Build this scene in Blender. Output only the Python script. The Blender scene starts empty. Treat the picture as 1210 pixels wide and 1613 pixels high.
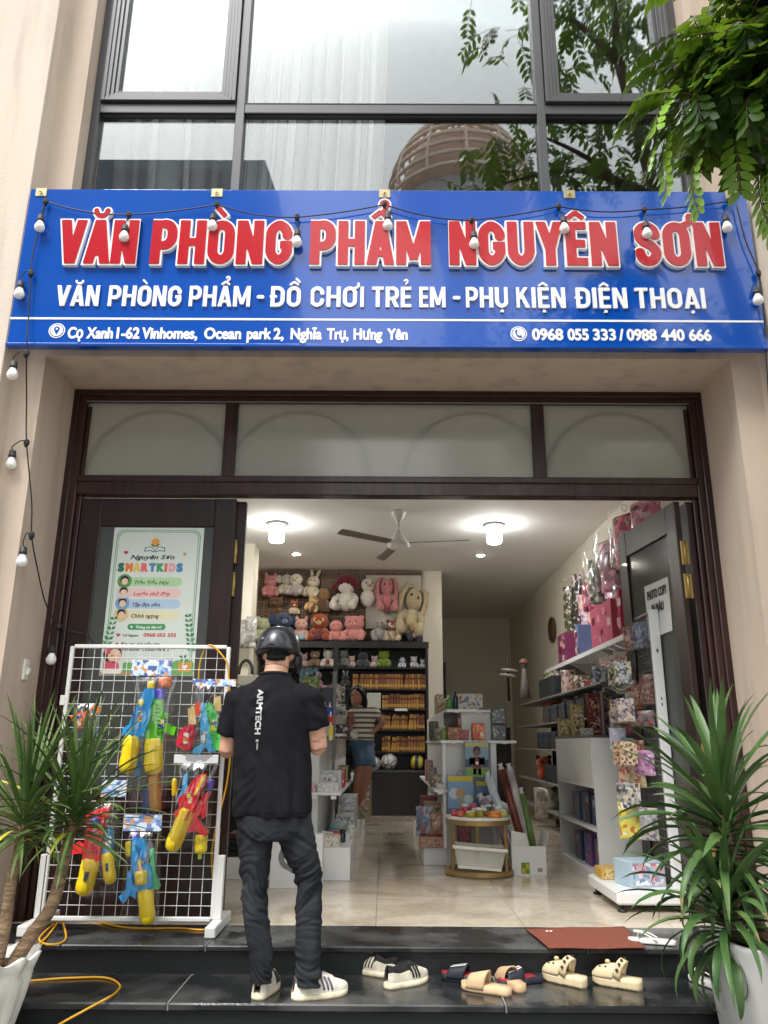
import bpy, bmesh, math, random
import numpy as np
from mathutils import Vector, Matrix, Euler, noise as mnoise
from mathutils.bvhtree import BVHTree

SC = bpy.context.scene
COL = SC.collection
rnd = random.Random(7)
PI = math.pi

# ------------------------------------------------------------------ camera
EYE = Vector((0, 0, 1.034))
PITCH, YAW, ROLL = math.radians(16.407), math.radians(.2088), math.radians(.3641)
F = 1240.09                       # focal length in photo pixels (1210 x 1613)
cd = bpy.data.cameras.new('camera')
cd.sensor_fit = 'VERTICAL'
cd.sensor_height = 24
cd.lens = F / 1613 * 24
cd.clip_start = .05
cd.clip_end = 500
cam = bpy.data.objects.new('camera', cd)
COL.objects.link(cam)
_fw = Vector((0, math.cos(PITCH), math.sin(PITCH)))
_up = Vector((0, -math.sin(PITCH), math.cos(PITCH)))
_rt = Vector((1, 0, 0))
_r2 = math.cos(ROLL) * _rt + math.sin(ROLL) * _up
_u2 = -math.sin(ROLL) * _rt + math.cos(ROLL) * _up
_Y = Matrix.Rotation(YAW, 3, 'Z')
RT, UP, FW = _Y @ _r2, _Y @ _u2, _Y @ _fw
cam.matrix_world = Matrix(((RT.x, UP.x, -FW.x, EYE.x), (RT.y, UP.y, -FW.y, EYE.y), (RT.z, UP.z, -FW.z, EYE.z), (0, 0, 0, 1)))
SC.camera = cam


def at(px, py, Y=None, Z=None, X=None):
    """a measured photo point at a known depth, height or side -> metres"""
    d = RT * ((px - 605) / F) + UP * ((806.5 - py) / F) + FW
    if Y is not None:
        t = Y / d.y
    elif Z is not None:
        t = (Z - EYE.z) / d.z
    else:
        t = X / d.x
    return EYE + d * t


# ------------------------------------------------------------------ sky, sun, exposure
SUN_EL, SUN_AZ = math.radians(58), math.radians(215)     # azimuth clockwise from +Y: behind left of the camera
world = bpy.data.worlds.new("World")
SC.world = world
world.use_nodes = True
wn = world.node_tree
bg = wn.nodes['Background']
sky = wn.nodes.new('ShaderNodeTexSky')
sky.sky_type = 'NISHITA'
sky.sun_disc = False
sky.sun_elevation = SUN_EL
sky.sun_rotation = SUN_AZ
sky.air_density = 1.0
sky.dust_density = 6.0
sky.ozone_density = 1.0
hs = wn.nodes.new('ShaderNodeHueSaturation')             # overcast: the sky is almost grey
hs.inputs['Saturation'].default_value = .16
hs.inputs['Value'].default_value = 1.0
wn.links.new(sky.outputs[0], hs.inputs['Color'])
ov = wn.nodes.new('ShaderNodeMixRGB')                     # cloud cover evens the sky out
ov.inputs[0].default_value = .72
ov.inputs[2].default_value = (5.6, 5.75, 5.8, 1)
wn.links.new(hs.outputs[0], ov.inputs[1])
wn.links.new(ov.outputs[0], bg.inputs[0])
bg.inputs[1].default_value = .15
sd = bpy.data.lights.new('sun', 'SUN')
sd.energy = 1.2
sd.angle = math.radians(25)
sd.color = (1, .96, .9)
sun = bpy.data.objects.new('sun', sd)
COL.objects.link(sun)
sdir = Vector((math.sin(SUN_AZ) * math.cos(SUN_EL), math.cos(SUN_AZ) * math.cos(SUN_EL), math.sin(SUN_EL)))
sun.rotation_euler = sdir.to_track_quat('Z', 'Y').to_euler()
SC.view_settings.view_transform = 'Standard'
SC.view_settings.look = 'None'
SC.view_settings.exposure = 1.4
SC.view_settings.gamma = 1
SC.cycles.max_bounces = 10
SC.cycles.diffuse_bounces = 7
SC.cycles.transparent_max_bounces = 24
SC.cycles.sample_clamp_indirect = 6


# ------------------------------------------------------------------ materials
def rgb(*c):
    """sRGB 0-255 -> linear"""
    return tuple(((v / 255) / 12.92 if v / 255 <= .04045 else ((v / 255 + .055) / 1.055) ** 2.4) for v in c)


def mat(name, col, rough=.5, var=.1, scale=6, metal=0, bump=0, bscale=60, coat=0, trans=0, ior=1.45, alpha=1, sheen=0,
        emit=0, col2=None, spec=.5, detail=4, stretch=(1, 1, 1), subsurf=0, rvar=0):
    m = bpy.data.materials.new(name)
    m.use_nodes = True
    n, l = m.node_tree.nodes, m.node_tree.links
    b = n['Principled BSDF']
    b.inputs['Roughness'].default_value = rough
    b.inputs['Metallic'].default_value = metal
    b.inputs['Coat Weight'].default_value = coat
    b.inputs['Transmission Weight'].default_value = trans
    b.inputs['IOR'].default_value = ior
    b.inputs['Alpha'].default_value = alpha
    b.inputs['Sheen Weight'].default_value = sheen
    b.inputs['Specular IOR Level'].default_value = spec
    if subsurf:
        b.inputs['Subsurface Weight'].default_value = subsurf
        b.inputs['Subsurface Radius'].default_value = (.02, .008, .004)
    c = tuple(col) + (1,)
    if var or col2 or bump or rvar:
        tc = n.new('ShaderNodeTexCoord')
        mp = n.new('ShaderNodeMapping')
        mp.inputs['Scale'].default_value = stretch
        l.new(tc.outputs['Object'], mp.inputs['Vector'])
    if var or col2:
        nz = n.new('ShaderNodeTexNoise')
        nz.inputs['Scale'].default_value = scale
        nz.inputs['Detail'].default_value = detail
        l.new(mp.outputs[0], nz.inputs['Vector'])
        rp = n.new('ShaderNodeValToRGB')
        rp.color_ramp.elements[0].position = .3
        rp.color_ramp.elements[1].position = .7
        lo = col2 if col2 else tuple(v * (1 - var) for v in col)
        hi = col if col2 else tuple(min(1, v * (1 + var)) for v in col)
        rp.color_ramp.elements[0].color = tuple(lo) + (1,)
        rp.color_ramp.elements[1].color = tuple(hi) + (1,)
        l.new(nz.outputs['Fac'], rp.inputs[0])
        l.new(rp.outputs[0], b.inputs['Base Color'])
        if rvar:
            mr = n.new('ShaderNodeMapRange')
            mr.inputs[3].default_value = max(0.02, rough - rvar)
            mr.inputs[4].default_value = min(1, rough + rvar)
            l.new(nz.outputs['Fac'], mr.inputs[0])
            l.new(mr.outputs[0], b.inputs['Roughness'])
    else:
        b.inputs['Base Color'].default_value = c
    if emit:
        b.inputs['Emission Color'].default_value = c
        b.inputs['Emission Strength'].default_value = emit
    if bump:
        n2 = n.new('ShaderNodeTexNoise')
        n2.inputs['Scale'].default_value = bscale
        n2.inputs['Detail'].default_value = 3
        l.new(mp.outputs[0], n2.inputs['Vector'])
        bp = n.new('ShaderNodeBump')
        bp.inputs['Strength'].default_value = bump
        bp.inputs['Distance'].default_value = .02
        l.new(n2.outputs['Fac'], bp.inputs['Height'])
        l.new(bp.outputs[0], b.inputs['Normal'])
    return m


_cols = {}


def cm(r, g, b, rough=.5, **k):
    """a plain coloured material by sRGB, cached"""
    key = (r, g, b, rough, tuple(sorted(k.items())))
    if key not in _cols:
        k.setdefault('var', .06)
        _cols[key] = mat('paint', rgb(r, g, b), rough, **k)
    return _cols[key]


def glassmat(name, tint=(1, 1, 1), refl=.3, rough=.0, gcol=(1, 1, 1)):
    """flat sheet glass: clear view mixed with a mirror coating"""
    m = bpy.data.materials.new(name)
    m.use_nodes = True
    n, l = m.node_tree.nodes, m.node_tree.links
    out = n['Material Output']
    n.remove(n['Principled BSDF'])
    t = n.new('ShaderNodeBsdfTransparent')
    t.inputs[0].default_value = tuple(tint) + (1,)
    g = n.new('ShaderNodeBsdfGlossy')
    g.inputs['Color'].default_value = tuple(gcol) + (1,)
    g.inputs['Roughness'].default_value = rough
    mx = n.new('ShaderNodeMixShader')
    lw = n.new('ShaderNodeLayerWeight')
    lw.inputs[0].default_value = .25
    mr = n.new('ShaderNodeMapRange')
    mr.inputs[3].default_value = refl
    mr.inputs[4].default_value = min(1, refl + .6)
    l.new(lw.outputs['Fresnel'], mr.inputs[0])
    l.new(mr.outputs[0], mx.inputs[0])
    l.new(t.outputs[0], mx.inputs[1])
    l.new(g.outputs[0], mx.inputs[2])
    l.new(mx.outputs[0], out.inputs[0])
    return m


def printmat(cols, seed=0, scale=14, rough=.3):
    """busy colour print as on packaging: warped cells in a few inks"""
    m = bpy.data.materials.new('printed_card')
    m.use_nodes = True
    n, l = m.node_tree.nodes, m.node_tree.links
    b = n['Principled BSDF']
    b.inputs['Roughness'].default_value = rough
    b.inputs['Coat Weight'].default_value = .3
    tc, mp, nz, ad, vo, sp, rp = (n.new('ShaderNode' + k) for k in ('TexCoord', 'Mapping', 'TexNoise', 'VectorMath', 'TexVoronoi', 'SeparateColor', 'ValToRGB'))
    mp.inputs['Location'].default_value = (seed * 3.7, seed * 1.3, seed * 2.1)
    nz.inputs['Scale'].default_value = scale * .8
    nz.inputs['Detail'].default_value = 3
    ad.operation = 'MULTIPLY_ADD'
    ad.inputs[1].default_value = (.02, .02, .02)
    vo.inputs['Scale'].default_value = scale * 2
    vo.distance = 'CHEBYCHEV'
    l.new(tc.outputs['Object'], mp.inputs[0])
    l.new(mp.outputs[0], nz.inputs['Vector'])
    l.new(nz.outputs['Color'], ad.inputs[0])
    l.new(mp.outputs[0], ad.inputs[2])
    l.new(ad.outputs[0], vo.inputs['Vector'])
    l.new(vo.outputs['Color'], sp.inputs[0])
    l.new(sp.outputs[0], rp.inputs[0])
    e = rp.color_ramp.elements
    rp.color_ramp.interpolation = 'CONSTANT'
    while len(e) < len(cols):
        e.new(.5)
    for k, c in enumerate(cols):
        e[k].position = k / len(cols)
        e[k].color = rgb(*c) + (1,)
    l.new(rp.outputs[0], b.inputs['Base Color'])
    return m


# ------------------------------------------------------------------ mesh collecting
def RX(a): return Matrix.Rotation(a, 4, 'X')
def RY(a): return Matrix.Rotation(a, 4, 'Y')
def RZ(a): return Matrix.Rotation(a, 4, 'Z')
def TR(*v): return Matrix.Translation(Vector(v[0] if len(v) == 1 else v))
def SCL(x, y, z): return Matrix.Diagonal((x, y, z, 1))


def frame_to(d, upv=Vector((0, 0, 1))):
    """rotation whose Z axis points along d"""
    d = Vector(d).normalized()
    a = upv.cross(d)
    if a.length < 1e-4:
        a = Vector((1, 0, 0)).cross(d)
    a.normalize()
    b = d.cross(a)
    return Matrix(((a.x, b.x, d.x, 0), (a.y, b.y, d.y, 0), (a.z, b.z, d.z, 0), (0, 0, 0, 1)))


class MB:
    def __init__(s):
        s.V, s.Fc, s.M, s.S = [], [], [], []

    def add(s, V, Fs, m=0, sm=False, T=None):
        o = len(s.V)
        if T is not None:
            V = [T @ Vector(v) for v in V]
        s.V += [tuple(v) for v in V]
        for f in Fs:
            s.Fc.append(tuple(i + o for i in f))
            s.M.append(m)
            s.S.append(sm)
        return s

    def box(s, c, d, R=None, bev=0, m=0):
        x, y, z = (v / 2 for v in d)
        T = TR(c) @ R if R is not None else TR(c)
        if bev <= 0:
            V = [(a * x, b * y, e * z) for a in (-1, 1) for b in (-1, 1) for e in (-1, 1)]
            return s.add(V, [(0, 1, 3, 2), (4, 6, 7, 5), (0, 4, 5, 1), (2, 3, 7, 6), (0, 2, 6, 4), (1, 5, 7, 3)], m, False, T)
        b_ = min(bev, x * .95, y * .95, z * .95)
        V, idx = [], {}
        for a in (-1, 1):
            for b in (-1, 1):
                for e in (-1, 1):
                    for k, p in enumerate(((x, y - b_, z - b_), (x - b_, y, z - b_), (x - b_, y - b_, z))):
                        idx[(a, b, e, k)] = len(V)
                        V.append((a * p[0], b * p[1], e * p[2]))
        Fs = []
        for q in (-1, 1):
            Fs.append([idx[(q, b, e, 0)] for b, e in ((-1, -1), (1, -1), (1, 1), (-1, 1))][::q])
            Fs.append([idx[(a, q, e, 1)] for a, e in ((-1, -1), (-1, 1), (1, 1), (1, -1))][::q])
            Fs.append([idx[(a, b, q, 2)] for a, b in ((-1, -1), (1, -1), (1, 1), (-1, 1))][::q])
        for p in (-1, 1):
            for q in (-1, 1):
                Fs.append([idx[(-1, p, q, 1)], idx[(1, p, q, 1)], idx[(1, p, q, 2)], idx[(-1, p, q, 2)]])
                Fs.append([idx[(p, -1, q, 0)], idx[(p, 1, q, 0)], idx[(p, 1, q, 2)], idx[(p, -1, q, 2)]])
                Fs.append([idx[(p, q, -1, 0)], idx[(p, q, 1, 0)], idx[(p, q, 1, 1)], idx[(p, q, -1, 1)]])
        for a in (-1, 1):
            for b in (-1, 1):
                for e in (-1, 1):
                    Fs.append([idx[(a, b, e, k)] for k in range(3)])
        return s.add(V, Fs, m, False, T)

    def bb(s, x0, x1, y0, y1, z0, z1, bev=0, m=0):
        return s.box(((x0 + x1) / 2, (y0 + y1) / 2, (z0 + z1) / 2), (abs(x1 - x0), abs(y1 - y0), abs(z1 - z0)), None, bev, m)

    def tube(s, pts, r, seg=8, m=0, cap=True, sm=True, flat=1, closed=False):
        pts = [Vector(p) for p in pts]
        n = len(pts)
        rs = list(r) if hasattr(r, '__len__') else [r] * n
        V, Fs = [], []
        t0 = (pts[1] - pts[0]).normalized()
        a = t0.orthogonal().normalized()
        for i, p in enumerate(pts):
            if closed:
                t = (pts[(i + 1) % n] - pts[i - 1]).normalized()
            else:
                t = (pts[min(i + 1, n - 1)] - pts[max(i - 1, 0)]).normalized()
            a = (a - t * a.dot(t))
            if a.length < 1e-6:
                a = t.orthogonal()
            a.normalize()
            b = t.cross(a)
            for k in range(seg):
                w = 2 * PI * k / seg
                V.append(p + (a * math.cos(w) + b * math.sin(w) * flat) * rs[i])
        for i in range(n if closed else n - 1):
            j = (i + 1) % n
            for k in range(seg):
                q = (k + 1) % seg
                Fs.append((i * seg + k, i * seg + q, j * seg + q, j * seg + k))
        if cap and not closed:
            Fs.append(tuple(range(seg))[::-1])
            Fs.append(tuple((n - 1) * seg + k for k in range(seg)))
        return s.add(V, Fs, m, sm)

    def lathe(s, prof, T=None, seg=16, m=0, sm=True, fl=None, cap=True):
        """profile of (r, z); fl(angle, r, z) -> r may flute it"""
        V, Fs = [], []
        n = len(prof)
        for r, z in prof:
            for k in range(seg):
                w = 2 * PI * k / seg
                rr = fl(w, r, z) if fl else r
                V.append((rr * math.cos(w), rr * math.sin(w), z))
        for i in range(n - 1):
            for k in range(seg):
                q = (k + 1) % seg
                Fs.append((i * seg + k, i * seg + q, (i + 1) * seg + q, (i + 1) * seg + k))
        if cap:
            if prof[0][0] > 1e-4:
                Fs.append(tuple(range(seg))[::-1])
            if prof[-1][0] > 1e-4:
                Fs.append(tuple((n - 1) * seg + k for k in range(seg)))
        return s.add(V, Fs, m, sm, T)

    def cyl(s, p0, p1, r, seg=12, m=0, r2=None):
        return s.tube([p0, p1], [r, r if r2 is None else r2], seg, m, True, seg > 6)

    def ell(s, c, r, R=None, seg=12, rings=8, m=0):
        if not hasattr(r, '__len__'):
            r = (r, r, r)
        T = TR(c) @ (R if R is not None else Matrix.Identity(4)) @ SCL(*r)
        pr = [(math.sin(PI * i / rings), -math.cos(PI * i / rings)) for i in range(rings + 1)]
        pr[0], pr[-1] = (1e-5, -1), (1e-5, 1)
        return s.lathe(pr, T, seg, m, True, None, False)

    def poly(s, pts, d, T=None, m=0, m2=None):
        """outline in the XZ plane (x, z), extruded from y=0 to y=d"""
        n = len(pts)
        V = [(x, 0, z) for x, z in pts] + [(x, d, z) for x, z in pts]
        s.add(V, [tuple(range(n)), tuple(range(n, 2 * n))[::-1]], m, False, T)
        return s.add(V, [(i, (i + 1) % n, n + (i + 1) % n, n + i) for i in range(n)], m if m2 is None else m2, False, T)

    def grid(s, fn, nu, nv, m=0, sm=True, T=None):
        V = [fn(i / nu, j / nv) for j in range(nv + 1) for i in range(nu + 1)]
        w = nu + 1
        return s.add(V, [(j * w + i, j * w + i + 1, (j + 1) * w + i + 1, (j + 1) * w + i) for j in range(nv) for i in range(nu)], m, sm, T)

    def mesh(s, name, mats, off=Vector()):
        me = bpy.data.meshes.new(name)
        me.from_pydata([(v[0] - off.x, v[1] - off.y, v[2] - off.z) for v in s.V], [], s.Fc)
        for m in mats:
            me.materials.append(m)
        me.polygons.foreach_set('material_index', s.M)
        me.polygons.foreach_set('use_smooth', s.S)
        me.validate()
        bm = bmesh.new()
        bm.from_mesh(me)
        bmesh.ops.recalc_face_normals(bm, faces=bm.faces)
        bm.to_mesh(me)
        bm.free()
        return me

    def build(s, name, mats, parent=None, off=None, fix=None):
        if not isinstance(mats, (list, tuple)):
            mats = [mats]
        o_ = Vector(off) if off is not None else Vector()
        p = parent
        while p is not None:
            o_ = o_ + p.location
            p = p.parent
        me = s.mesh(name, mats, o_)
        return link(name, me, parent, off)


def link(name, me, parent=None, off=None):
    o = bpy.data.objects.new(name, me)
    COL.objects.link(o)
    if parent is not None:
        o.parent = parent
    if off is not None:
        o.location = off
    return o


def tag(o, label=None, cat=None, group=None, kind=None):
    if label:
        o['label'] = label
    if cat:
        o['category'] = cat
    if group:
        o['group'] = group
    if kind:
        o['kind'] = kind
    return o


def thing(name, label, cat, loc=(0, 0, 0), group=None):
    o = bpy.data.objects.new(name, None)
    o.empty_display_size = .1
    COL.objects.link(o)
    o.location = loc
    return tag(o, label, cat, group)


def dup(root, loc, rot=None, label=None, group=None):
    r = root.copy()
    COL.objects.link(r)
    r.location = loc
    if rot is not None:
        r.rotation_euler = rot
    tag(r, label, None, group)
    for ch in list(root.children):
        c = ch.copy()
        COL.objects.link(c)
        c.parent = r
        for g in list(ch.children):
            d = g.copy()
            COL.objects.link(d)
            d.parent = c
    return r


def struct(name, mb, m):
    o = mb.build(name, m)
    o['kind'] = 'structure'
    return o


def bez(pts, n=8):
    """smooth Catmull-Rom line through points"""
    P = [Vector(p) for p in pts]
    out = []
    for i in range(len(P) - 1):
        a, b, c, d = P[max(i - 1, 0)], P[i], P[i + 1], P[min(i + 2, len(P) - 1)]
        for k in range(n):
            t = k / n
            out.append(.5 * ((2 * b) + (c - a) * t + (2 * a - 5 * b + 4 * c - d) * t * t + (3 * b - a - 3 * c + d) * t ** 3))
    out.append(P[-1])
    return out


def melt(mb, voxel, smooth=6, disp=None):
    """fuse overlapping shapes into one continuous skin"""
    me = mb.mesh('melt', [])
    o = bpy.data.objects.new('melt', me)
    COL.objects.link(o)
    r = o.modifiers.new('r', 'REMESH')
    r.mode = 'VOXEL'
    r.voxel_size = voxel
    r.use_smooth_shade = True
    if smooth:
        q = o.modifiers.new('s', 'SMOOTH')
        q.factor = .5
        q.iterations = smooth
    dg = bpy.context.evaluated_depsgraph_get()
    dg.update()
    out = bpy.data.meshes.new_from_object(o.evaluated_get(dg))
    bpy.data.objects.remove(o)
    bpy.data.meshes.remove(me)
    if disp:
        out.calc_loop_triangles()
        nr = [v.normal.copy() for v in out.vertices]
        for v, n in zip(out.vertices, nr):
            v.co += disp(v.co, n)
    for p in out.polygons:
        p.use_smooth = True
    return out


def skin_part(name, me, m, parent):
    """a melted mesh, given in world metres, as a part"""
    o_ = Vector()
    p = parent
    while p is not None:
        o_ = o_ + p.location
        p = p.parent
    me.transform(TR(-o_))
    me.materials.clear()
    for k in (m if isinstance(m, (list, tuple)) else [m]):
        me.materials.append(k)
    return link(name, me, parent)


# ------------------------------------------------------------------ lettering
def font_tris(s, shear=0.):
    c = bpy.data.curves.new('t', 'FONT')
    c.body = s
    c.size = 1
    c.shear = shear
    c.resolution_u = 5
    o = bpy.data.objects.new('t', c)
    COL.objects.link(o)
    dg = bpy.context.evaluated_depsgraph_get()
    dg.update()
    me = bpy.data.meshes.new_from_object(o.evaluated_get(dg))
    bpy.data.objects.remove(o)
    bpy.data.curves.remove(c)
    return me


def iso_mesh(phi, x0, z0, h, iso, y0, y1, T, mb, m=0, mside=None):
    """solid letters: the region phi < iso, extruded from y0 (front) to y1"""
    G = phi - iso
    ny, nx = G.shape
    vid, V, Fs, Es = {}, [], [], []

    def vert(key, x, z):
        if key not in vid:
            vid[key] = len(V)
            V.append((x0 + x * h, z0 + z * h))
        return vid[key]

    ins = G < 0
    act = np.zeros_like(ins)[:-1, :-1]
    for a in (0, 1):
        for b in (0, 1):
            act |= ins[a:ny - 1 + a, b:nx - 1 + b]
    full = ins[:-1, :-1] & ins[1:, :-1] & ins[:-1, 1:] & ins[1:, 1:]
    for j in range(ny - 1):
        row = act[j]
        if not row.any():
            continue
        i = 0
        idx = np.nonzero(row)[0]
        k = 0
        while k < len(idx):
            i = idx[k]
            if full[j, i]:
                e = i
                while e + 1 < nx - 1 and full[j, e + 1]:
                    e += 1
                ring = [vert((0, i + q, j), i + q, j) for q in range(0, e - i + 2)]
                top = [vert((0, i + q, j + 1), i + q, j + 1) for q in range(0, e - i + 2)]
                Fs.append(tuple(ring + top[::-1]))
                while k < len(idx) and idx[k] <= e:
                    k += 1
                continue
            k += 1
            c = [(i, j), (i + 1, j), (i + 1, j + 1), (i, j + 1)]
            g = [G[q[1], q[0]] for q in c]
            poly, cr = [], []
            for q in range(4):
                p0, p1, g0, g1 = c[q], c[(q + 1) % 4], g[q], g[(q + 1) % 4]
                if g0 < 0:
                    poly.append(vert((0,) + p0, *p0))
                if (g0 < 0) != (g1 < 0):
                    t = g0 / (g0 - g1)
                    key = (1,) + min(p0, p1) + max(p0, p1)
                    v = vert(key, p0[0] + (p1[0] - p0[0]) * t, p0[1] + (p1[1] - p0[1]) * t)
                    poly.append(v)
                    cr.append((v, g0 < 0))
            if len(poly) >= 3:
                Fs.append(tuple(poly))
                if len(cr) == 2:
                    Es.append((cr[0][0], cr[1][0]))
    n = len(V)
    mb.add([(x, y0, z) for x, z in V], Fs, m, False, T)
    if y1 is not None and abs(y1 - y0) > 1e-6:
        VV = [(x, y0, z) for x, z in V] + [(x, y1, z) for x, z in V]
        mb.add(VV, [(a, b, b + n, a + n) for a, b in Es], m if mside is None else mside, False, T)


def seg_field(segs, h, pad):
    """signed distance to straight-edged outlines given as filled triangles' boundary is not needed: segs = (A, B, half, kind)"""
    pts = np.array([s[q] for s in segs for q in (0, 1)])
    x0, z0 = pts.min(0) - pad
    x1, z1 = pts.max(0) + pad
    nx, nz = int((x1 - x0) / h) + 2, int((z1 - z0) / h) + 2
    phi = np.full((nz, nx), 9., np.float32)
    for A, B, hw, kind, clip in segs:
        A, B = np.array(A), np.array(B)
        r = hw + pad
        i0, i1 = int((min(A[0], B[0]) - r - x0) / h), int((max(A[0], B[0]) + r - x0) / h) + 2
        j0, j1 = int((min(A[1], B[1]) - r - z0) / h), int((max(A[1], B[1]) + r - z0) / h) + 2
        i0, j0, i1, j1 = max(i0, 0), max(j0, 0), min(i1, nx), min(j1, nz)
        X, Z = np.meshgrid(x0 + np.arange(i0, i1) * h, z0 + np.arange(j0, j1) * h)
        d = B - A
        L = np.hypot(*d)
        d = d / max(L, 1e-9)
        u = (X - A[0]) * d[0] + (Z - A[1]) * d[1]
        v = np.abs((X - A[0]) * -d[1] + (Z - A[1]) * d[0])
        if L < 1e-6:
            u, v = X - A[0], Z - A[1]
        if kind == 'b':
            dd = np.maximum(np.abs(u - L / 2) - L / 2, v - hw)
            if clip is not None:
                dd = np.maximum(dd, np.maximum(clip[0] - Z, Z - clip[1]))
        else:
            uu = np.clip(u, 0, L)
            dd = np.hypot(u - uu, v) - hw
        phi[j0:j1, i0:i1] = np.minimum(phi[j0:j1, i0:i1], dd)
    return phi, x0, z0


def font_field(s, h, pad, xs=1., shear=0.):
    me = font_tris(s, shear)
    V = np.array([v.co[:2] for v in me.vertices]) * np.array([xs, 1.])
    cnt = {}
    me.calc_loop_triangles()
    tris = [tuple(t.vertices) for t in me.loop_triangles]
    # weld by position so that only true outlines stay
    key, rem = {}, []
    for i, p in enumerate(V):
        k = (round(p[0], 5), round(p[1], 5))
        rem.append(key.setdefault(k, i))
    for t in tris:
        t = [rem[i] for i in t]
        for q in range(3):
            e = tuple(sorted((t[q], t[(q + 1) % 3])))
            cnt[e] = cnt.get(e, 0) + 1
    edges = [e for e, c in cnt.items() if c == 1]
    x0, z0 = V.min(0) - pad
    x1, z1 = V.max(0) + pad
    nx, nz = int((x1 - x0) / h) + 2, int((z1 - z0) / h) + 2
    dist = np.full((nz, nx), pad * 1.2, np.float32)
    ins = np.zeros((nz, nx), bool)
    for t in tris:
        a, b, c = V[t[0]], V[t[1]], V[t[2]]
        lo, hi = np.minimum(np.minimum(a, b), c), np.maximum(np.maximum(a, b), c)
        i0, i1 = int((lo[0] - x0) / h), int((hi[0] - x0) / h) + 2
        j0, j1 = int((lo[1] - z0) / h), int((hi[1] - z0) / h) + 2
        X, Z = np.meshgrid(x0 + np.arange(i0, i1) * h, z0 + np.arange(j0, j1) * h)
        f1 = (b[0] - a[0]) * (Z - a[1]) - (b[1] - a[1]) * (X - a[0])
        f2 = (c[0] - b[0]) * (Z - b[1]) - (c[1] - b[1]) * (X - b[0])
        f3 = (a[0] - c[0]) * (Z - c[1]) - (a[1] - c[1]) * (X - c[0])
        ins[j0:j1, i0:i1] |= ((f1 >= 0) & (f2 >= 0) & (f3 >= 0)) | ((f1 <= 0) & (f2 <= 0) & (f3 <= 0))
    for e in edges:
        A, B = V[e[0]], V[e[1]]
        i0, i1 = int((min(A[0], B[0]) - pad - x0) / h), int((max(A[0], B[0]) + pad - x0) / h) + 2
        j0, j1 = int((min(A[1], B[1]) - pad - z0) / h), int((max(A[1], B[1]) + pad - z0) / h) + 2
        i0, j0, i1, j1 = max(i0, 0), max(j0, 0), min(i1, nx), min(j1, nz)
        X, Z = np.meshgrid(x0 + np.arange(i0, i1) * h, z0 + np.arange(j0, j1) * h)
        d = B - A
        L2 = max(d @ d, 1e-12)
        t = np.clip(((X - A[0]) * d[0] + (Z - A[1]) * d[1]) / L2, 0, 1)
        dd = np.hypot(X - A[0] - d[0] * t, Z - A[1] - d[1] * t)
        dist[j0:j1, i0:i1] = np.minimum(dist[j0:j1, i0:i1], dd)
    bpy.data.meshes.remove(me)
    return np.where(ins, -dist, dist), x0, z0, V.min(0)[0], V.max(0)[0]


def write(mb, s, x0, x1, zb, cap, y, T, bold=.0, depth=0., m=0, shear=0., res=None, fit=True):
    """text s in Bfont from x0 to x1 on baseline zb, capital height cap (bold in units of cap); written into mb in T's XZ plane"""
    size = cap / .70
    xs = 1.
    if fit:
        me = font_tris(s, shear)
        xx = [v.co[0] for v in me.vertices]
        bpy.data.meshes.remove(me)
        xs = (x1 - x0) / ((max(xx) - min(xx) + 2 * bold * .7) * size)
    h = res or .035
    pad = max(bold * .7, 0) + 2.5 * h
    phi, gx, gz, a, b = font_field(s, h, pad, xs, shear)
    T2 = T @ TR(x0 - (a - bold * .7) * size, 0, zb) @ SCL(size, 1, size)
    iso_mesh(phi, gx, gz, h, bold * .7, y, y + depth if depth else None, T2, mb, m)


# heavy condensed capitals for the shop sign, drawn as strokes in a unit box
def _rr(w, h0, h1, r, n=6):
    """rounded rectangle centre line, counter-clockwise from right side"""
    P = []
    for cx, cz, a0 in ((w - r, h1 - r, 0), (r, h1 - r, 90), (r, h0 + r, 180), (w - r, h0 + r, 270)):
        for k in range(n + 1):
            a = math.radians(a0 + 90 * k / n)
            P.append((cx + r * math.cos(a), cz + r * math.sin(a)))
    return P


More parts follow.
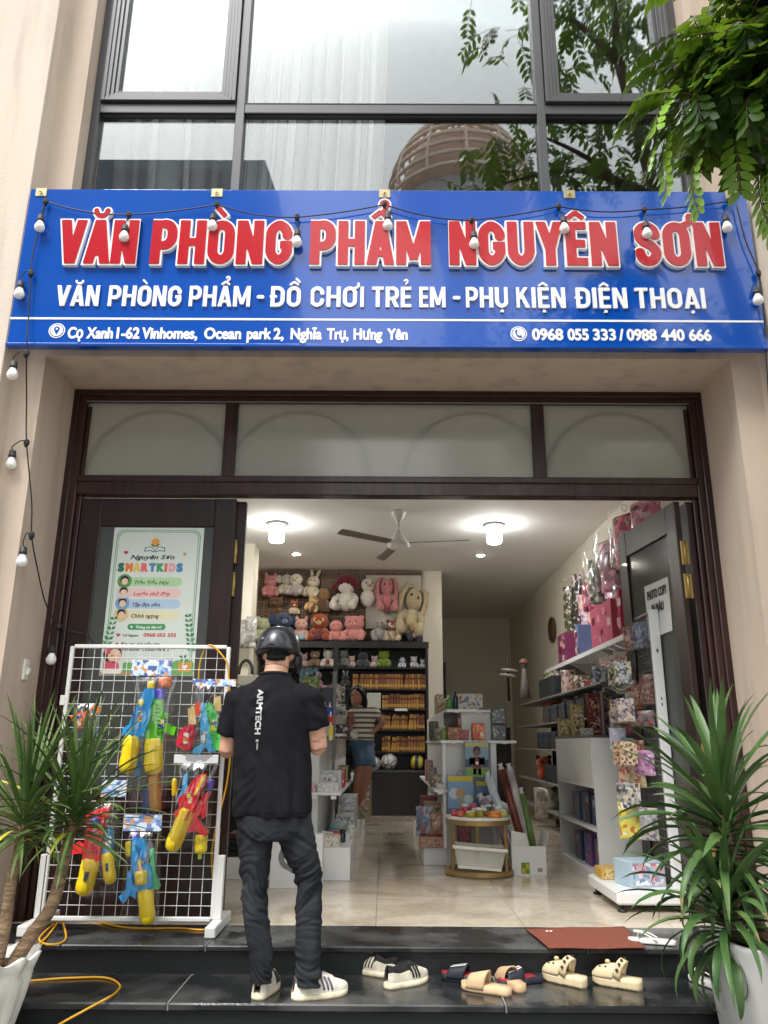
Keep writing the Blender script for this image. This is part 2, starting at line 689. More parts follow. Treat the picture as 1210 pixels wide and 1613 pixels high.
def glyph(ch, t, w):
    """segments (A, B, half, kind, clip), centre lines; t = half stroke, w = width of the box"""
    L, R_, B_, T_ = t, w - t, t, 1 - t
    mid = .5
    o = []
    c01 = (0, 1)

    def b(x0, z0, x1, z1, hw=t, clip=None): o.append(((x0, z0), (x1, z1), hw, 'b', clip))
    def c(pts, hw=t):
        for p, q in zip(pts, pts[1:]):
            o.append((p, q, hw, 'c', None))
    th = t * .86                                     # horizontal strokes are a little thinner
    if ch == 'V':
        b(L, 1.3, w / 2 - .02, -.05, t * .98, c01); b(R_, 1.3, w / 2 + .02, -.05, t * .98, c01)
        o[0] = ((L - .07, 1.25), (w / 2 + .01, -.08), t * .98, 'b', c01); o[1] = ((R_ + .07, 1.25), (w / 2 - .01, -.08), t * .98, 'b', c01)
    elif ch == 'A':
        b(L - .07, -.25, w / 2 + .01, 1.08, t * .98, c01); b(R_ + .07, -.25, w / 2 - .01, 1.08, t * .98, c01); b(L + .06, .25, R_ - .06, .25, th * .8)
    elif ch in 'NM':
        b(L, 0, L, 1); b(R_, 0, R_, 1)
        if ch == 'N':
            b(L - .02, 1.12, R_ + .02, -.12, t * .86, c01)
        else:
            b(L, 1.1, w / 2, .12, t * .8, c01); b(R_, 1.1, w / 2, .12, t * .8, c01)
    elif ch == 'H':
        b(L, 0, L, 1); b(R_, 0, R_, 1); b(L, .5, R_, .5, th)
    elif ch == 'I':
        b(w / 2, 0, w / 2, 1)
    elif ch in 'EF':
        b(L, 0, L, 1); b(L, 1 - th, w, 1 - th, th); b(L, .5, w * .92, .5, th)
        if ch == 'E':
            b(L, th, w, th, th)
    elif ch == 'T':
        b(w / 2, 0, w / 2, 1); b(0, 1 - th, w, 1 - th, th)
    elif ch in 'PR':
        b(L, 0, L, 1)
        c([(L, 1 - th), (R_ - .2, 1 - th)], th)
        P = [(R_ - .2 + .2 * math.cos(a), 1 - th - .2 + .2 * math.sin(a)) for a in (PI / 2 * (1 - k / 5) for k in range(6))]
        z2 = .42
        Q = [(R_ - .2 + .2 * math.cos(a), z2 + .2 + .2 * math.sin(a)) for a in (-PI / 2 * k / 5 for k in range(6))]
        c(P + Q); c([(R_ - .2, z2), (L, z2)], th)
        if ch == 'R':
            b(R_ - .22, .45, R_ + .05, -.1, t, c01)
    elif ch in 'DO':
        if ch == 'O':
            P = _rr(R_ - L, 0, T_ - B_, min(.24, (R_ - L) / 2))
            P = [(x + L, z + B_) for x, z in P]
            c(P + P[:1])
        else:
            b(L, 0, L, 1)
            P = [(x + L, z + B_) for x, z in _rr(R_ - L, 0, T_ - B_, .24)]
            c([(L, T_)] + P[:7][::-1][::1][:0] + [(R_ - .24, T_)] + P[:7][::-1] + P[21:][::-1] + [(R_ - .24, B_), (L, B_)], t)
    elif ch in 'GC':
        P = [(x + L, z + B_) for x, z in _rr(R_ - L, 0, T_ - B_, .24)]
        c(P[:7] + P[7:])
        b(R_, .64, R_, .74); b(R_, B_ + .2, R_, .36)
        if ch == 'G':
            b(R_, B_ + .16, R_, .53); b(w / 2 + .03, .53 - th, w, .53 - th, th)
    elif ch == 'U':
        P = [(x + L, z + B_) for x, z in _rr(R_ - L, 0, T_ - B_, .24)]
        b(L, .3, L, 1); b(R_, .3, R_, 1); c([(L, .35)] + P[14:] + [(R_, .35)])
    elif ch == 'Y':
        b(L - .08, 1.2, w / 2, .36, t * .95, c01); b(R_ + .08, 1.2, w / 2, .36, t * .95, c01); b(w / 2, 0, w / 2, .5)
    elif ch == 'K':
        b(L, 0, L, 1); b(L, .36, R_ + .03, 1.16, t * .9, c01); b(w * .45, .6, R_ + .06, -.12, t, c01)
    elif ch == 'S':
        r = .2
        P = [(R_, .70)] + [(R_ - r + r * math.cos(a), T_ - r + r * math.sin(a)) for a in (PI / 2 * k / 5 for k in range(6))]
        P += [(L + r + r * math.cos(a), T_ - r + r * math.sin(a)) for a in (PI / 2 + PI / 2 * k / 5 for k in range(6))]
        P += [(L + .02, .64), (L + .1, .55), (R_ - .1, .45), (R_ - .02, .36)]
        P += [(R_ - r + r * math.cos(a), B_ + r + r * math.sin(a)) for a in (-PI / 2 * k / 5 for k in range(6))]
        P += [(L + r + r * math.cos(a), B_ + r + r * math.sin(a)) for a in (-PI / 2 - PI / 2 * k / 5 for k in range(6))]
        P += [(L, .30)]
        c(P)
    elif ch == '-':
        b(0, .42, w, .42, th)
    return o


_VN = {'Ă': ('A', 'u'), 'Ò': ('O', 'g'), 'Ẩ': ('A', '^?'), 'Ê': ('E', '^'), 'Ơ': ('O', 'h'), 'Đ': ('D', '-'), 'Ồ': ('O', '^g'),
       'Ẻ': ('E', '?'), 'Ụ': ('U', '.'), 'Ệ': ('E', '^.'), 'Ạ': ('A', '.')}
_W = {'M': .82, 'I': .26, 'E': .5, 'T': .56, 'P': .6, 'S': .6, '-': .3, 'R': .62}


def word_segs(s, t, gap=.07):
    x = 0
    out = []
    for ch in s:
        base, acc = _VN.get(ch, (ch, ''))
        w = _W.get(base, .62)
        if base == 'I':
            w = 2 * t
        g = glyph(base, t, w)
        q = w / 2
        a = t * .5
        up = 1.10

        def seg(x0, z0, x1, z1, hw=a, k='b'): g.append(((x0, z0), (x1, z1), hw, k, None))
        if 'u' in acc:
            P = [(q + .16 * math.cos(w_), up + .13 + .13 * math.sin(w_)) for w_ in (PI + PI * k / 6 for k in range(7))]
            for p, r in zip(P, P[1:]):
                seg(*p, *r, a, 'c')
        if '^' in acc:
            seg(q - .2, up - .02, q + .01, up + .13); seg(q + .2, up - .02, q - .01, up + .13)
        if 'g' in acc:
            dx, dz = (.2, .1) if '^' in acc else (0, 0)
            seg(q - .14 + dx, up + .2 + dz, q + .07 + dx, up + dz)
        if '?' in acc:
            dz = .16 if '^' in acc else .04
            dx = .1 if '^' in acc else 0
            P = [(q + dx + .08 * math.cos(w_), up + dz + .13 + .08 * math.sin(w_)) for w_ in (PI * .9 - PI * 1.35 * k / 7 for k in range(8))] + [(q + dx, up + dz)]
            for p, r in zip(P, P[1:]):
                seg(*p, *r, a * .8, 'c')
        if '.' in acc:
            seg(q - .001, -.17, q + .001, -.17, t * .85, 'c')
        if 'h' in acc:
            P = [(w - t, .93), (w + .02, .97), (w + .07, 1.04), (w + .07, 1.14)]
            for p, r in zip(P, P[1:]):
                seg(*p, *r, a * 1.3, 'c')
        if '-' in acc:
            seg(-.05, .5, w * .45, .5, t * .6)
        for A, B, hw, k, cl in g:
            out.append(((A[0] + x, A[1]), (B[0] + x, B[1]), hw, k, cl))
        x += w + gap + (.05 if 'h' in acc else 0)
    return out, x - gap


def sign_word(mb, s, x0, x1, zb, cap, y, T, t, layers, gap=.07):
    """layers: (outset in caps, y front, y back, material)"""
    sg, w = word_segs(s, t, gap)
    sx = (x1 - x0) / (w * cap)
    sg = [((A[0] * sx, A[1]), (B[0] * sx, B[1]), hw, k, c) for A, B, hw, k, c in sg]
    pad = max(l[0] for l in layers) + .06
    phi, gx, gz = seg_field(sg, .02, pad)
    for off, ya, yb, m in layers:
        iso_mesh(phi, gx, gz, .02, off, ya, yb, T @ TR(x0, 0, zb) @ SCL(cap, 1, cap), mb, m)


def disc(mb, x, z, r, y, T, m=0, n=20, d=.0006, sx=1.):
    mb.poly([(x + sx * r * math.cos(2 * PI * k / n), z + r * math.sin(2 * PI * k / n)) for k in range(n)], d, T @ TR(0, y - d, 0), m)


def pill(mb, x0, x1, z0, z1, y, T, m=0, d=.0006, r=None, n=6):
    r = min((z1 - z0) / 2, r or 9)
    P = []
    for cx, cz, a0 in ((x1 - r, z1 - r, 0), (x0 + r, z1 - r, 90), (x0 + r, z0 + r, 180), (x1 - r, z0 + r, 270)):
        for k in range(n + 1):
            a = math.radians(a0 + 90 * k / n)
            P.append((cx + r * math.cos(a), cz + r * math.sin(a)))
    mb.poly(P, d, T @ TR(0, y - d, 0), m)


def star_pts(x, z, r, n=5, q=.45):
    return [(x + (r if k % 2 == 0 else r * q) * math.sin(PI * k / n), z + (r if k % 2 == 0 else r * q) * math.cos(PI * k / n)) for k in range(2 * n)]


def heart_pts(x, z, r, n=18):
    P = []
    for k in range(n):
        a = 2 * PI * k / n
        P.append((x + r * math.sin(a) ** 3, z + r * (13 * math.cos(a) - 5 * math.cos(2 * a) - 2 * math.cos(3 * a) - math.cos(4 * a)) / 16))
    return P
# ================================================================== ground, steps, floor
I4 = Matrix.Identity(4)
m_pave = mat('pavement', rgb(120, 116, 110), .8, .15, 3, bump=.2)
struct('pavement', MB().bb(-300, 300, -300, 4.0, -.62, -.44), m_pave)


def granite():
    m = mat('granite', rgb(34, 36, 38), .3, .25, 180, rvar=.1, bump=.05, bscale=90)
    n, l = m.node_tree.nodes, m.node_tree.links
    b = n['Principled BSDF']
    tc = n.new('ShaderNodeTexCoord')
    nz = n.new('ShaderNodeTexNoise')
    nz.inputs['Scale'].default_value = 3.2
    nz.inputs['Detail'].default_value = 8
    l.new(tc.outputs['Object'], nz.inputs['Vector'])
    mr = n.new('ShaderNodeMapRange')
    mr.inputs[1].default_value, mr.inputs[2].default_value = .42, .62
    mr.inputs[3].default_value, mr.inputs[4].default_value = .11, .42
    l.new(nz.outputs['Fac'], mr.inputs[0])
    l.new(mr.outputs[0], b.inputs['Roughness'])
    # dust film: patches where feet have greyed the stone
    old = b.inputs['Base Color'].links[0].from_socket
    mx = n.new('ShaderNodeMixRGB')
    mx.inputs[2].default_value = rgb(78, 79, 78) + (1,)
    m2 = n.new('ShaderNodeMapRange')
    m2.inputs[1].default_value, m2.inputs[2].default_value = .45, .75
    m2.inputs[4].default_value = .9
    l.new(nz.outputs['Fac'], m2.inputs[0])
    l.new(m2.outputs[0], mx.inputs[0])
    l.new(old, mx.inputs[1])
    l.new(mx.outputs[0], b.inputs['Base Color'])
    return m


m_gran = granite()
m_riser = mat('granite_riser', rgb(30, 32, 34), .45, .5, 160, bump=.1, bscale=200)
m_joint = mat('joint', rgb(120, 120, 116), .8)
mb = MB()
XS = (-2.25, 2.25)
# the landing slab, its riser, the lower tread, its riser, one more tread under it
mb.bb(-9, -2.62, 4.66, 5.165, -.03, 0, .006, 0)
mb.bb(-2.615, -.955, 4.66, 5.165, -.03, 0, .006, 0)
mb.bb(-.949, 1.075, 4.66, 5.165, -.03, 0, .006, 0)
mb.bb(1.081, 9, 4.66, 5.165, -.03, 0, .006, 0)
mb.bb(-9, 9, 4.685, 5.16, -.142, -.03, 0, 1)
for a, b in ((-9, -1.02), (-1.014, .57), (.576, 9)):
    mb.bb(a, b, 4.195, 4.70, -.175, -.14, .007, 0)
mb.bb(-9, 9, 4.22, 4.7, -.30, -.175, 0, 1)
mb.bb(-9, 9, 3.75, 4.23, -.335, -.30, .007, 0)
mb.bb(-9, 9, 3.775, 4.3, -.46, -.335, 0, 1)
mb.bb(-.956, -.948, 4.664, 5.16, -.028, -.0004, 0, 2)
mb.bb(1.0745, 1.0815, 4.664, 5.16, -.028, -.0004, 0, 2)
mb.bb(-1.021, -1.013, 4.2, 4.69, -.172, -.1404, 0, 2)
mb.bb(.569, .577, 4.2, 4.69, -.172, -.1404, 0, 2)
struct('granite_steps', mb, [m_gran, m_riser, m_joint])


def tile_mat():
    m = bpy.data.materials.new('floor_tile')
    m.use_nodes = True
    n, l = m.node_tree.nodes, m.node_tree.links
    b = n['Principled BSDF']
    tc = n.new('ShaderNodeTexCoord')
    nz = n.new('ShaderNodeTexNoise')
    nz.inputs['Scale'].default_value = 1.6
    nz.inputs['Detail'].default_value = 9
    nz.inputs['Distortion'].default_value = 1.2
    l.new(tc.outputs['Object'], nz.inputs['Vector'])
    rp = n.new('ShaderNodeValToRGB')
    for p, c in ((.35, rgb(178, 165, 146)), (.55, rgb(205, 195, 178)), (.7, rgb(190, 178, 160))):
        e = rp.color_ramp.elements.new(p)
        e.color = c + (1,)
    rp.color_ramp.elements.remove(rp.color_ramp.elements[0])
    rp.color_ramp.elements.remove(rp.color_ramp.elements[-1])
    l.new(nz.outputs['Fac'], rp.inputs[0])
    n2 = n.new('ShaderNodeTexNoise')
    n2.inputs['Scale'].default_value = 22
    n2.inputs['Detail'].default_value = 6
    l.new(tc.outputs['Object'], n2.inputs['Vector'])
    mx = n.new('ShaderNodeMixRGB')
    mx.blend_type = 'SOFT_LIGHT'
    mx.inputs[0].default_value = .5
    l.new(rp.outputs[0], mx.inputs[1])
    l.new(n2.outputs['Fac'], mx.inputs[2])
    l.new(mx.outputs[0], b.inputs['Base Color'])
    b.inputs['Roughness'].default_value = .09
    b.inputs['Specular IOR Level'].default_value = .6
    return m


m_tile = tile_mat()
mb = MB()
TS = .884
for i in range(-4, 5):
    for j in range(0, 15):
        x0, y0 = -.05 + i * TS, 5.168 + j * TS
        x1, y1 = x0 + TS - .004, y0 + TS - .004
        x0, x1 = max(x0, -2.85), min(x1, 2.85)
        if x1 - x0 > .02:
            mb.bb(x0, x1, y0, y1, -.012, 0, .0012, 0)
mb.bb(-2.8, 2.8, 5.16, 18.5, -.1, -.004, 0, 1)
struct('shop_floor', mb, [m_tile, mat('grout', rgb(120, 112, 100), .8)])


# ================================================================== the shop house
def paint_mat(name, c, st=.3):
    m = mat(name, c, .8, .06, .9, bump=.14, bscale=70, detail=9)
    n, l = m.node_tree.nodes, m.node_tree.links
    b = n['Principled BSDF']
    old = b.inputs['Base Color'].links[0].from_socket
    tc = n.new('ShaderNodeTexCoord')
    mp = n.new('ShaderNodeMapping')
    mp.inputs['Scale'].default_value = (3, 3, .35)
    nz = n.new('ShaderNodeTexNoise')
    nz.inputs['Scale'].default_value = 2.2
    nz.inputs['Detail'].default_value = 7
    l.new(tc.outputs['Object'], mp.inputs[0])
    l.new(mp.outputs[0], nz.inputs['Vector'])
    mr = n.new('ShaderNodeMapRange')
    mr.inputs[1].default_value, mr.inputs[2].default_value = .5, .85
    mr.inputs[4].default_value = st * 3
    l.new(nz.outputs['Fac'], mr.inputs[0])
    mx = n.new('ShaderNodeMixRGB')
    mx.inputs[2].default_value = tuple(v * .62 for v in c) + (1,)
    l.new(mr.outputs[0], mx.inputs[0])
    l.new(old, mx.inputs[1])
    l.new(mx.outputs[0], b.inputs['Base Color'])
    return m


m_ext = paint_mat('facade_paint', rgb(205, 187, 171))
m_extA = paint_mat('pilaster_paint', rgb(210, 196, 181))
m_int = mat('room_paint', rgb(228, 223, 207), .75, .03, 1.5)
m_ceil = mat('ceiling_paint', rgb(230, 230, 226), .8, .03, 1.2)
m_alu = mat('grey_aluminium', rgb(84, 84, 88), .38, .05, 5, metal=.25)
m_gask = mat('gasket', rgb(28, 28, 30), .6)
m_wood = mat('mahogany', rgb(50, 27, 24), .32, .45, 3.0, stretch=(9, 9, .7), coat=.2, detail=6)
m_woodd = mat('mahogany_dark', rgb(40, 23, 21), .36, .4, 3.0, stretch=(9, 9, .7), coat=.15, detail=6)
m_brass = mat('brass', rgb(168, 146, 92), .35, .12, 9, metal=.8)
m_pane = glassmat('window_glass', (.90, .91, .90), .095, .0, (.93, .96, .97))
m_frost = bpy.data.materials.new('frosted_glass')


def frosted(m, c, tr=.72):
    m.use_nodes = True
    n, l = m.node_tree.nodes, m.node_tree.links
    n.remove(n['Principled BSDF'])
    out = n['Material Output']
    a = n.new('ShaderNodeBsdfTranslucent')
    a.inputs[0].default_value = c + (1,)
    d = n.new('ShaderNodeBsdfDiffuse')
    d.inputs[0].default_value = c + (1,)
    g = n.new('ShaderNodeBsdfGlossy')
    g.inputs['Roughness'].default_value = .12
    t = n.new('ShaderNodeBsdfTransparent')
    t.inputs[0].default_value = c + (1,)
    m1, m2, m3 = (n.new('ShaderNodeMixShader') for _ in range(3))
    m1.inputs[0].default_value = .25
    l.new(a.outputs[0], m1.inputs[1]); l.new(d.outputs[0], m1.inputs[2])
    m2.inputs[0].default_value = 1 - tr
    l.new(m1.outputs[0], m2.inputs[1]); l.new(t.outputs[0], m2.inputs[2])
    m3.inputs[0].default_value = .07
    l.new(m2.outputs[0], m3.inputs[1]); l.new(g.outputs[0], m3.inputs[2])
    l.new(m3.outputs[0], out.inputs[0])


frosted(m_frost, rgb(214, 214, 209), .72)
m_frostd = bpy.data.materials.new('frosted_door_glass')
frosted(m_frostd, rgb(150, 153, 150), .93)

house = thing('shop_house', 'tall beige painted shop house with dark wood shopfront and big upper window', 'building', (0, 4.68, 0))
ZT = 8.6
mb = MB()
# recessed face B with its reveals; the opening is 4.5 m wide, soffit at 3.47
mb.bb(-2.47, -2.25, 4.68, 5.30, -.3, 3.47)
mb.bb(2.25, 2.47, 4.68, 5.30, -.3, 3.47)
mb.bb(-2.47, 2.47, 4.68, 5.30, 3.47, 4.30)
mb.bb(-2.47, -2.235, 4.68, 5.05, 4.30, ZT)
mb.bb(2.235, 2.47, 4.68, 5.05, 4.30, ZT)
mb.bb(-2.47, 2.47, 4.68, 5.05, 7.75, 8.6)
mb.build('facade_wall', m_ext, house)
# outer pilasters, with a shallow joint at 3.05
for sx in (-1, 1):
    mb = MB()
    for z0, z1 in ((-.45, 3.055), (3.085, ZT)):
        a, b = sorted((sx * 2.43, sx * 9))
        mb.bb(a, b, 4.50, 5.05, z0, z1, .004)
    a, b = sorted((sx * 2.43, sx * 9))
    mb.bb(a, b, 4.53, 5.05, 3.05, 3.09)
    mb.build('pilaster', m_extA, house)

mb = MB()
mb.bb(-3.05, -2.85, 5.05, 18.4, -.05, 3.84)
mb.bb(2.85, 3.05, 5.05, 18.4, -.05, 3.84)
mb.bb(-2.85, 2.85, 18.2, 18.4, -.05, 3.84)
mb.bb(-2.85, -2.25, 5.301, 5.40, -.05, 3.84)
mb.bb(2.25, 2.85, 5.301, 5.40, -.05, 3.84)
mb.bb(-2.25, 2.25, 5.301, 5.40, 3.47, 3.84)
mb.bb(-2.85, -1.93, 11.2, 11.6, -.05, 3.84)          # wall pier on the left
mb.bb(-2.85, .93, 13.06, 13.3, -.05, 3.84)           # wall behind the bookcase
mb.build('interior_wall', m_int, house)
MB().bb(-3.05, 3.05, 5.30, 18.4, 3.84, 4.04).build('ceiling', m_ceil, house)
# upstairs room
mb = MB()
mb.bb(-2.9, 2.9, 5.06, 10, 4.28, 4.38)
mb.bb(-2.9, -2.8, 5.06, 10, 4.38, 8.2)
mb.bb(2.8, 2.9, 5.06, 10, 4.38, 8.2)
mb.bb(-2.9, 2.9, 9.9, 10, 4.38, 8.2)
mb.bb(-2.9, 2.9, 5.06, 10, 8.2, 8.6)
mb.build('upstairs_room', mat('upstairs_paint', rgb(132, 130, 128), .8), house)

# --- upper window
YW0, YW1 = 4.82, 4.90
ZB, ZU = 4.32, 7.75
win = MB()
for x0, x1 in ((-2.235, -2.175), (2.175, 2.235), (-1.15, -1.085), (1.11, 1.175)):
    win.bb(x0, x1, YW0, YW1, ZB, ZU, .004)
for a, b in ((-2.175, -1.15), (-1.085, 1.11), (1.175, 2.175)):
    win.bb(a, b, YW0 + .002, YW1 - .002, 5.575, 5.655, .004)
    win.bb(a, b, YW0 + .002, YW1 - .002, ZB, ZB + .06, .004)
    win.bb(a, b, YW0 + .002, YW1 - .002, ZU - .06, ZU, .004)
wf = win.build('window_frame', m_alu, house)
g = MB()
for a, b in ((-2.175, -1.15), (-1.085, 1.11), (1.175, 2.175)):
    for z in (5.572, 5.658):
        g.bb(a, b, YW0 - .0005, YW0 + .02, z - .004, z + .004)
g.build('gasket', m_gask, wf)
for a, b, z0, z1 in ((-2.175, -1.15, 4.38, 5.575), (-1.085, 1.11, 4.38, 5.575), (1.175, 2.175, 4.38, 5.575), (-1.085, 1.11, 5.655, 7.69),
                     (-2.06, -1.265, 5.775, 7.60), (1.29, 2.06, 5.775, 7.60)):
    MB().bb(a, b, 4.868, 4.874, z0, z1).build('window_pane', m_pane, wf)
for a, b in ((-2.17, -1.155), (1.18, 2.17)):
    s = MB()
    z0, z1 = 5.665, 7.70
    for k, (ins, yy) in enumerate(((0, 4.795), (.028, 4.805), (.055, 4.818), (.085, 4.832))):
        w = .03
        s.bb(a + ins, a + ins + w, yy, 4.88 - k * .001, z0 + ins, z1 - ins, .003)
        s.bb(b - ins - w, b - ins, yy, 4.88 - k * .001, z0 + ins, z1 - ins, .003)
        s.bb(a + ins + w, b - ins - w, yy, 4.88 - k * .001, z0 + ins, z0 + ins + w, .003)
        s.bb(a + ins + w, b - ins - w, yy, 4.88 - k * .001, z1 - ins - w, z1 - ins, .003)
    s.build('casement_sash', m_alu, wf)

# --- shopfront: frame, transom, lights
fr = MB()
YD = 5.2
for s in (-1, 1):
    a, b = sorted((s * 2.25, s * 2.16))
    fr.bb(a, b, YD, YD + .10, 0, 3.40, .006)
    a, b = sorted((s * 2.25, s * 2.205))
    fr.bb(a, b, YD - .02, YD + .02, 0, 3.43, .006)
    a, b = sorted((s * 2.16, s * 2.13))
    fr.bb(a, b, YD + .035, YD + .10, 0, 3.36, .005)
fr.bb(-2.25, 2.25, YD, YD + .10, 3.385, 3.47, .006)
fr.bb(-2.25, 2.25, YD - .022, YD + .018, 3.425, 3.468, .006)
fr.bb(-2.16, 2.16, YD + .002, YD + .098, 2.685, 2.815, .006)
fr.bb(-2.16, 2.16, YD - .012, YD + .03, 2.775, 2.822, .006)
for x in (-1.115, 1.075):
    fr.bb(x - .045, x + .045, YD + .006, YD + .094, 2.82, 3.39, .006)
df = fr.build('door_frame', m_wood, house)
for a, b in ((-2.16, -1.16), (-1.07, 1.03), (1.12, 2.16)):
    MB().bb(a, b, YD + .04, YD + .048, 2.80, 3.40).build('transom_pane', m_frost, df)
gr = MB()
for x in (-1.62, -.62, .62, 1.62):                                     # iron arcs behind the transom glass
    for r in (.50,):
        gr.tube([(x + r * math.cos(a), YD + .075, 2.83 + r * math.sin(a)) for a in (PI * k / 16 for k in range(17))], .012, 6)
gr.build('transom_grille', mat('grille_iron', rgb(120, 122, 118), .5), df)
MB().bb(-2.16, 2.16, YD - .006, YD + .002, 3.380, 3.385).build('transom_cable', mat('grey_wire', rgb(150, 150, 150), .4, metal=.5), df)


def leaf(w, hh, glassm, wood, notes=None):
    """a door leaf standing on z=0, x from 0 to w, y = 0 .. .045"""
    f = MB()
    st, zt, zb = .145, .20, .62
    f.bb(0, st, 0, .045, 0, hh, .005)
    f.bb(w - st, w, 0, .045, 0, hh, .005)
    f.bb(st, w - st, .001, .044, hh - zt, hh, .005)
    f.bb(st, w - st, .001, .044, .012, .22, .005)
    f.bb(st, w - st, .001, .044, zb, zb + .14, .005)
    f.bb(st, w - st, .012, .033, .22, zb, .005)
    f.bb(st + .07, w - st - .07, .004, .040, .28, zb - .06, .02)
    return f, (st, w - st, zb + .14, hh - zt)


def put_leaf(name, x, y, rz, w, hh, wood, label=None):
    f, (a, b, z0, z1) = leaf(w, hh, m_frostd, wood)
    o = f.build(name, wood, None)
    o.parent = house
    o.location = (x, y - 4.68, .012)
    o.rotation_euler = (0, 0, rz)
    p = MB().bb(a, b, .019, .026, z0, z1).build('door_glass', m_frostd, None)
    p.parent = o
    return o


L1 = put_leaf('door_leaf', -2.13, 5.255, 0, 1.08, 2.66, m_woodd)
L2 = put_leaf('door_leaf', -2.12, 5.32, 0, 1.13, 2.66, m_woodd)
R1 = put_leaf('door_leaf', 2.045, 5.265, PI / 2 + .11, 1.0, 2.66, m_woodd)
R2 = put_leaf('door_leaf', 2.13, 5.265, PI / 2 + .03, 1.0, 2.66, m_woodd)
for o, x, s in ((L1, 1.085, 1), (R1, -.004, -1)):
    for z in (2.06, 2.29, .95, .42):
        h = MB()
        h.box((x, .055 if s > 0 else -.002, z), (.010, .06, .17), None, .003)
        h.cyl((x + .004 * s, .045 if s > 0 else .0, z - .085), (x + .004 * s, .045 if s > 0 else .0, z + .085), .010, 10)
        q = h.build('hinge', m_brass, None)
        q.parent = o

# electrical switch box on the left reveal
sw = thing('light_switch', 'small white light switch fixed to the beige wall left of the shop doorway', 'switch', (-2.25, 4.95, 1.33))
p = at(38, 1055, X=-2.25)
sw.location = p
MB().bb(p.x, p.x + .018, p.y - .035, p.y + .035, p.z - .065, p.z + .065, .006).build('back_plate', cm(226, 224, 212, .4), sw)
MB().box((p.x + .024, p.y + .008, p.z - .01), (.02, .024, .04), RY(.25), .004).build('rocker', cm(236, 235, 226, .35), sw)

# ================================================================== sheer curtains upstairs
m_cur = bpy.data.materials.new('sheer_curtain')          # thin weave: see-through face on, dense where the folds turn edge on
m_cur.use_nodes = True
n_, l_ = m_cur.node_tree.nodes, m_cur.node_tree.links
n_.remove(n_['Principled BSDF'])
lw, mr, tp, df_, mx = (n_.new('ShaderNode' + k) for k in ('LayerWeight', 'MapRange', 'BsdfTransparent', 'BsdfDiffuse', 'MixShader'))
lw.inputs[0].default_value = .5
mr.inputs[1].default_value, mr.inputs[2].default_value, mr.inputs[3].default_value = .25, .8, .22
df_.inputs[0].default_value = rgb(246, 247, 248) + (1,)
l_.new(lw.outputs['Facing'], mr.inputs[0])
l_.new(mr.outputs[0], mx.inputs[0])
l_.new(tp.outputs[0], mx.inputs[1])
l_.new(df_.outputs[0], mx.inputs[2])
l_.new(mx.outputs[0], n_['Material Output'].inputs[0])


def curtain(x0, x1, lab, seed, amp, folds):
    r = random.Random(seed)
    fr_ = [(r.uniform(.7, 1.5) * folds, r.uniform(0, 6), r.uniform(.5, 1)) for _ in range(5)]

    def fn(u, v):
        x = x0 + (x1 - x0) * u
        z = 4.4 + 3.4 * v
        sway = .06 * math.sin(v * 2.2 + seed) * (1 - v)
        y = 5.16 + sum(a * math.sin(f * x + ph + .5 * math.sin(1.7 * v + ph)) for f, ph, a in fr_) * amp / 2.2
        return (x + sway, y, z)
    o = MB().grid(fn, 260, 14).build('curtain', m_cur)
    tag(o, lab, 'curtain', 'sheer curtains upstairs')


curtain(-2.16, -1.20, 'white sheer curtain with loose wide folds behind the left upper window', 2, .13, 22)
curtain(-1.16, -.02, 'white sheer curtain with tight even folds behind the middle upper window', 5, .12, 44)
# ================================================================== the blue shop sign
m_blue = mat('sign_blue', rgb(12, 76, 170), .13, .03, 2, coat=.6, spec=.6)
m_wht = mat('sign_white', rgb(238, 238, 238), .28, .02, 3)
m_red = mat('sign_red', rgb(180, 12, 28), .2, .03, 3, coat=.3)
m_side = mat('letter_side', rgb(176, 178, 180), .4)
SX0, SX1, SZ0, SZ1, SY = -2.405, 2.395, 3.425, 4.60, 4.46
sign = thing('shop_sign', 'long blue shop sign with red and white raised lettering above the shopfront', 'shop sign', (0, SY, SZ0))
mb = MB()
mb.bb(SX0, SX1, SY, SY + .03, SZ0 + .02, SZ1 - .0, .004)
mb.bb(SX0 - .004, SX1 + .004, SY - .010, SY + .05, SZ0, SZ0 + .02, .003)
mb.bb(SX0 + .02, SX1 - .02, SY + .03, SY + .045, SZ0 + .02, SZ1 - .02)
mb.build('sign_panel', m_blue, sign)


def sx(px, py): return at(px, py, Y=SY).x
def sz(px, py): return at(px, py, Y=SY).z


zb1, zt1 = sz(600, 421), sz(600, 353)
mb = MB()
for w, a, b in (('VĂN', 95, 220), ('PHÒNG', 238, 463), ('PHẨM', 487, 680), ('NGUYÊN', 705, 972), ('SƠN', 995, 1136)):
    xa, xb = sx(a, 388) + .015, sx(b, 388) - .015
    sign_word(mb, w, xa, xb, zb1, zt1 - zb1, 0, TR(0, SY, 0), .1, [(.036, -.028, .0, 0), (.0, -.033, -.028, 1)], .115)
mb.build('heading_lettering', [m_wht, m_red], sign)
zb2, zt2 = sz(600, 485), sz(600, 453)
mb = MB()
for w, a, b in (('VĂN', 90, 157), ('PHÒNG', 171, 286), ('PHẨM', 298, 395), ('-', 405, 417), ('ĐỒ', 427, 474), ('CHƠI', 489, 574), ('TRẺ', 586, 648),
                ('EM', 660, 702), ('-', 713, 725), ('PHỤ', 733, 800), ('KIỆN', 812, 890), ('ĐIỆN', 907, 987), ('THOẠI', 1000, 1110)):
    xa, xb = sx(a, 470), sx(b, 470)
    if w == '-':
        pill(mb, xa, xb, zb2 + .055, zb2 + .08, SY - .008, I4, 0, .008)
        continue
    sign_word(mb, w, xa, xb, zb2, zt2 - zb2, 0, TR(0, SY, 0), .086, [(0, -.012, 0, 0)], .11)
mb.build('subtitle_lettering', [m_wht], sign)
mb = MB()
zl = sz(600, 504)
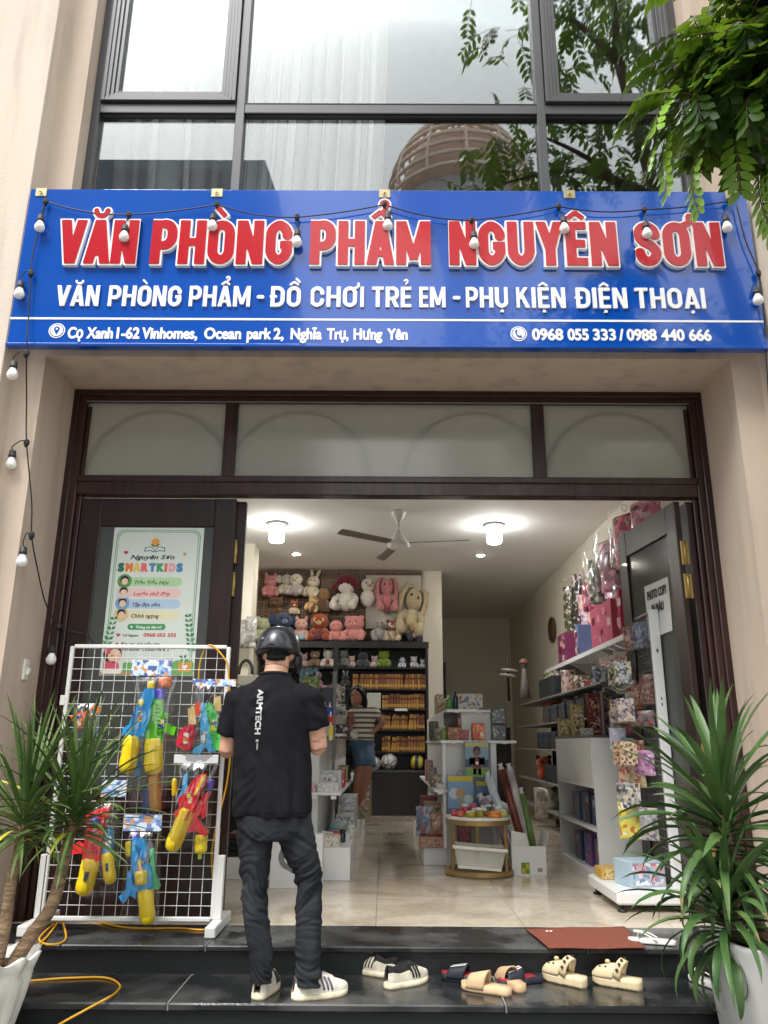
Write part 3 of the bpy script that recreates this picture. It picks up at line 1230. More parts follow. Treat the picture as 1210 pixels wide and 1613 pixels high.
mb.bb(SX0 + .0, SX1, SY - .0025, SY, zl - .007, zl + .007)
mb.build('divider_line', m_wht, sign)
mb = MB()
T = TR(0, SY, 0)
zb3, zt3 = sz(370, 534), sz(370, 517)
for w, a, b in (('Cọ', 107, 131), ('Xanh', 137, 178), ('1-62', 184, 220), ('Vinhomes,', 224, 311), ('Ocean', 322, 380), ('park', 389, 427), ('2,', 431, 447),
                ('Nghĩa', 458, 507), ('Trụ,', 515, 549), ('Hưng', 557, 602), ('Yên', 610, 642)):
    write(mb, w, sx(a, 526), sx(b, 526), zb3, zt3 - zb3, -.004, T, .045, .004)
zb3, zt3 = sz(980, 536), sz(980, 519)
for w, a, b in (('0968', 838, 887), ('055', 894, 927), ('333', 934, 970), ('/', 975, 982), ('0988', 987, 1034), ('440', 1041, 1078), ('666', 1085, 1120)):
    write(mb, w, sx(a, 528), sx(b, 528), zb3, zt3 - zb3, -.004, T, .05, .004)
mb.build('address_lettering', [m_wht], sign)
mb = MB()


def badge(x, z):
    disc(mb, x, z, .052, -.000, T, 0, 32, .003)
    disc(mb, x, z, .045, -.003, T, 1, 32, .001)
    disc(mb, x, z, .040, -.004, T, 0, 32, .001)


x, z = sx(90, 521), sz(90, 521)
badge(x, z)
pin = [(x + .018 * math.cos(a), z + .010 + .018 * math.sin(a)) for a in (math.radians(-25 + 230 * k / 14) for k in range(15))] + [(x, z - .032)]
mb.poly(pin, .001, T @ TR(0, -.006, 0), 1)
disc(mb, x, z + .010, .007, -.006, T, 0, 14, .001)
mb.build('location_mark', [m_wht, m_blue], sign)
mb = MB()
x, z = sx(817, 526), sz(817, 526)
badge(x, z)
hp = [(x - .018 + .03 * (1 - math.cos(a)) * .8, z + .020 - .042 * math.sin(a)) for a in (PI / 2 * k / 8 for k in range(9))]
mb.tube([(p[0], SY - .0055, p[1]) for p in hp], .0048, 6, 1)
mb.box((x - .015, SY - .0055, z + .017), (.014, .006, .018), RY(.5), .002, 1)
mb.box((x + .010, SY - .0055, z - .020), (.018, .006, .014), RY(.5), .002, 1)
mb.build('phone_mark', [m_wht, m_blue], sign)
BR = []
for px, py in ((65, 306), (342, 306), (606, 308), (897, 308), (1152, 310)):
    x = sx(px, py)
    q = MB()
    q.bb(x - .038, x + .038, SY - .006, SY - .001, SZ1 - .062, SZ1 + .004, .004)
    o = q.build('bracket', mat('plate_steel', rgb(170, 160, 128), .35, metal=.6), sign)
    e = MB()
    e.tube([(x + .011 * math.cos(a), SY - .016, SZ1 - .04 + .011 * math.sin(a)) for a in (2 * PI * k / 12 for k in range(12))], .0028, 6, 0, False, True, 1, True)
    e.cyl((x, SY - .006, SZ1 - .028), (x, SY - .018, SZ1 - .028), .004, 8)
    e.build('hook', m_brass, o)
    BR.append(Vector((x, SY - .02, SZ1 - .05)))

# ================================================================== festoon lights
m_cab = mat('black_cable', rgb(22, 22, 24), .45)
m_hold = mat('bulb_holder', rgb(46, 46, 48), .5)
m_bulb = mat('opal_bulb', rgb(246, 246, 244), .3, .01, 3, subsurf=.3)
fest = thing('string_light', 'black string of unlit round white bulbs draped along the blue sign and down the wall', 'string lights', (0, SY - .03, SZ1))
cab = MB()


def sag(a, b, d, n=14):
    a, b = Vector(a), Vector(b)
    return [a.lerp(b, k / n) - Vector((0, 0, d * 4 * (k / n) * (1 - k / n))) for k in range(n + 1)]


def drop_bulb(p, bulb_px, Yb, side=0):
    """junction at p; the holder and bulb hang below, in the photo the bulb centre is at bulb_px"""
    c = at(bulb_px[0], bulb_px[1], Y=Yb)
    top = c + Vector((0, 0, .075))
    cab.tube(bez([p, p + Vector((side * .03, -.004, .012 if side else -.02)), top + Vector((side * .008, 0, .03)), top], 5), .0035, 6)
    cab.box(tuple(p), (.034, .022, .034), RZ(.3), .006)
    cab.cyl(p + Vector((0, 0, .02)), p + Vector((0, 0, -.03)), .011, 8)
    h = MB()
    h.lathe([(.006, .082), (.012, .078), (.020, .074), (.021, .05), (.023, .048), (.023, .034), (.019, .030)], TR(c), 14)
    ho = h.build('bulb_holder', m_hold, fest)
    b = MB()
    b.lathe([(.016, .034), (.018, .024), (.026, .008), (.032, -.008), (.033, -.018), (.028, -.033), (.017, -.043), (.0001, -.046)], TR(c), 18)
    b.build('bulb', m_bulb, ho)


YJ = SY - .03
js = [at(x, y, Y=YJ) for x, y in ((72, 317), (203, 338), (342, 322), (468, 342), (606, 322), (743, 347), (880, 325), (1015, 330), (1148, 317))]
cab.tube([js[0]] + sum([sag(a, b, .012 if k % 2 else .03)[1:] for k, (a, b) in enumerate(zip(js, js[1:]))], []), .0045, 6)
for j, bp in zip(js, ((63, 355), (196, 371), (335, 354), (468, 379), (611, 353), (747, 382), (889, 358), (1019, 366), (1145, 356))):
    drop_bulb(j, bp, YJ - .01)
# down the left edge and the left reveal
lv = [at(72, 318, Y=YJ), at(52, 400, Y=YJ), at(49, 430, Y=YJ), at(45, 500, Y=YJ), at(42, 556, Y=YJ), at(42, 630, Y=4.62), at(42, 697, Y=4.64), at(50, 790, Y=4.64),
      at(50, 843, Y=4.64), at(58, 890, Y=4.70), at(72, 950, Y=5.0), at(93, 986, Y=5.15), at(115, 995, Y=5.17), at(135, 1000, Y=5.19), at(147, 1012, Y=5.2)]
cab.tube(bez(lv, 6), .0045, 6)
for j, bp, s in ((lv[2], (31, 460), -1), (lv[4], (20, 587), -1), (lv[6], (18, 728), -1), (lv[8], (35, 881), -1), (lv[11], (81, 1036), 0)):
    drop_bulb(j, bp, j.y, s)
rv = [at(1160, 322, Y=YJ), at(1175, 380, Y=YJ), at(1195, 430, Y=YJ), at(1203, 490, Y=YJ), at(1207, 560, Y=4.48), at(1212, 640, Y=4.48)]
cab.tube(bez(rv, 6), .0045, 6)
drop_bulb(rv[2], (1194, 470), YJ, 0)
cab.build('cable', m_cab, fest)
# ================================================================== lights and fan of the shop
m_white = mat('white_enamel', rgb(228, 229, 230), .32, .02, 3)
m_greyw = mat('grey_white_panel', rgb(206, 207, 206), .42, .03, 3)
m_black = mat('black_laminate', rgb(30, 29, 29), .4, .15, 5)
m_chrome = mat('chrome_wire', rgb(198, 200, 200), .25, .03, 4, metal=.8)
ZC = 3.84
m_lamp = mat('lit_lamp', (1, .99, .96), .4, 0, emit=27)
m_lamp4 = mat('lit_cap', (1, .99, .96), .4, 0, emit=150)
m_lamp3 = mat('dim_lamp', (1, .99, .96), .4, 0, emit=5)
m_lamp2 = mat('lit_downlight', (1, .93, .8), .4, 0, emit=110)
for (px, py, lab) in ((437, 824, 'lit white ceiling lamp above the left of the shop, left of the fan'),
                      (778, 826, 'lit white ceiling lamp above the right of the shop, right of the fan')):
    p = at(px, py, Z=ZC)
    t = thing('ceiling_lamp', lab, 'ceiling lamp', p, 'ceiling lamps')
    MB().lathe([(.14, -.0), (.15, -.012), (.14, -.025), (.09, -.035)], TR(p), 24).build('base_plate', cm(140, 140, 136, .5), t)
    MB().lathe([(.05, -.035), (.10, -.07), (.10, -.155)], TR(p), 24).build('opal_collar', m_lamp3, t)
    MB().lathe([(.10, -.156), (.10, -.22), (.09, -.25)], TR(p), 24, 0, True, None, False).build('lit_diffuser', m_lamp, t)
    MB().lathe([(.09, -.251), (.06, -.262), (.0001, -.266)], TR(p), 24).build('lit_cap', m_lamp4, t)
for (px, py, lab) in ((467, 872, 'small round lit downlight in the ceiling behind the left lamp'), (757, 874, 'small round lit downlight in the ceiling behind the right lamp')):
    p = at(px, py, Z=ZC)
    t = thing('downlight', lab, 'downlight', p, 'downlights')
    MB().lathe([(.085, 0), (.09, -.008), (.062, -.012)], TR(p), 20, 0, True, None, False).build('rim', m_white, t)
    MB().lathe([(.0001, -.009), (.064, -.009), (.06, -.014), (.0001, -.016)], TR(p), 20).build('lens', m_lamp2, t)
p = at(628, 806, Z=ZC)
fan = thing('ceiling_fan', 'white ceiling fan with three dark blades between the two lamps', 'ceiling fan', p)
MB().lathe([(.10, 0), (.095, -.02), (.05, -.11), (.022, -.15), (.02, -.19)], TR(p), 20).build('canopy', m_white, fan)
MB().cyl(p + Vector((0, 0, -.15)), p + Vector((0, 0, -.26)), .016, 10).build('rod', m_white, fan)
MB().lathe([(.02, -.22), (.045, -.26), (.10, -.37), (.135, -.40), (.14, -.45), (.11, -.475), (.0001, -.48)], TR(p), 24).build('motor', m_white, fan)
hub = p + Vector((0, 0, -.43))
m_blade = mat('fan_blade', rgb(122, 114, 104), .5)
for (px, py) in ((535, 836), (740, 850), (598, 880)):
    q = at(px, py, Z=hub.z + .03)
    d = Vector((q.x - hub.x, q.y - hub.y, 0))
    if d.length > 1.0:
        d = d.normalized() * .95
    b = MB()
    n = d.normalized()
    R = Matrix(((n.x, -n.y, 0, 0), (n.y, n.x, 0, 0), (0, 0, 1, 0), (0, 0, 0, 1)))
    b.grid(lambda u, v: (.14 + (d.length - .14) * u, (v - .5) * (.10 + .035 * u) * (1 if u < .97 else .8), .018 + (v - .5) * .03), 10, 4, 0, True, TR(hub) @ R)
    o = b.build('blade', m_blade, fan)
    o.modifiers.new('t', 'SOLIDIFY').thickness = .008

# ================================================================== the black bookcase at the back
BX0, BX1, BY, BT = -2.02, .67, 12.65, 2.60
bc = thing('bookcase', 'big black bookcase across the back wall with plush toys on top', 'bookcase', ((BX0 + BX1) / 2, BY, 0))
XU = at(528, 1100, Y=BY).x
mb = MB()
mb.bb(BX0, BX0 + .04, BY, 13.05, 0, BT)
mb.bb(BX1 - .04, BX1, BY, 13.05, 0, BT)
mb.bb(XU - .04, XU + .04, BY, 13.05, .64, BT - .1)
mb.bb(BX0 + .04, BX1 - .04, 13.02, 13.05, 0, BT)
mb.bb(BX0 - .01, BX1 + .01, BY - .01, 13.05, BT - .10, BT)
mb.build('carcass', m_black, bc)
SHZ = [at(600, y, Y=BY).z for y in (1051, 1085, 1116, 1149, 1184)]
for z in SHZ:
    MB().bb(BX0 + .04, BX1 - .04, BY + .01, 13.02, z - .025, z).build('shelf_board', m_black, bc)
zb = at(600, 1213, Y=BY).z
MB().bb(BX0 + .04, BX1 - .04, BY - .06, 13.02, zb - .03, zb).build('shelf_board', cm(70, 70, 70, .4), bc)
MB().bb(BX0 + .04, BX1 - .04, BY - .04, 13.02, .0, zb - .03).build('base_cabinet', m_black, bc)
# books
m_bk = [mat('book_%d' % k, rgb(*c), .55, .12, 30) for k, c in enumerate(((148, 104, 46), (126, 84, 38), (160, 118, 52), (112, 70, 40), (138, 92, 60)))]
bproto = []
for m in m_bk:
    b = MB()
    b.bb(-.02, .02, 0, .19, 0, .235, .003, 0)
    b.bb(-.0195, .0195, -.001, .0, .03, .075, 0, 1)
    b.bb(-.0195, .0195, -.001, .0, .15, .185, 0, 2)
    bproto.append(b.mesh('book', [m, cm(178, 140, 70, .6), cm(90, 48, 36, .6)]))
for r, (pxa, pxb, z) in enumerate(((555, 671, SHZ[1]), (602, 671, SHZ[2]), (602, 671, SHZ[3]), (602, 671, SHZ[4]))):
    x, xe = at(pxa, 1100, Y=BY).x, at(pxb, 1100, Y=BY).x
    k = 0
    while x < xe - .02:
        o = link('book', bproto[(k // 3 + r * 2 + (k % 5 == 2)) % 5])
        h = .86 + .14 * rnd.random() if r else .95 + .05 * rnd.random()
        o.location = (x + .022, BY + .02 + .02 * rnd.random(), z)
        o.scale.z = h
        o.rotation_euler.y = .14 if rnd.random() < .06 else 0
        tag(o, 'brown and yellow spined book standing in a packed row of the black bookcase', 'book', 'books packed in the bookcase rows')
        x += .0445
        k += 1
o = MB().bb(at(578, 1100, Y=BY).x, at(600, 1100, Y=BY).x, BY + .02, BY + .06, SHZ[2], SHZ[2] + .24, .003).build('ring_binder', cm(168, 172, 160, .5))
tag(o, 'pale grey green binder beside the books of the bookcase, right of the woman', 'binder')
o = MB().bb(at(622, 1117, Y=BY).x, at(642, 1117, Y=BY).x, BY - .012, BY + .012, SHZ[2] - .036, SHZ[2] + .002, .002).build('price_tag', cm(210, 210, 206, .5))
tag(o, 'white price strip on the bookcase edge under the second row of books', 'price tag')


def ball(px, py, r, Y, c1, c2, lab, pat):
    c = at(px, py, Y=Y)
    m = bpy.data.materials.new('ball_skin')
    m.use_nodes = True
    n, l = m.node_tree.nodes, m.node_tree.links
    b = n['Principled BSDF']
    tc = n.new('ShaderNodeTexCoord')
    if pat == 'pent':
        vo = n.new('ShaderNodeTexVoronoi')
        vo.feature = 'DISTANCE_TO_EDGE'
        vo.inputs['Scale'].default_value = 9
        l.new(tc.outputs['Object'], vo.inputs['Vector'])
        s = vo.outputs['Distance']
        p0, p1 = .04, .07
    else:
        wv = n.new('ShaderNodeTexWave')
        wv.inputs['Scale'].default_value = 2.6
        wv.inputs['Distortion'].default_value = 2
        l.new(tc.outputs['Object'], wv.inputs['Vector'])
        s = wv.outputs['Fac']
        p0, p1 = .48, .52
    rp = n.new('ShaderNodeValToRGB')
    rp.color_ramp.elements[0].position, rp.color_ramp.elements[1].position = p0, p1
    rp.color_ramp.elements[0].color, rp.color_ramp.elements[1].color = rgb(*c2) + (1,), rgb(*c1) + (1,)
    l.new(s, rp.inputs[0])
    l.new(rp.outputs[0], b.inputs['Base Color'])
    b.inputs['Roughness'].default_value = .4
    mb = MB().ell((0, 0, 0), r, RX(.6) @ RY(.4), 24, 16)
    me = mb.mesh('ball', [m])
    o = link('ball', me)
    o.location = (c.x, Y, zb + r)
    tag(o, lab, 'ball', 'balls on the low shelf')


ball(613, 1200, .125, BY + .07, (196, 196, 194), (40, 40, 44), 'white and dark football on the low shelf of the bookcase, left of the yellow ball', 'pent')
ball(657, 1200, .112, BY + .07, (186, 176, 60), (40, 46, 60), 'yellow and dark striped ball on the low shelf at the right end', 'wave')
ball(590, 1172, .10, BY - .3, (176, 178, 174), (60, 62, 66), 'grey white ball just behind the woman at the bookcase', 'pent')

# woven mesh board and pale board behind the plush toys
BYB = 13.02
x0, x1 = at(409, 893, Y=BYB).x, at(665, 893, Y=BYB).x
mb = MB()
r9 = random.Random(3)
x = x0
while x < x1:
    mb.bb(x, x + .028, BYB - .02, BYB - .008, 2.6, ZC - .01, 0, r9.randrange(2))
    x += .046
for k in range(26):
    z = 2.62 + k * .047
    mb.bb(x0, x1, BYB - .029, BYB - .021, z, z + .024, 0, r9.randrange(2))
mb.bb(x0, x1, BYB - .007, BYB, 2.6, ZC - .01, 0, 2)
t = mb.build('woven_board', [mat('rattan', rgb(112, 92, 74), .7, .2, 20), mat('rattan_b', rgb(134, 114, 94), .7, .2, 20), cm(60, 46, 40, .8)])
tag(t, 'brown woven board on the back wall behind the plush toys', 'board')
xa, xb = at(577, 905, Y=12.95).x, at(664, 905, Y=12.95).x
t = MB().bb(xa, xb, 12.955, 12.985, 2.85, at(600, 906, Y=12.95).z, .003).build('pale_board', cm(190, 184, 172, .6))
tag(t, 'pale board leaning behind the pink and cream plush rabbits', 'board')

# lit doorway at the far back
p0, p1 = at(672, 1043, Y=18.1), at(702, 1043, Y=18.1)
t = thing('back_doorway', 'black framed doorway with warm light at the dark back of the shop', 'doorway', (p0.x, 18.1, 0))
zt = p0.z
mb = MB()
mb.bb(p0.x, p0.x + .07, 18.08, 18.19, 0, zt)
mb.bb(p1.x - .1, p1.x, 18.08, 18.19, 0, zt)
mb.bb(p0.x + .07, p1.x - .1, 18.08, 18.19, zt - .12, zt)
mb.build('door_frame', m_black, t)
MB().bb(p0.x + .07, p1.x - .1, 18.15, 18.19, 0, zt - .12).build('door_panel', mat('lit_room', rgb(222, 184, 158), .6, .05, 3, emit=.3), t)  # glowing panel imitates the warm lit room beyond the doorway

# ================================================================== display gondolas


def shelfunit(name, lab, loc, parts):
    t = thing(name, lab, 'display shelf', loc)
    for nm, bl, m in parts:
        mb = MB()
        for b in bl:
            mb.bb(*b[:6], b[6] if len(b) > 6 else .004)
        mb.build(nm, m, t)
    return t


g1 = shelfunit('display_gondola', 'long white display gondola behind the man, left of the aisle', (-.8, 6.75, 0), [
    ('base_plinth', [(-.84, -.275, 6.75, 11.4, 0, .24)], m_white),
    ('spine_panel', [(-.84, -.55, 6.86, 11.4, .24, 1.42)], m_greyw),
    ('shelf_board', [(-.86, -.36, 6.79, 11.6, .628, .652)], m_white),
    ('shelf_board', [(-.549, -.38, 7.4, 11.6, 1.10, 1.12)], m_greyw),
    ('shelf_board', [(-.549, -.42, 7.4, 11.6, 1.36, 1.38)], m_greyw),
])
g1b = shelfunit('display_plinth', 'low white plinth holding black folders between the mesh rack and the man', (-1.1, 6.75, 0), [
    ('plinth_box', [(-1.62, -.845, 6.76, 8.0, 0, .16)], m_white), ('back_panel', [(-1.62, -.845, 8.01, 8.05, 0, 1.3)], m_black)])
for k, (dx, lab) in enumerate(((0, 'lowest'), (.015, 'second'), (-.01, 'third'), (.02, 'topmost'))):
    z = .162 + k * .045
    mb = MB()
    mb.bb(-1.28 + dx, -.95 + dx, 6.80, 7.05, z, z + .038, .004)
    t = mb.build('folder', [cm(34, 33, 35, .35) if k < 3 else cm(74, 38, 32, .4)])
    q = MB()
    q.bb(-1.04 + dx, -.99 + dx, 6.7975, 6.80, z + .010, z + .026)
    q.build('spine_label', cm(196, 194, 190, .5), t)
    tag(t, '%s %s in the pile of folders on the low white plinth' % (lab, 'black box file' if k < 3 else 'reddish brown box file'), 'folder', 'box files in the pile')
# paper bag with the big Q
pb = thing('shopping_bag', 'white paper bag printed with a big grey Q seen between the man\'s legs', 'paper bag', (-.66, 6.43, 0))
mb = MB()
mb.bb(-.86, -.47, 6.40, 6.56, 0, .37, .003)
mb.build('paper_body', cm(226, 226, 226, .5), pb)
mb = MB()
write(mb, 'Q', -.80, -.60, .13, .17, -.001, TR(0, 6.4, 0), .05, .0)
write(mb, 'on', -.55, -.49, .05, .05, -.001, TR(0, 6.4, 0), .03, .0)
mb.build('print', cm(128, 128, 130, .5), pb)

g2 = shelfunit('display_gondola', 'white tiered display gondola behind the round gold table, covered with small goods', (.7, 7.6, 0), [
    ('base_plinth', [(.345, 1.06, 7.6, 10.2, 0, .15)], m_white),
    ('spine_panel', [(.52, .535, 7.55, 10.2, .15, 1.33), (.535, .70, 7.56, 10.2, .15, 1.06), (.70, 1.0, 7.56, 10.2, .15, 1.33)], m_greyw),
    ('corner_post', [(.955, 1.01, 7.50, 7.56, .1, 1.05), (.52, .55, 7.5, 7.55, .15, 1.05)], m_white),
    ('shelf_board', [(.44, .53, 7.45, 10.6, .62, .645), (.531, .60, 7.45, 7.55, .62, .645)], m_white),
    ('shelf_board', [(.50, 1.19, 7.45, 10.2, 1.045, 1.07)], m_white),
    ('shelf_board', [(.56, .97, 7.48, 10.2, 1.32, 1.345)], m_white),
    ('shelf_board', [(1.0, 1.22, 7.45, 10.2, .45, .47)], m_white),
])
# round table
tb = thing('round_table', 'round side table with a white top and gold metal frame', 'side table', (.785, 7.1, 0))
c = Vector((.785, 7.13, 0))
R_ = .275
ZTB = .455
m_gold = mat('gold_metal', rgb(166, 138, 88), .35, .08, 9, metal=.55)
MB().lathe([(.0001, ZTB - .022), (R_ - .004, ZTB - .022), (R_, ZTB - .016), (R_, ZTB - .004), (R_ - .004, ZTB), (.0001, ZTB)], TR(c.x, c.y, 0), 40).build('table_top', mat('marble', rgb(228, 226, 220), .2, .06, 6), tb)
MB().lathe([(R_ - .02, ZTB - .06), (R_ - .004, ZTB - .06), (R_ - .004, ZTB - .023), (R_ - .02, ZTB - .023)], TR(c.x, c.y, 0), 40, 0, False).build('upper_ring', m_gold, tb)
MB().lathe([(R_ - .03, .012), (R_ + .012, .012), (R_ + .012, .045), (R_ - .03, .045), (R_ - .03, .012)], TR(c.x, c.y, 0), 40, 0, False, None, False).build('lower_ring', m_gold, tb)
for a in (-150, -38, 85):
    a = math.radians(a)
    x, y = c.x + (R_ - .012) * math.cos(a), c.y + (R_ - .012) * math.sin(a)
    b = MB()
    b.box((x, y, (.012 + ZTB - .05) / 2 + .0), (.034, .018, ZTB - .07), RZ(a + PI / 2), .003)
    b.cyl((x, y, 0), (x, y, .012), .012, 8)
    b.build('leg', m_gold, tb)
# basket under the table
bk = thing('storage_basket', 'white plastic basket with a fine mesh side tilted under the round table', 'basket', (.77, 7.0, .05))
m_bas = mat('white_plastic', rgb(226, 224, 212), .4, .02, 4)
W1, W0, D1, D0, H = .40, .35, .24, .20, .17
T = TR(.775, 7.02, .062) @ RY(.06) @ RZ(-.10)
mb = MB()
for y, s in ((-1, 1), (1, 1)):
    for k in range(25):
        u = (k / 24 - .5)
        mb.tube([(u * W0, y * D0 / 2, .02), (u * W1, y * D1 / 2, H - .025)], .0028, 4, 0, True, False)
    for k in range(9):
        v = k / 8
        w, d = W0 + (W1 - W0) * v, D0 + (D1 - D0) * v
        mb.tube([(-w / 2, y * d / 2, .02 + (H - .045) * v), (w / 2, y * d / 2, .02 + (H - .045) * v)], .0028, 4, 0, True, False)
for x in (-1, 1):
    mb.add([(x * W0 / 2, -D0 / 2, .0), (x * W0 / 2, D0 / 2, .0), (x * W1 / 2, D1 / 2, H - .02), (x * W1 / 2, -D1 / 2, H - .02)], [(0, 1, 2, 3)])
mb.add([(-W0 / 2, -D0 / 2, 0), (W0 / 2, -D0 / 2, 0), (W0 / 2, D0 / 2, 0), (-W0 / 2, D0 / 2, 0)], [(0, 1, 2, 3)])
mb.box((0, -D0 / 2, .01), (W0, .004, .022))
mb.box((0, D0 / 2, .01), (W0, .004, .022))
mb.V = [tuple(T @ Vector(v)) for v in mb.V]
mb.build('mesh_body', m_bas, bk)
mb = MB()
mb.box((0, -D1 / 2 - .012, H - .012), (W1 + .05, .026, .028), None, .008)
mb.box((0, D1 / 2 + .012, H - .012), (W1 + .05, .026, .028), None, .008)
mb.box((-W1 / 2 - .012, 0, H - .012), (.026, D1 + .05, .0279), None, .008)
mb.box((W1 / 2 + .012, 0, H - .012), (.026, D1 + .05, .0279), None, .008)
mb.V = [tuple(T @ Vector(v)) for v in mb.V]
mb.build('rim', m_bas, bk)
# white open carton with rolls of wrapping paper
bx = thing('open_carton', 'open white cardboard box with a green and yellow print beside the round table', 'cardboard box', (1.2, 7.2, 0))
m_card = mat('white_card', rgb(224, 223, 220), .6, .03, 5)
x0, x1, y0, y1, h = 1.05, 1.335, 7.06, 7.34, .225
mb = MB()
mb.bb(x0, x1, y0, y0 + .006, 0, h)
mb.bb(x0, x1, y1 - .006, y1, 0, h)
mb.bb(x0, x0 + .006, y0 + .006, y1 - .006, 0, h)
mb.bb(x1 - .006, x1, y0 + .006, y1 - .006, 0, h)
mb.bb(x0, x1, y0, y1, 0, .006)
mb.build('carton_body', m_card, bx)
for pts in ([(x0, y0, h), (x0 + .15, y0 + .01, h), (x0 + .12, y0 - .035, h + .10), (x0 + .0, y0 - .02, h + .12)],
            [(x1, y0, h), (x1, y1, h), (x1 + .03, y1, h + .12), (x1 + .035, y0 + .02, h + .10)],
            [(x0, y0, h), (x0, y1, h), (x0 - .02, y1, h + .12), (x0 - .03, y0, h + .10)]):
    o = MB().add(pts, [(0, 1, 2, 3)]).build('flap', m_card, bx)
    o.modifiers.new('t', 'SOLIDIFY').thickness = .004
mb = MB()
mb.bb(1.125, 1.195, y0 - .002, y0, .015, .10, 0, 0)
mb.bb(1.13, 1.16, y0 - .003, y0 - .002, .02, .055, 0, 1)
mb.bb(1.165, 1.19, y0 - .003, y0 - .002, .05, .09, 0, 1)
mb.build('print', [cm(96, 140, 52, .5), cm(206, 170, 60, .5)], bx)
mb = MB()
mb.bb(1.26, 1.30, y0 - .002, y0, .03, .06)
mb.build('stamp', cm(150, 150, 150, .5), bx)
for k, (bxp, tpx, r, c1, lab) in enumerate((((1.13, 7.2), (770, 1225), .035, (196, 206, 214), 'pale blue and floral wrapped gift roll leaning furthest left in the white carton'),
                                           ((1.20, 7.12), (760, 1260), .042, (150, 132, 150), 'shiny lilac wrapped roll lying across the front of the white carton'),
                                           ((1.22, 7.2), (790, 1212), .030, (112, 52, 40), 'reddish brown shiny roll standing in the white carton'),
                                           ((1.26, 7.25), (803, 1212), .032, (176, 168, 168), 'silver grey roll standing behind the brown roll in the carton'),
                                           ((1.29, 7.22), (822, 1250), .028, (96, 122, 62), 'green roll standing at the right of the white carton'),
                                           ((1.12, 7.28), (772, 1262), .03, (92, 112, 52), 'olive green roll at the back left of the white carton'))):
    top = at(tpx[0], tpx[1], Y=7.25)
    b0 = Vector((bxp[0], bxp[1], .02))
    mb = MB()
    mb.tube([b0, b0.lerp(top, .5), top], [r, r * 1.15, r * 1.05], 12)
    t = mb.build('wrapping_roll', mat('foil_%d' % k, rgb(*c1), .25, .45, 14, stretch=(1, 1, .35), detail=6, bump=.3, bscale=30))
    q = MB()
    q.tube([top, top + (top - b0).normalized() * .03, top + (top - b0).normalized() * .05], [r, r * .5, r * .9], 10)
    q.build('gathered_top', cm(200, 200, 204, .25), t)
    tag(t, lab, 'wrapping roll', 'rolls in the white carton')

# ================================================================== right hand counter with open compartments, and the mesh end unit
ct = thing('white_counter', 'white counter with open compartments of toy boxes at the right of the shop', 'counter', (1.62, 6.4, 0))
cx0, cx1, cy0, cy1, czt = 1.60, 2.5, 6.36, 7.72, 1.11
mb = MB()
mb.bb(cx0, cx1, cy0, cy0 + .03, .06, czt - .02)
mb.bb(cx0, cx1, cy1 - .03, cy1, .06, czt - .02)
mb.bb(cx0 + .45, cx0 + .48, cy0 + .03, cy1 - .03, .06, czt - .02)
mb.bb(cx0 - .004, cx0 + .02, cy0 + .03, cy1 - .03, .735, czt - .021)
mb.build('carcass', m_greyw, ct)
MB().bb(cx0 - .006, cx1, cy0 - .006, cy1 + .006, czt - .02, czt, .004).build('counter_top', cm(70, 70, 72, .35), ct)
for z in (.08, .40, .715):
    MB().bb(cx0, cx0 + .45, cy0 + .03, cy1 - .03, z, z + .022).build('shelf_board', m_white, ct)
MB().bb(cx0 + .005, cx0 + .45, cy0 + .005, cy1 - .005, 0, .079).build('plinth', m_white, ct)
eu = thing('mesh_end_unit', 'white end rack with base tray and upright mesh grid beside the right door leaf', 'display rack', (1.7, 5.7, 0))
MB().bb(1.50, 1.98, 5.58, 6.33, .045, .125, .012).build('base_tray', m_white, eu)
for x, y in ((1.54, 5.62), (1.54, 6.25), (1.93, 5.62)):
    MB().lathe([(.03, 0), (.03, .012), (.014, .016), (.014, .045)], TR(x, y, 0), 12).build('foot', cm(36, 36, 38, .5), eu)
mb = MB()
mb.bb(1.90, 1.965, 5.66, 5.70, .126, 1.98, .004)
mb.build('post', m_white, eu)
mb = MB()
for k in range(30):
    z = .18 + k * .06
    mb.bb(1.929, 1.933, 5.70, 6.34, z - .002, z + .002)
for k in range(14):
    y = 5.72 + k * .047
    mb.bb(1.934, 1.938, y - .002, y + .002, .14, 1.97)
mb.bb(1.925, 1.94, 5.70, 6.34, 1.965, 1.98)
mb.bb(1.925, 1.94, 6.33, 6.345, .126, 1.965)
mb.build('mesh_grid', m_chrome, eu)
sl = MB()
for z in (1.3, 1.34):
    sl.bb(1.928, 1.936, 5.6585, 5.66, z, z + .02)
sl.bb(1.924, 1.940, 5.6584, 5.6599, 1.675, 1.69)
sl.bb(1.930, 1.934, 5.6580, 5.6598, 1.66, 1.705)
sl.build('slot', cm(60, 60, 60, .6), eu)

# wall shelf on the right wall, and the dark rack further back
ws = thing('wall_shelf', 'long white wall shelf high on the right wall carrying pink doll boxes', 'wall shelf', (2.6, 9, 2.1))
zs = 2.12
MB().bb(2.44, 2.85, 7.3, 12.2, zs - .03, zs, .006).build('shelf_board', m_white, ws)
MB().bb(2.436, 2.446, 7.3, 12.2, zs - .045, zs + .012, .004).build('front_lip', m_white, ws)
for y in (7.6, 9.2, 10.8, 12.0):
    MB().poly([(2.84, zs - .03), (2.5, zs - .03), (2.84, zs - .26)], .012, TR(0, y, 0)).build('shelf_bracket', m_chrome, ws)
rk = thing('dark_rack', 'dark shelf rack with pale shelves along the right wall deep in the shop', 'shelf rack', (2.4, 10, 0))
for y in (8.2, 10.0, 11.9, 13.4):
    MB().bb(2.72, 2.84, y, y + .05, 0, 1.75).build('upright', m_black, rk)
MB().bb(2.80, 2.845, 8.25, 13.4, 0.05, 1.72).build('back_panel', cm(40, 38, 38, .6), rk)
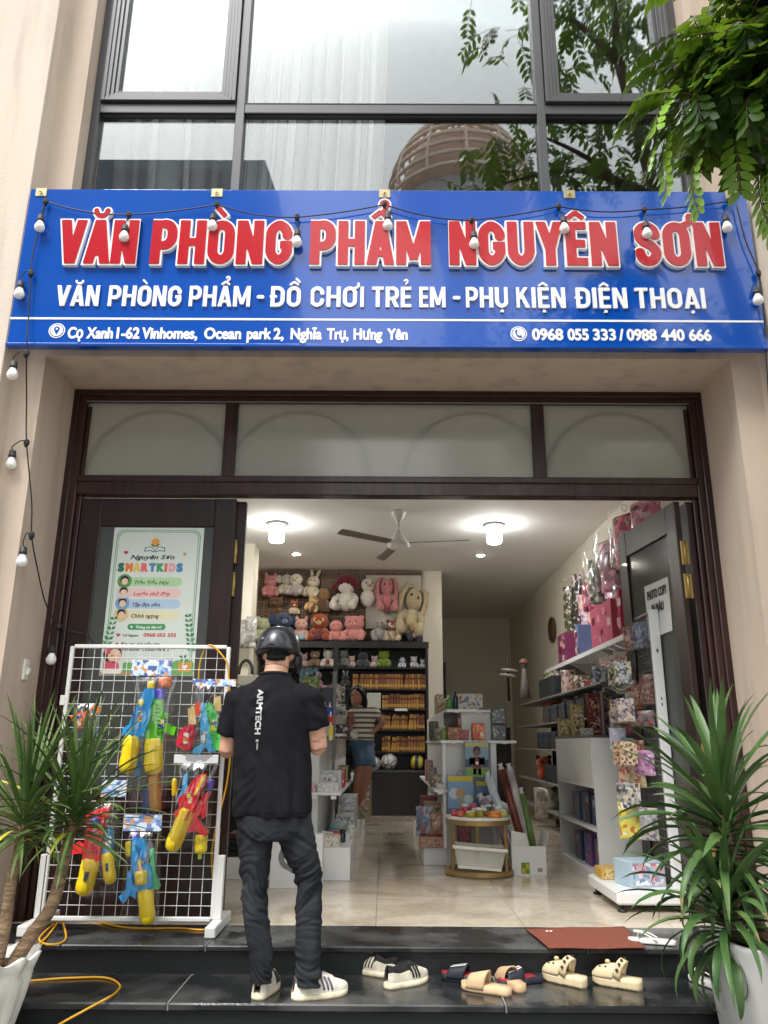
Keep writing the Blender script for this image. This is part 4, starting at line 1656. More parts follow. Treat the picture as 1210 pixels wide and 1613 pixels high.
for z, x in ((.22, 2.10), (.56, 2.12), (.98, 2.12), (1.32, 2.18), (1.66, 2.2)):
    MB().bb(x, 2.80, 8.25, 13.4, z - .022, z, .004).build('shelf_board', cm(126, 124, 120, .5), rk)
t = thing('oval_mirror', 'small oval mirror with a brown wooden frame on the right wall', 'mirror', at(871, 992, X=2.84))
c = t.location.copy()
ring = [(c.x - .02, c.y + .24 * math.cos(a), c.z + .2 * math.sin(a)) for a in (2 * PI * k / 28 for k in range(28))]
MB().tube(ring, .02, 8, 0, False, True, 1, True).build('wooden_frame', cm(96, 66, 40, .4), t)
MB().add([(c.x - .018, y, z) for _, y, z in ring], [tuple(range(28))]).build('mirror_glass', cm(110, 110, 104, .08, metal=.9), t)
# ================================================================== plush toys
m_eye = cm(20, 18, 18, .15)
_pl = {}


def fur(c):
    if c not in _pl:
        _pl[c] = mat('plush', rgb(*c), .95, .16, 30, sheen=.4, bump=.5, bscale=120)
    return _pl[c]


def plush(label, px, py0, py1, Y, col, head=None, ears='round', earc=None, snout=None, beak=None, belly=None, hat=None, dress=None, lean=0,
          limbs=True, group='plush toys on top of the bookcase', name='plush_toy', wide=1., hs=1., tilt=0, mask=None):
    """sits facing the street; py0 top of the head, py1 seat"""
    top, base = at(px, py0, Y=Y), at(px, py1, Y=Y)
    h = (top.z - base.z) / (1.0 + (.28 if ears in ('up', 'cat') else 0))
    t = thing(name, label, 'plush toy', base, group)
    T = TR(base) @ RZ(rnd.uniform(-.25, .25)) @ RY(lean) @ SCL(h * wide, h, h)
    TH = T @ TR(0, -.02, .70) @ RY(tilt)
    head = head or col
    mb = MB()
    mb.ell((0, 0, .26), (.25, .22, .29), None, 16, 10)
    if limbs:
        for s in (-1, 1):
            mb.tube([(s * .18, -.05, .42), (s * .30, -.16, .30), (s * .30, -.24, .20)], [.085, .09, .095], 8)
            mb.ell((s * .30, -.25, .19), .095, None, 8, 6)
            mb.tube([(s * .15, -.06, .10), (s * .25, -.26, .09), (s * .27, -.36, .10)], [.10, .11, .12], 8)
            mb.ell((s * .27, -.37, .11), (.12, .10, .13), None, 10, 6)
    mb.V = [tuple(T @ Vector(v)) for v in mb.V]
    hb = MB()
    hb.ell((0, 0, 0), (.29 * hs, .25 * hs, .27 * hs), None, 18, 12)
    hb.V = [tuple(TH @ Vector(v)) for v in hb.V]
    n = len(mb.V)
    mb.V += hb.V
    mb.Fc += [tuple(i + n for i in f) for f in hb.Fc]
    mb.M += [1] * len(hb.Fc)
    mb.S += hb.S
    mb.build('body', [fur(col), fur(head)], t)

    def p(nm, fn, m):
        q = MB()
        fn(q)
        q.V = [tuple(TH @ Vector(v)) for v in q.V]
        return q.build(nm, m, t)
    ec = fur(earc or head)
    for s in (-1, 1):
        if ears == 'round':
            p('ear', lambda q: q.ell((s * .22, .02, .22), (.10, .05, .10), None, 10, 6), ec)
        elif ears == 'cat':
            p('ear', lambda q: q.lathe([(.11, 0), (.08, .10), (.0001, .24)], TR(s * .17, .0, .20) @ RY(s * .3) @ SCL(1, .5, 1), 10), ec)
        elif ears == 'long':
            p('ear', lambda q: q.tube([(s * .12, .02, .24), (s * .28, .0, .22), (s * .36, -.02, 0), (s * .34, -.06, -.32), (s * .33, -.07, -.40)], [.06, .09, .105, .11, .04], 10, flat=.5), ec)
        elif ears == 'up':
            p('ear', lambda q: q.tube([(s * .10, .02, .2), (s * .14, .02, .38), (s * .19, .02, .55), (s * .2, .02, .60)], [.07, .085, .07, .03], 10, flat=.5), ec)
        elif ears == 'wide':
            p('ear', lambda q: q.ell((s * .36, .03, .04), (.18, .05, .2), None, 12, 8), ec)
        p('eye', lambda q: q.ell((s * .10, -.235 * hs, .04), .028, None, 8, 6), m_eye)
    if snout:
        p('snout', lambda q: q.ell((0, -.22 * hs, -.06), (.11, .09, .085), None, 12, 8), fur(snout))
        p('nose', lambda q: q.ell((0, -.30 * hs, -.03), (.03, .02, .022), None, 8, 6), m_eye)
    if beak:
        p('beak', lambda q: q.ell((0, -.27 * hs, -.05), (.09, .11, .045), None, 12, 8), fur(beak))
    if mask:
        for s in (-1, 1):
            p('eye_patch', lambda q: q.ell((s * .12, -.19 * hs, .03), (.09, .055, .10), RY(s * .5), 10, 8), fur(mask))
    if belly:
        q = MB().ell((0, -.075, .27), (.17, .17, .2), None, 12, 8)
        q.V = [tuple(T @ Vector(v)) for v in q.V]
        q.build('belly_patch', fur(belly), t)
    if dress:
        q = MB().lathe([(.16, .46), (.20, .36), (.30, .16), (.37, .04)], T, 18, 0, True, lambda w, r, z: r * (1 + .08 * math.sin(9 * w) * (z < .3)))
        q.build('dress', fur(dress), t)
    if hat:
        p('hair', lambda q: (q.ell((0, .04, .07), (.34, .27, .28), None, 14, 10), q.tube([(-.26, 0, .08), (-.36, -.02, -.12), (-.40, -.02, -.22)], [.10, .10, .04], 8),
                             q.tube([(.26, 0, .08), (.34, -.02, -.10)], [.10, .06], 8)), fur(hat))
    return t


PINK, CREAM, WHT = (214, 140, 140), (208, 194, 160), (214, 210, 200)
YL, YH = 12.78, 12.92
zt = BT
pl = plush
pl('pink plush pig with pointed ears and pink dress, top left of the pile', 425, 896, 940, YH, PINK, ears='cat', snout=(226, 160, 156), dress=(206, 130, 132))
pl('pale cream plush elephant beside the pink pig in the top row', 451, 904, 937, YH, (196, 192, 170), ears='wide', dress=(190, 184, 164))
pl('white plush duck with a yellow beak in the top row of the left pile', 466, 903, 938, YH - .1, (176, 168, 160), head=(222, 216, 204), ears='none', beak=(222, 178, 70))
pl('cream plush rabbit with upright ears at the right of the white duck', 490, 897, 941, YH, (212, 200, 176), ears='up', lean=.15)
pl('dark brown plush bear half hidden in the left of the pile', 434, 938, 976, YH, (104, 70, 40), snout=(120, 84, 52))
pl('orange and white plush fox with dark mask lying in the middle of the left pile', 463, 940, 968, YH - .12, (204, 188, 160), head=(168, 84, 40), ears='cat', snout=(220, 208, 184), mask=(84, 36, 24))
pl('small tan plush dog with raised paw beside the orange fox', 488, 936, 964, YH - .05, (214, 178, 116), snout=(226, 206, 170), lean=.3)
pl('dim brown plush dog in the shade right of the cream rabbit', 508, 926, 966, YH, (96, 72, 56), head=(142, 108, 66), ears='wide', earc=(66, 48, 40))
pl('pale green plush rabbit at the lower left end above the helmet', 414, 972, 1010, YL, (188, 192, 158), ears='round')
pl('dark blue plush bear in the lower row behind the helmet', 446, 964, 1010, YL, (52, 66, 96), ears='wide', snout=(120, 134, 160))
pl('pink plush pig in a pale blue dress in the lower row', 474, 964, 1010, YL, (208, 160, 146), ears='cat', snout=(226, 178, 166), dress=(150, 172, 178))
pl('reddish orange plush red panda with pale eye patches in the lower row', 503, 967, 1010, YL, (150, 66, 28), ears='round', earc=(110, 46, 22), snout=(214, 182, 140), mask=(206, 160, 110), hs=1.15, dress=(96, 48, 56))
pl('pink plush octopus slumped beside the red panda', 529, 977, 1010, YL, (212, 138, 134), ears='none', hs=1.1)
pl('large pink plush bear with pale face in the middle of the lower row', 558, 970, 1010, YL, (210, 138, 134), ears='round', snout=(226, 164, 158), wide=1.25, hs=1.1)
pl('white plush doll with dark red hair sitting high on the board', 546, 906, 962, YH, WHT, ears='none', hat=(106, 16, 34), hs=.9)
pl('white plush seagull with black tie and yellow feet', 579, 908, 955, YH, WHT, ears='none', beak=(196, 158, 60), hs=.8, limbs=False)
pl('pink plush rabbit with long hanging ears against the pale board', 609, 908, 964, YH, (200, 128, 130), ears='long', hs=.85, wide=.75)
pl('big cream plush rabbit with long hanging ears leaning at the right end', 643, 920, 1002, YH, (190, 174, 138), ears='long', hs=.8, lean=.16, tilt=.2, wide=.68)
pl('grey plush goose with a long neck in the lower row', 597, 972, 1010, YL, (150, 148, 148), ears='none', hs=.6)
pl('brown and white plush squirrel with white goggles in the lower row', 619, 976, 1010, YL, (206, 188, 158), head=(122, 62, 38), snout=(214, 196, 170), mask=(220, 220, 216))
pl('purple plush penguin with a cream belly at the right end of the shelf top', 652, 978, 1010, YL, (62, 52, 84), head=(176, 154, 116), belly=(212, 200, 160), ears='round')
g = 'plush toys in the bookcase compartments'
YS = BY + .14
pl('pale pink plush cat in the left compartment behind the helmet', 478, 1024, 1051, YS, (186, 150, 146), ears='cat', group=g)
pl('brown teddy bear in the left compartment of the bookcase', 496, 1024, 1051, YS, (122, 96, 70), snout=(176, 150, 118), group=g)
pl('white plush bear with a red pocket in the left compartment', 517, 1022, 1051, YS, (196, 194, 188), belly=(150, 50, 48), group=g)
pl('dim grey plush rabbit at the start of the long compartment', 540, 1022, 1050, YS, (102, 104, 102), ears='round', group=g)
pl('small pink and white plush mouse left of the dark grey plush', 554, 1033, 1051, YS, (190, 160, 154), group=g)
pl('dark grey plush rabbit with white paws in the middle compartment', 572, 1020, 1051, YS, (58, 62, 70), ears='up', group=g, wide=1.2)
pl('small pink and white plush mouse right of the dark grey plush', 590, 1033, 1051, YS, (196, 168, 164), belly=(206, 200, 196), group=g)
pl('lime green plush frog in the bookcase compartment', 605, 1024, 1051, YS, (110, 134, 30), ears='round', group=g, wide=1.1)
pl('little white plush, leftmost of three at the right end of the compartment', 634, 1035, 1052, YS, (186, 188, 196), ears='none', group=g)
pl('little white plush with pink ears, middle of three at the right end', 652, 1034, 1052, YS, (190, 186, 188), ears='round', earc=(206, 160, 166), group=g)
pl('little white plush, rightmost of three beside the bookcase side', 666, 1035, 1052, YS, (184, 190, 194), ears='cat', group=g)
pl('dark plush rabbit with pale ears hanging at the left of the books', 544, 1056, 1080, YS - .15, (44, 50, 56), ears='up', earc=(110, 140, 150), group=g)
pl('mauve plush octopus behind the bottles left of the woman', 498, 1056, 1085, YS - .2, (120, 88, 98), ears='none', group=g)

# ================================================================== small goods: boxes, jars, packs
m_clear = glassmat('clear_film', (.95, .96, .97), .05, .12)
m_film = glassmat('crinkled_film', (.95, .96, .97), .075, .14)
PAL = [(206, 60, 52), (222, 150, 54), (232, 206, 90), (92, 160, 92), (70, 130, 190), (150, 110, 180), (230, 150, 170), (236, 236, 230), (60, 66, 84), (120, 86, 60)]


def carton(label, c, d, col, cols, seed=1, cat='box', group=None, rz=0, name='product_box', rough=.35, lid=None):
    """c = middle of the base; d = (w, depth, h)"""
    t = thing(name, label, cat, c, group)
    w, dp, h = d
    mb = MB().box((c[0], c[1], c[2] + h / 2), d, None, min(.004, h * .08))
    mb.build('carton', cm(*col, rough), t)
    q = MB()
    q.V = []
    y = c[1] - dp / 2
    q.bb(c[0] - w * .44, c[0] + w * .44, y - .0006, y, c[2] + h * .08, c[2] + h * .92, 0, 0)
    q.build('printed_front', printmat((cols[0], cols[0], cols[1], col) + tuple(cols[2:]), seed, 3.5 / max(.04, min(w, h)), rough), t)
    if rz:
        t.rotation_euler.z = rz
    return t


def jar(label, c, r, h, body, lidc, cat='jar', group=None, name='jar', clear=False):
    t = thing(name, label, cat, c, group)
    MB().lathe([(r * .8, 0), (r, .004), (r, h * .68), (r * .72, h * .76)], TR(c), 16).build('jar_body', cm(*body, .12, coat=.5), t)
    MB().lathe([(r * .74, h * .745), (r * .80, h * .76), (r * .80, h * .98), (r * .74, h)], TR(c), 16).build('lid', cm(*lidc, .3), t)
    return t


def bottle(label, c, r, h, body, capc, group=None, name='bottle'):
    t = thing(name, label, 'bottle', c, group)
    MB().lathe([(r * .9, 0), (r, .005), (r, h * .62), (r * .8, h * .74), (r * .38, h * .82), (r * .36, h * .86)], TR(c), 14).build('bottle_body', cm(*body, .2, coat=.4), t)
    MB().lathe([(r * .42, h * .85), (r * .44, h * .87), (r * .40, h)], TR(c), 12).build('cap', cm(*capc, .35), t)
    return t


def bag(label, c, w, h, dp, col, cols, seed=1, card=None, cat='bagged product', group=None, name='product_bag', film=None, R=None):
    """a filled pouch hanging from its top middle c, facing -Y; optional printed header card"""
    t = thing(name, label, cat, c, group)
    r = random.Random(seed)
    ph = r.uniform(0, 6)
    hc = h * .16 if card else h * .04
    T = TR(c) @ (R if R is not None else Matrix.Identity(4))

    def f(sgn):
        def fn(u, v):
            x = (u - .5) * w * (1 - .05 * math.sin(PI * v))
            e = (1 - abs(2 * u - 1) ** 3) * (math.sin(PI * min(1, .04 + v * .96)) ** .5)
            wr = .08 * math.sin(14 * u + ph + 5 * v) * math.sin(9 * v + ph) * e
            return (x, sgn * dp / 2 * (e * .9 + wr), -hc - (h - hc) * v)
        return fn
    mb = MB()
    mb.grid(f(-1), 14, 18, 0, True, T)
    mb.grid(f(1), 14, 18, 0, True, T)
    mb.build('pouch', film or printmat((col, cols[0], col, cols[0]) + tuple(cols[1:]), seed, 3.2 / w, .28), t)
    if card:
        q = MB()
        q.bb(-w * .5, w * .5, -.003, .003, -hc, 0, .001, 0)
        q.V = [tuple(T @ Vector(v)) for v in q.V]
        q.build('header_card', [cm(*card, .4)] + [cm(*cc, .4) for cc in cols[:3]], t)
    return t


V3 = Vector
# --- jars on the round table
for x, y, r, h, b, l, lab in ((-.20, -.05, .030, .05, (196, 70, 84), (222, 96, 110), 'pink slime tub at the left edge of the round table'),
                              (-.155, -.12, .034, .045, (206, 96, 70), (226, 130, 96), 'coral slime tub near the left front of the round table'),
                              (-.08, -.17, .042, .05, (176, 152, 40), (214, 206, 180), 'yellow slime tub at the front left of the round table'),
                              (-.0, -.15, .038, .075, (150, 140, 40), (232, 232, 228), 'white lidded jar of olive yellow slime, tallest at the table front'),
                              (.07, -.12, .034, .045, (150, 84, 40), (170, 110, 60), 'brown orange tub behind the orange jar on the table'),
                              (.12, -.19, .055, .05, (222, 126, 40), (234, 160, 84), 'wide orange slime tub at the front of the round table'),
                              (.20, -.10, .040, .055, (196, 186, 90), (226, 224, 200), 'pale yellow tub at the right edge of the round table'),
                              (.17, .0, .032, .075, (214, 204, 150), (236, 236, 230), 'cream jar with white lid behind the pale yellow tub'),
                              (-.10, .05, .034, .09, (190, 60, 76), (226, 222, 222), 'red jar with white lid at the back left of the table'),
                              (-.02, .10, .036, .09, (200, 80, 100), (214, 120, 136), 'pink capped jar at the back middle of the table'),
                              (.055, .04, .030, .08, (230, 228, 224), (220, 220, 220), 'all white jar in the middle of the round table'),
                              (.10, .08, .034, .085, (28, 74, 52), (220, 222, 220), 'dark green jar with white lid on the round table'),
                              (.16, .10, .030, .085, (170, 50, 44), (230, 226, 220), 'red jar at the back right of the round table'),
                              (-.03, -.05, .032, .06, (206, 196, 190), (235, 235, 232), 'pale clear jar in the centre of the round table')):
    jar(lab, V3((c.x * 0 + .785 + x, 7.13 + y, ZTB)), r, h, b, l, 'jar', 'slime jars on the round table')

# --- printed gift bags hanging on the front of the tiered gondola


def giftbag(label, pxa, pya, pxb, pyb, Y, cols, paint):
    a, b = at(pxa, pya, Y=Y), at(pxb, pyb, Y=Y)
    t = thing('gift_bag', label, 'gift bag', (a.x, Y, b.z), 'printed gift bags on the central display')
    MB().bb(a.x, b.x, Y, Y + .03, b.z, a.z, .003).build('paper_body', cm(*cols[0], .35), t)
    q = MB()
    paint(q, a.x, b.x, b.z, a.z, Y - .0006)
    q.build('printed_picture', [cm(*k, .35) for k in cols], t)
    h = MB()
    xm = (a.x + b.x) / 2
    h.tube([(xm + .03 * math.cos(w), Y + .01, a.z + .05 * math.sin(w)) for w in (PI * k / 10 for k in range(11))], .002, 5)
    h.build('cord_handle', cm(60, 56, 60, .6), t)


def pic_player(q, x0, x1, z0, z1, y):
    w, h = x1 - x0, z1 - z0
    xm = (x0 + x1) / 2
    q.bb(x0 + .003, x1 - .003, y, y + .0006, z0 + h * .02, z0 + h * .28, 0, 1)
    q.bb(x0 + .003, x1 - .003, y, y + .0006, z0 + h * .281, z0 + h * .50, 0, 2)
    q.bb(x0 + .003, x1 - .003, y, y + .0006, z0 + h * .86, z0 + h * .97, 0, 5)
    pill(q, xm - w * .17, xm + w * .17, z0 + h * .22, z0 + h * .58, y - .0003, I4, 3, .0003, .02)
    for s in (-1, 1):
        pill(q, xm + s * w * .10 - w * .05, xm + s * w * .10 + w * .05, z0 + h * .08, z0 + h * .24, y - .0003, I4, 3, .0003)
        pill(q, xm + s * w * .2 - w * .04, xm + s * w * .2 + w * .04, z0 + h * .34, z0 + h * .56, y - .0006, I4, 4, .0003)
    disc(q, xm, z0 + h * .72, w * .17, y - .0003, I4, 4, 20, .0003)
    disc(q, xm, z0 + h * .77, w * .15, y - .0006, I4, 6, 20, .0003)
    disc(q, xm, z0 + h * .70, w * .11, y - .0012, I4, 4, 20, .0003)
    disc(q, xm, z0 + h * .40, w * .07, y - .0012, I4, 7, 14, .0003)


giftbag('gift bag with a cartoon boy footballer in red, upper of the display bags', 732, 1168, 771, 1225, 7.42,
        [(128, 158, 176), (120, 160, 70), (70, 70, 110), (110, 44, 50), (112, 76, 58), (196, 180, 110), (40, 30, 30), (220, 220, 220)], pic_player)


def pic_cup(q, x0, x1, z0, z1, y):
    w, h = x1 - x0, z1 - z0
    xm = (x0 + x1) / 2
    q.bb(x0 + .003, x1 - .003, y, y + .0006, z0 + h * .88, z1 - .003, 0, 1)
    q.bb(x0 + .003, x1 - .003, y, y + .0006, z0 + .003, z0 + h * .3, 0, 3)
    disc(q, x0 + w * .25, z0 + h * .62, w * .2, y, I4, 4, 18, .0004)
    disc(q, x0 + w * .8, z0 + h * .5, w * .17, y, I4, 4, 18, .0004)
    pill(q, xm - w * .07, xm + w * .07, z0 + h * .16, z0 + h * .6, y - .0006, I4, 2, .0003)
    pill(q, xm - w * .16, xm + w * .16, z0 + h * .10, z0 + h * .2, y - .0009, I4, 2, .0003)
    disc(q, xm, z0 + h * .62, w * .19, y - .0009, I4, 2, 20, .0003)


giftbag('blue gift bag with a gold cup and yellow top edge, left behind the round table', 705, 1222, 747, 1296, 7.40,
        [(120, 156, 190), (202, 182, 50), (176, 152, 104), (96, 96, 130), (196, 206, 212)], pic_cup)
giftbag('dark blue gift bag half hidden behind the gold cup bag', 749, 1230, 777, 1294, 7.43, [(84, 120, 160), (186, 170, 60), (60, 70, 110), (120, 150, 180), (150, 170, 190)], pic_cup)

# --- on the tiers of the central gondola
zt1, zt2, zt3 = 1.345, 1.07, .645


def xy(px, Y): return at(px, 1150, Y=Y).x


carton('rack of coloured fabric swatch packs on the top tier of the central display', (xy(741, 7.7), 7.7, zt1), (.24, .08, .15), (206, 204, 196), ((190, 190, 180), (190, 176, 90), (70, 84, 120), (150, 50, 44)), 4)
bottle('green bottle on the top tier, left of the swatch packs', (xy(708, 7.6), 7.6, zt1), .035, .13, (84, 140, 70), (196, 200, 190), 'bottles on the top tier')
bottle('dark teal bottle on the top tier beside the green one', (xy(718, 7.65), 7.65, zt1), .03, .17, (30, 66, 76), (30, 56, 66), 'bottles on the top tier')
carton('thin dark blue tray jutting from the top tier', (xy(768, 7.5), 7.5, zt1), (.16, .09, .012), (40, 44, 66), ((60, 66, 90), (40, 44, 60)), 3)
carton('red box with white swirls standing behind the middle tier goods', (xy(735, 7.65), 7.65, zt2 + .0), (.17, .05, .22), (176, 44, 48), ((190, 60, 60), (226, 214, 210), (206, 150, 146)), 8)
carton('orange brown biscuit box on the left of the middle tier', (xy(716, 7.53), 7.53, zt2), (.13, .06, .115), (158, 92, 50), ((140, 76, 40), (70, 40, 30), (200, 150, 90)), 5)
carton('dark red box in front of the red swirl box on the middle tier', (xy(731, 7.52), 7.52, zt2), (.08, .05, .085), (120, 34, 40), ((150, 44, 50), (200, 90, 90)), 6)
t = carton('bright orange red tub pack on the middle tier, right of the dark red box', (xy(753, 7.54), 7.54, zt2), (.115, .08, .15), (206, 82, 36), ((214, 100, 50), (222, 170, 90), (176, 40, 40), (230, 210, 180)), 9)
bottle('white glue stick between the dark red box and the orange pack', (xy(740, 7.5), 7.5, zt2), .011, .1, (220, 220, 216), (210, 210, 206))
bottle('lime green squeeze tube at the left of the middle tier', (xy(699, 7.52), 7.52, zt2), .028, .13, (112, 140, 70), (190, 196, 180))
carton('upper dark grey packaged toy with teal top on the right of the middle tier', (xy(785, 7.55), 7.55, zt2 + .145), (.13, .09, .145), (58, 62, 66), ((66, 72, 76), (150, 158, 160), (110, 40, 48), (90, 160, 156)), 11)
carton('lower dark grey packaged toy under the teal topped one on the middle tier', (xy(785, 7.55), 7.55, zt2), (.13, .09, .14), (52, 54, 58), ((70, 74, 78), (160, 164, 164), (120, 124, 126)), 12)
carton('clear pack of beads on the lower left shelf of the central display', (xy(694, 7.5), 7.5, zt3), (.09, .1, .05), (176, 172, 168), ((190, 190, 190), (150, 150, 156), (210, 200, 196)), 13)
for k, (x, y, z, w, d, h, colr, lab) in enumerate((
        (.47, 7.9, zt3, .08, .1, .11, (120, 110, 90), 'tan box deeper on the lower left shelf of the central display'),
        (.48, 8.5, zt3, .07, .2, .16, (150, 140, 134), 'grey pack far along the lower left shelf of the central display'),
        (.48, 9.2, zt3, .07, .3, .22, (190, 130, 120), 'pinkish packs far along the lower left shelf'),
        (.50, 8.2, zt2, .06, .3, .18, (70, 80, 70), 'dark green goods on the middle tier along the aisle'),
        (.51, 8.9, zt2, .06, .4, .2, (60, 56, 54), 'dark goods on the middle tier deeper along the aisle'),
        (.58, 8.8, zt1, .08, .4, .2, (150, 140, 96), 'yellowish packs on the top tier deeper along the aisle'))):
    carton(lab, (x, y, z), (w, d, h), colr, (tuple(min(255, v + 24) for v in colr), tuple(v // 2 for v in colr), (200, 196, 188)), 20 + k)
# under it, on the plinth and floor at the aisle side
t = carton('orange brown cardboard tray of craft goods on the left plinth of the central display', (.42, 7.66, .15), (.22, .2, .09), (176, 122, 90), ((186, 132, 100), (150, 96, 70), (60, 56, 54)), 31)
bag('clear bag of blue and pink craft goods standing in the brown tray', V3((.36, 7.68, .50)), .16, .26, .1, (120, 130, 150), ((170, 176, 186), (176, 90, 70), (90, 110, 150)), 33)
bag('clear bag of orange trinkets in the brown tray, right of the blue one', V3((.48, 7.66, .44)), .15, .20, .1, (150, 120, 104), ((176, 140, 120), (196, 84, 50), (220, 200, 180)), 34)
carton('pale brown box of cards behind the craft bags by the aisle', (.47, 7.95, .15), (.2, .2, .36), (150, 128, 96), ((180, 160, 120), (110, 86, 60), (200, 180, 140)), 35)
carton('pink red box deeper under the lower shelf of the central display', (.46, 8.5, .15), (.2, .3, .38), (140, 70, 76), ((170, 90, 96), (200, 150, 150), (90, 50, 50)), 36)
carton('dark red gift box behind the basket under the round table', (.70, 7.5, .15), (.12, .06, .22), (110, 36, 46), ((130, 44, 56), (180, 60, 70), (70, 50, 80)), 37)

# --- left gondola: shelf of white accessory packs, plinth of jars, hanging markers
zs1 = .652
for k, (x, y, z, w, d, h, colr, lab) in enumerate((
        (-.47, 6.86, zs1, .17, .10, .035, (222, 222, 222), 'lowest white pack at the front of the left shelf'),
        (-.47, 6.86, zs1 + .036, .17, .10, .035, (216, 218, 220), 'second white pack stacked at the front of the left shelf'),
        (-.62, 6.84, zs1, .10, .08, .055, (210, 150, 156), 'pink and white pack at the left of the left shelf'),
        (-.52, 7.05, zs1, .22, .10, .14, (188, 188, 192), 'clear plastic tray of hair clips behind the white packs'),
        (-.50, 7.20, zs1, .24, .10, .16, (200, 200, 204), 'second clear tray further back on the left shelf'),
        (-.42, 7.6, zs1, .10, .2, .15, (170, 60, 60), 'red boxes behind the clear trays on the left shelf'),
        (-.44, 8.1, zs1, .10, .2, .14, (90, 80, 80), 'dark goods deeper on the left shelf'),
        (-.44, 8.8, zs1, .10, .5, .16, (150, 140, 80), 'yellow green packs near the woman on the left shelf'))):
    carton(lab, (x, y, z), (w, d, h), colr, (tuple(min(255, v + 14) for v in colr), (170, 170, 176), (230, 230, 230), (150, 80, 84)), 40 + k)
for k, (x, y, z, w, d, h, colr, lab) in enumerate((
        (-.45, 6.84, .24, .16, .12, .09, (206, 196, 184), 'low tray of stickers at the front of the left plinth'),
        (-.47, 7.1, .24, .10, .10, .08, (226, 226, 226), 'white box behind the sticker tray'),
        (-.38, 7.25, .24, .16, .12, .06, (216, 218, 220), 'flat white packs at the middle of the left plinth'),
        (-.36, 7.8, .24, .16, .5, .18, (176, 178, 182), 'stacked clear containers deeper on the left plinth'),
        (-.36, 8.4, .24, .16, .5, .26, (166, 168, 172), 'taller stack of clear containers deep on the left plinth'),
        (-.33, 9.4, .24, .30, .35, .20, (150, 140, 104), 'beige carton on the far end of the left plinth'),
        (-.33, 9.75, .24, .34, .3, .38, (134, 122, 92), 'second beige carton behind the first at the far end'),
        (-.42, 9.2, .46, .08, .05, .24, (100, 72, 46), 'brown wooden board standing at the far end of the left gondola'))):
    carton(lab, (x, y, z), (w, d, h), colr, (tuple(min(255, v + 16) for v in colr), tuple(int(v * .7) for v in colr), (210, 206, 200)), 60 + k)
jar('clear jar with a red lid on the white plinth left of the aisle', V3((-.40, 6.98, .24)), .035, .10, (190, 188, 186), (190, 40, 44), group='jars on the left plinth')
jar('clear jar with grey lid beside the red lidded one', V3((-.50, 6.97, .24)), .035, .10, (190, 188, 186), (206, 206, 206), group='jars on the left plinth')
jar('dark bottle cap jar behind the red lidded jar', V3((-.36, 7.12, .24)), .03, .10, (40, 42, 46), (30, 30, 34), group='jars on the left plinth')
jar('teal round tub on the left plinth', V3((-.44, 7.35, .24)), .05, .12, (100, 140, 146), (120, 160, 164), group='jars on the left plinth')
jar('cream round tub on the left plinth', V3((-.30, 7.42, .24)), .045, .1, (206, 204, 190), (214, 212, 200), group='jars on the left plinth')
# marker packs hanging beside the man's arm
for k, (py0, py1, px, colr, lab) in enumerate(((1083, 1112, 516, (40, 42, 48), 'black marker blister pack hanging above the blue one'), (1113, 1127, 517, (34, 50, 140), 'blue marker blister pack hanging beside the man'),
                                              (1128, 1143, 517, (180, 40, 44), 'red marker blister pack hanging beside the man'), (1142, 1165, 521, (214, 204, 50), 'yellow highlighter with white tip hanging beside the arm of the man'))):
    a, b = at(px - (8 if k < 3 else 3), py0, Y=6.72), at(px + (8 if k < 3 else 3), py1, Y=6.72)
    t = thing('marker_pack', lab, 'marker', ((a.x + b.x) / 2, 6.72, b.z), 'marker packs hanging by the man')
    MB().bb(a.x, b.x, 6.72, 6.74, b.z, a.z, .004).build('blister', cm(*colr, .25), t)
    for i in range(2 if k < 3 else 1):
        x = a.x + (b.x - a.x) * ((i + .5) / (2 if k < 3 else 1))
        MB().cyl((x, 6.712, b.z - .012), (x, 6.712, b.z + .03), .007, 8).build('tip', cm(226, 226, 224, .4), t)
hk = thing('hanging_rail', 'tall grey peg rail on the left gondola holding the marker packs', 'rail', (at(524, 1160, Y=6.8).x, 6.8, .65))
MB().bb(at(522, 1160, Y=6.78).x, at(528, 1160, Y=6.78).x, 6.78, 6.80, 1.06, 1.62).build('upright', cm(110, 110, 108, .5), hk)
q = MB()
for z in (1.2, 1.35, 1.5, 1.6):
    q.cyl((at(520, 1160, Y=6.78).x, 6.68, z), (at(524, 1160, Y=6.78).x, 6.79, z), .004, 6)
q.build('peg', m_chrome, hk)
for k, (px, py, Y, w, h, colr, lab) in enumerate(((523, 1078, 8.2, .2, .26, (150, 130, 134), 'pinkish grey plush bag hanging left of the woman'), (491, 1065, 7.6, .16, .22, (120, 140, 70), 'lime green pouch hanging behind the right shoulder of the man'),
                                                 (487, 1050, 8.4, .20, .34, (86, 130, 150), 'blue bottle shaped bag hanging right of the helmet'), (535, 1108, 8.5, .14, .12, (120, 130, 130), 'grey green caps on the top shelf left of the woman'),
                                                 (533, 1076, 8.7, .16, .2, (110, 118, 100), 'dim green pouch hanging behind the woman\'s hand'), (540, 1140, 8.0, .16, .14, (60, 54, 58), 'dark pouch on the middle shelf left of the woman'),
                                                 (548, 1150, 8.1, .2, .08, (176, 174, 168), 'pale toy pack on the middle shelf edge left of the woman'))):
    bag(lab, at(px, py, Y=Y), w, h, .09, colr, (tuple(min(255, v + 30) for v in colr), tuple(v // 2 for v in colr), (200, 196, 190)), 80 + k, cat='pouch')
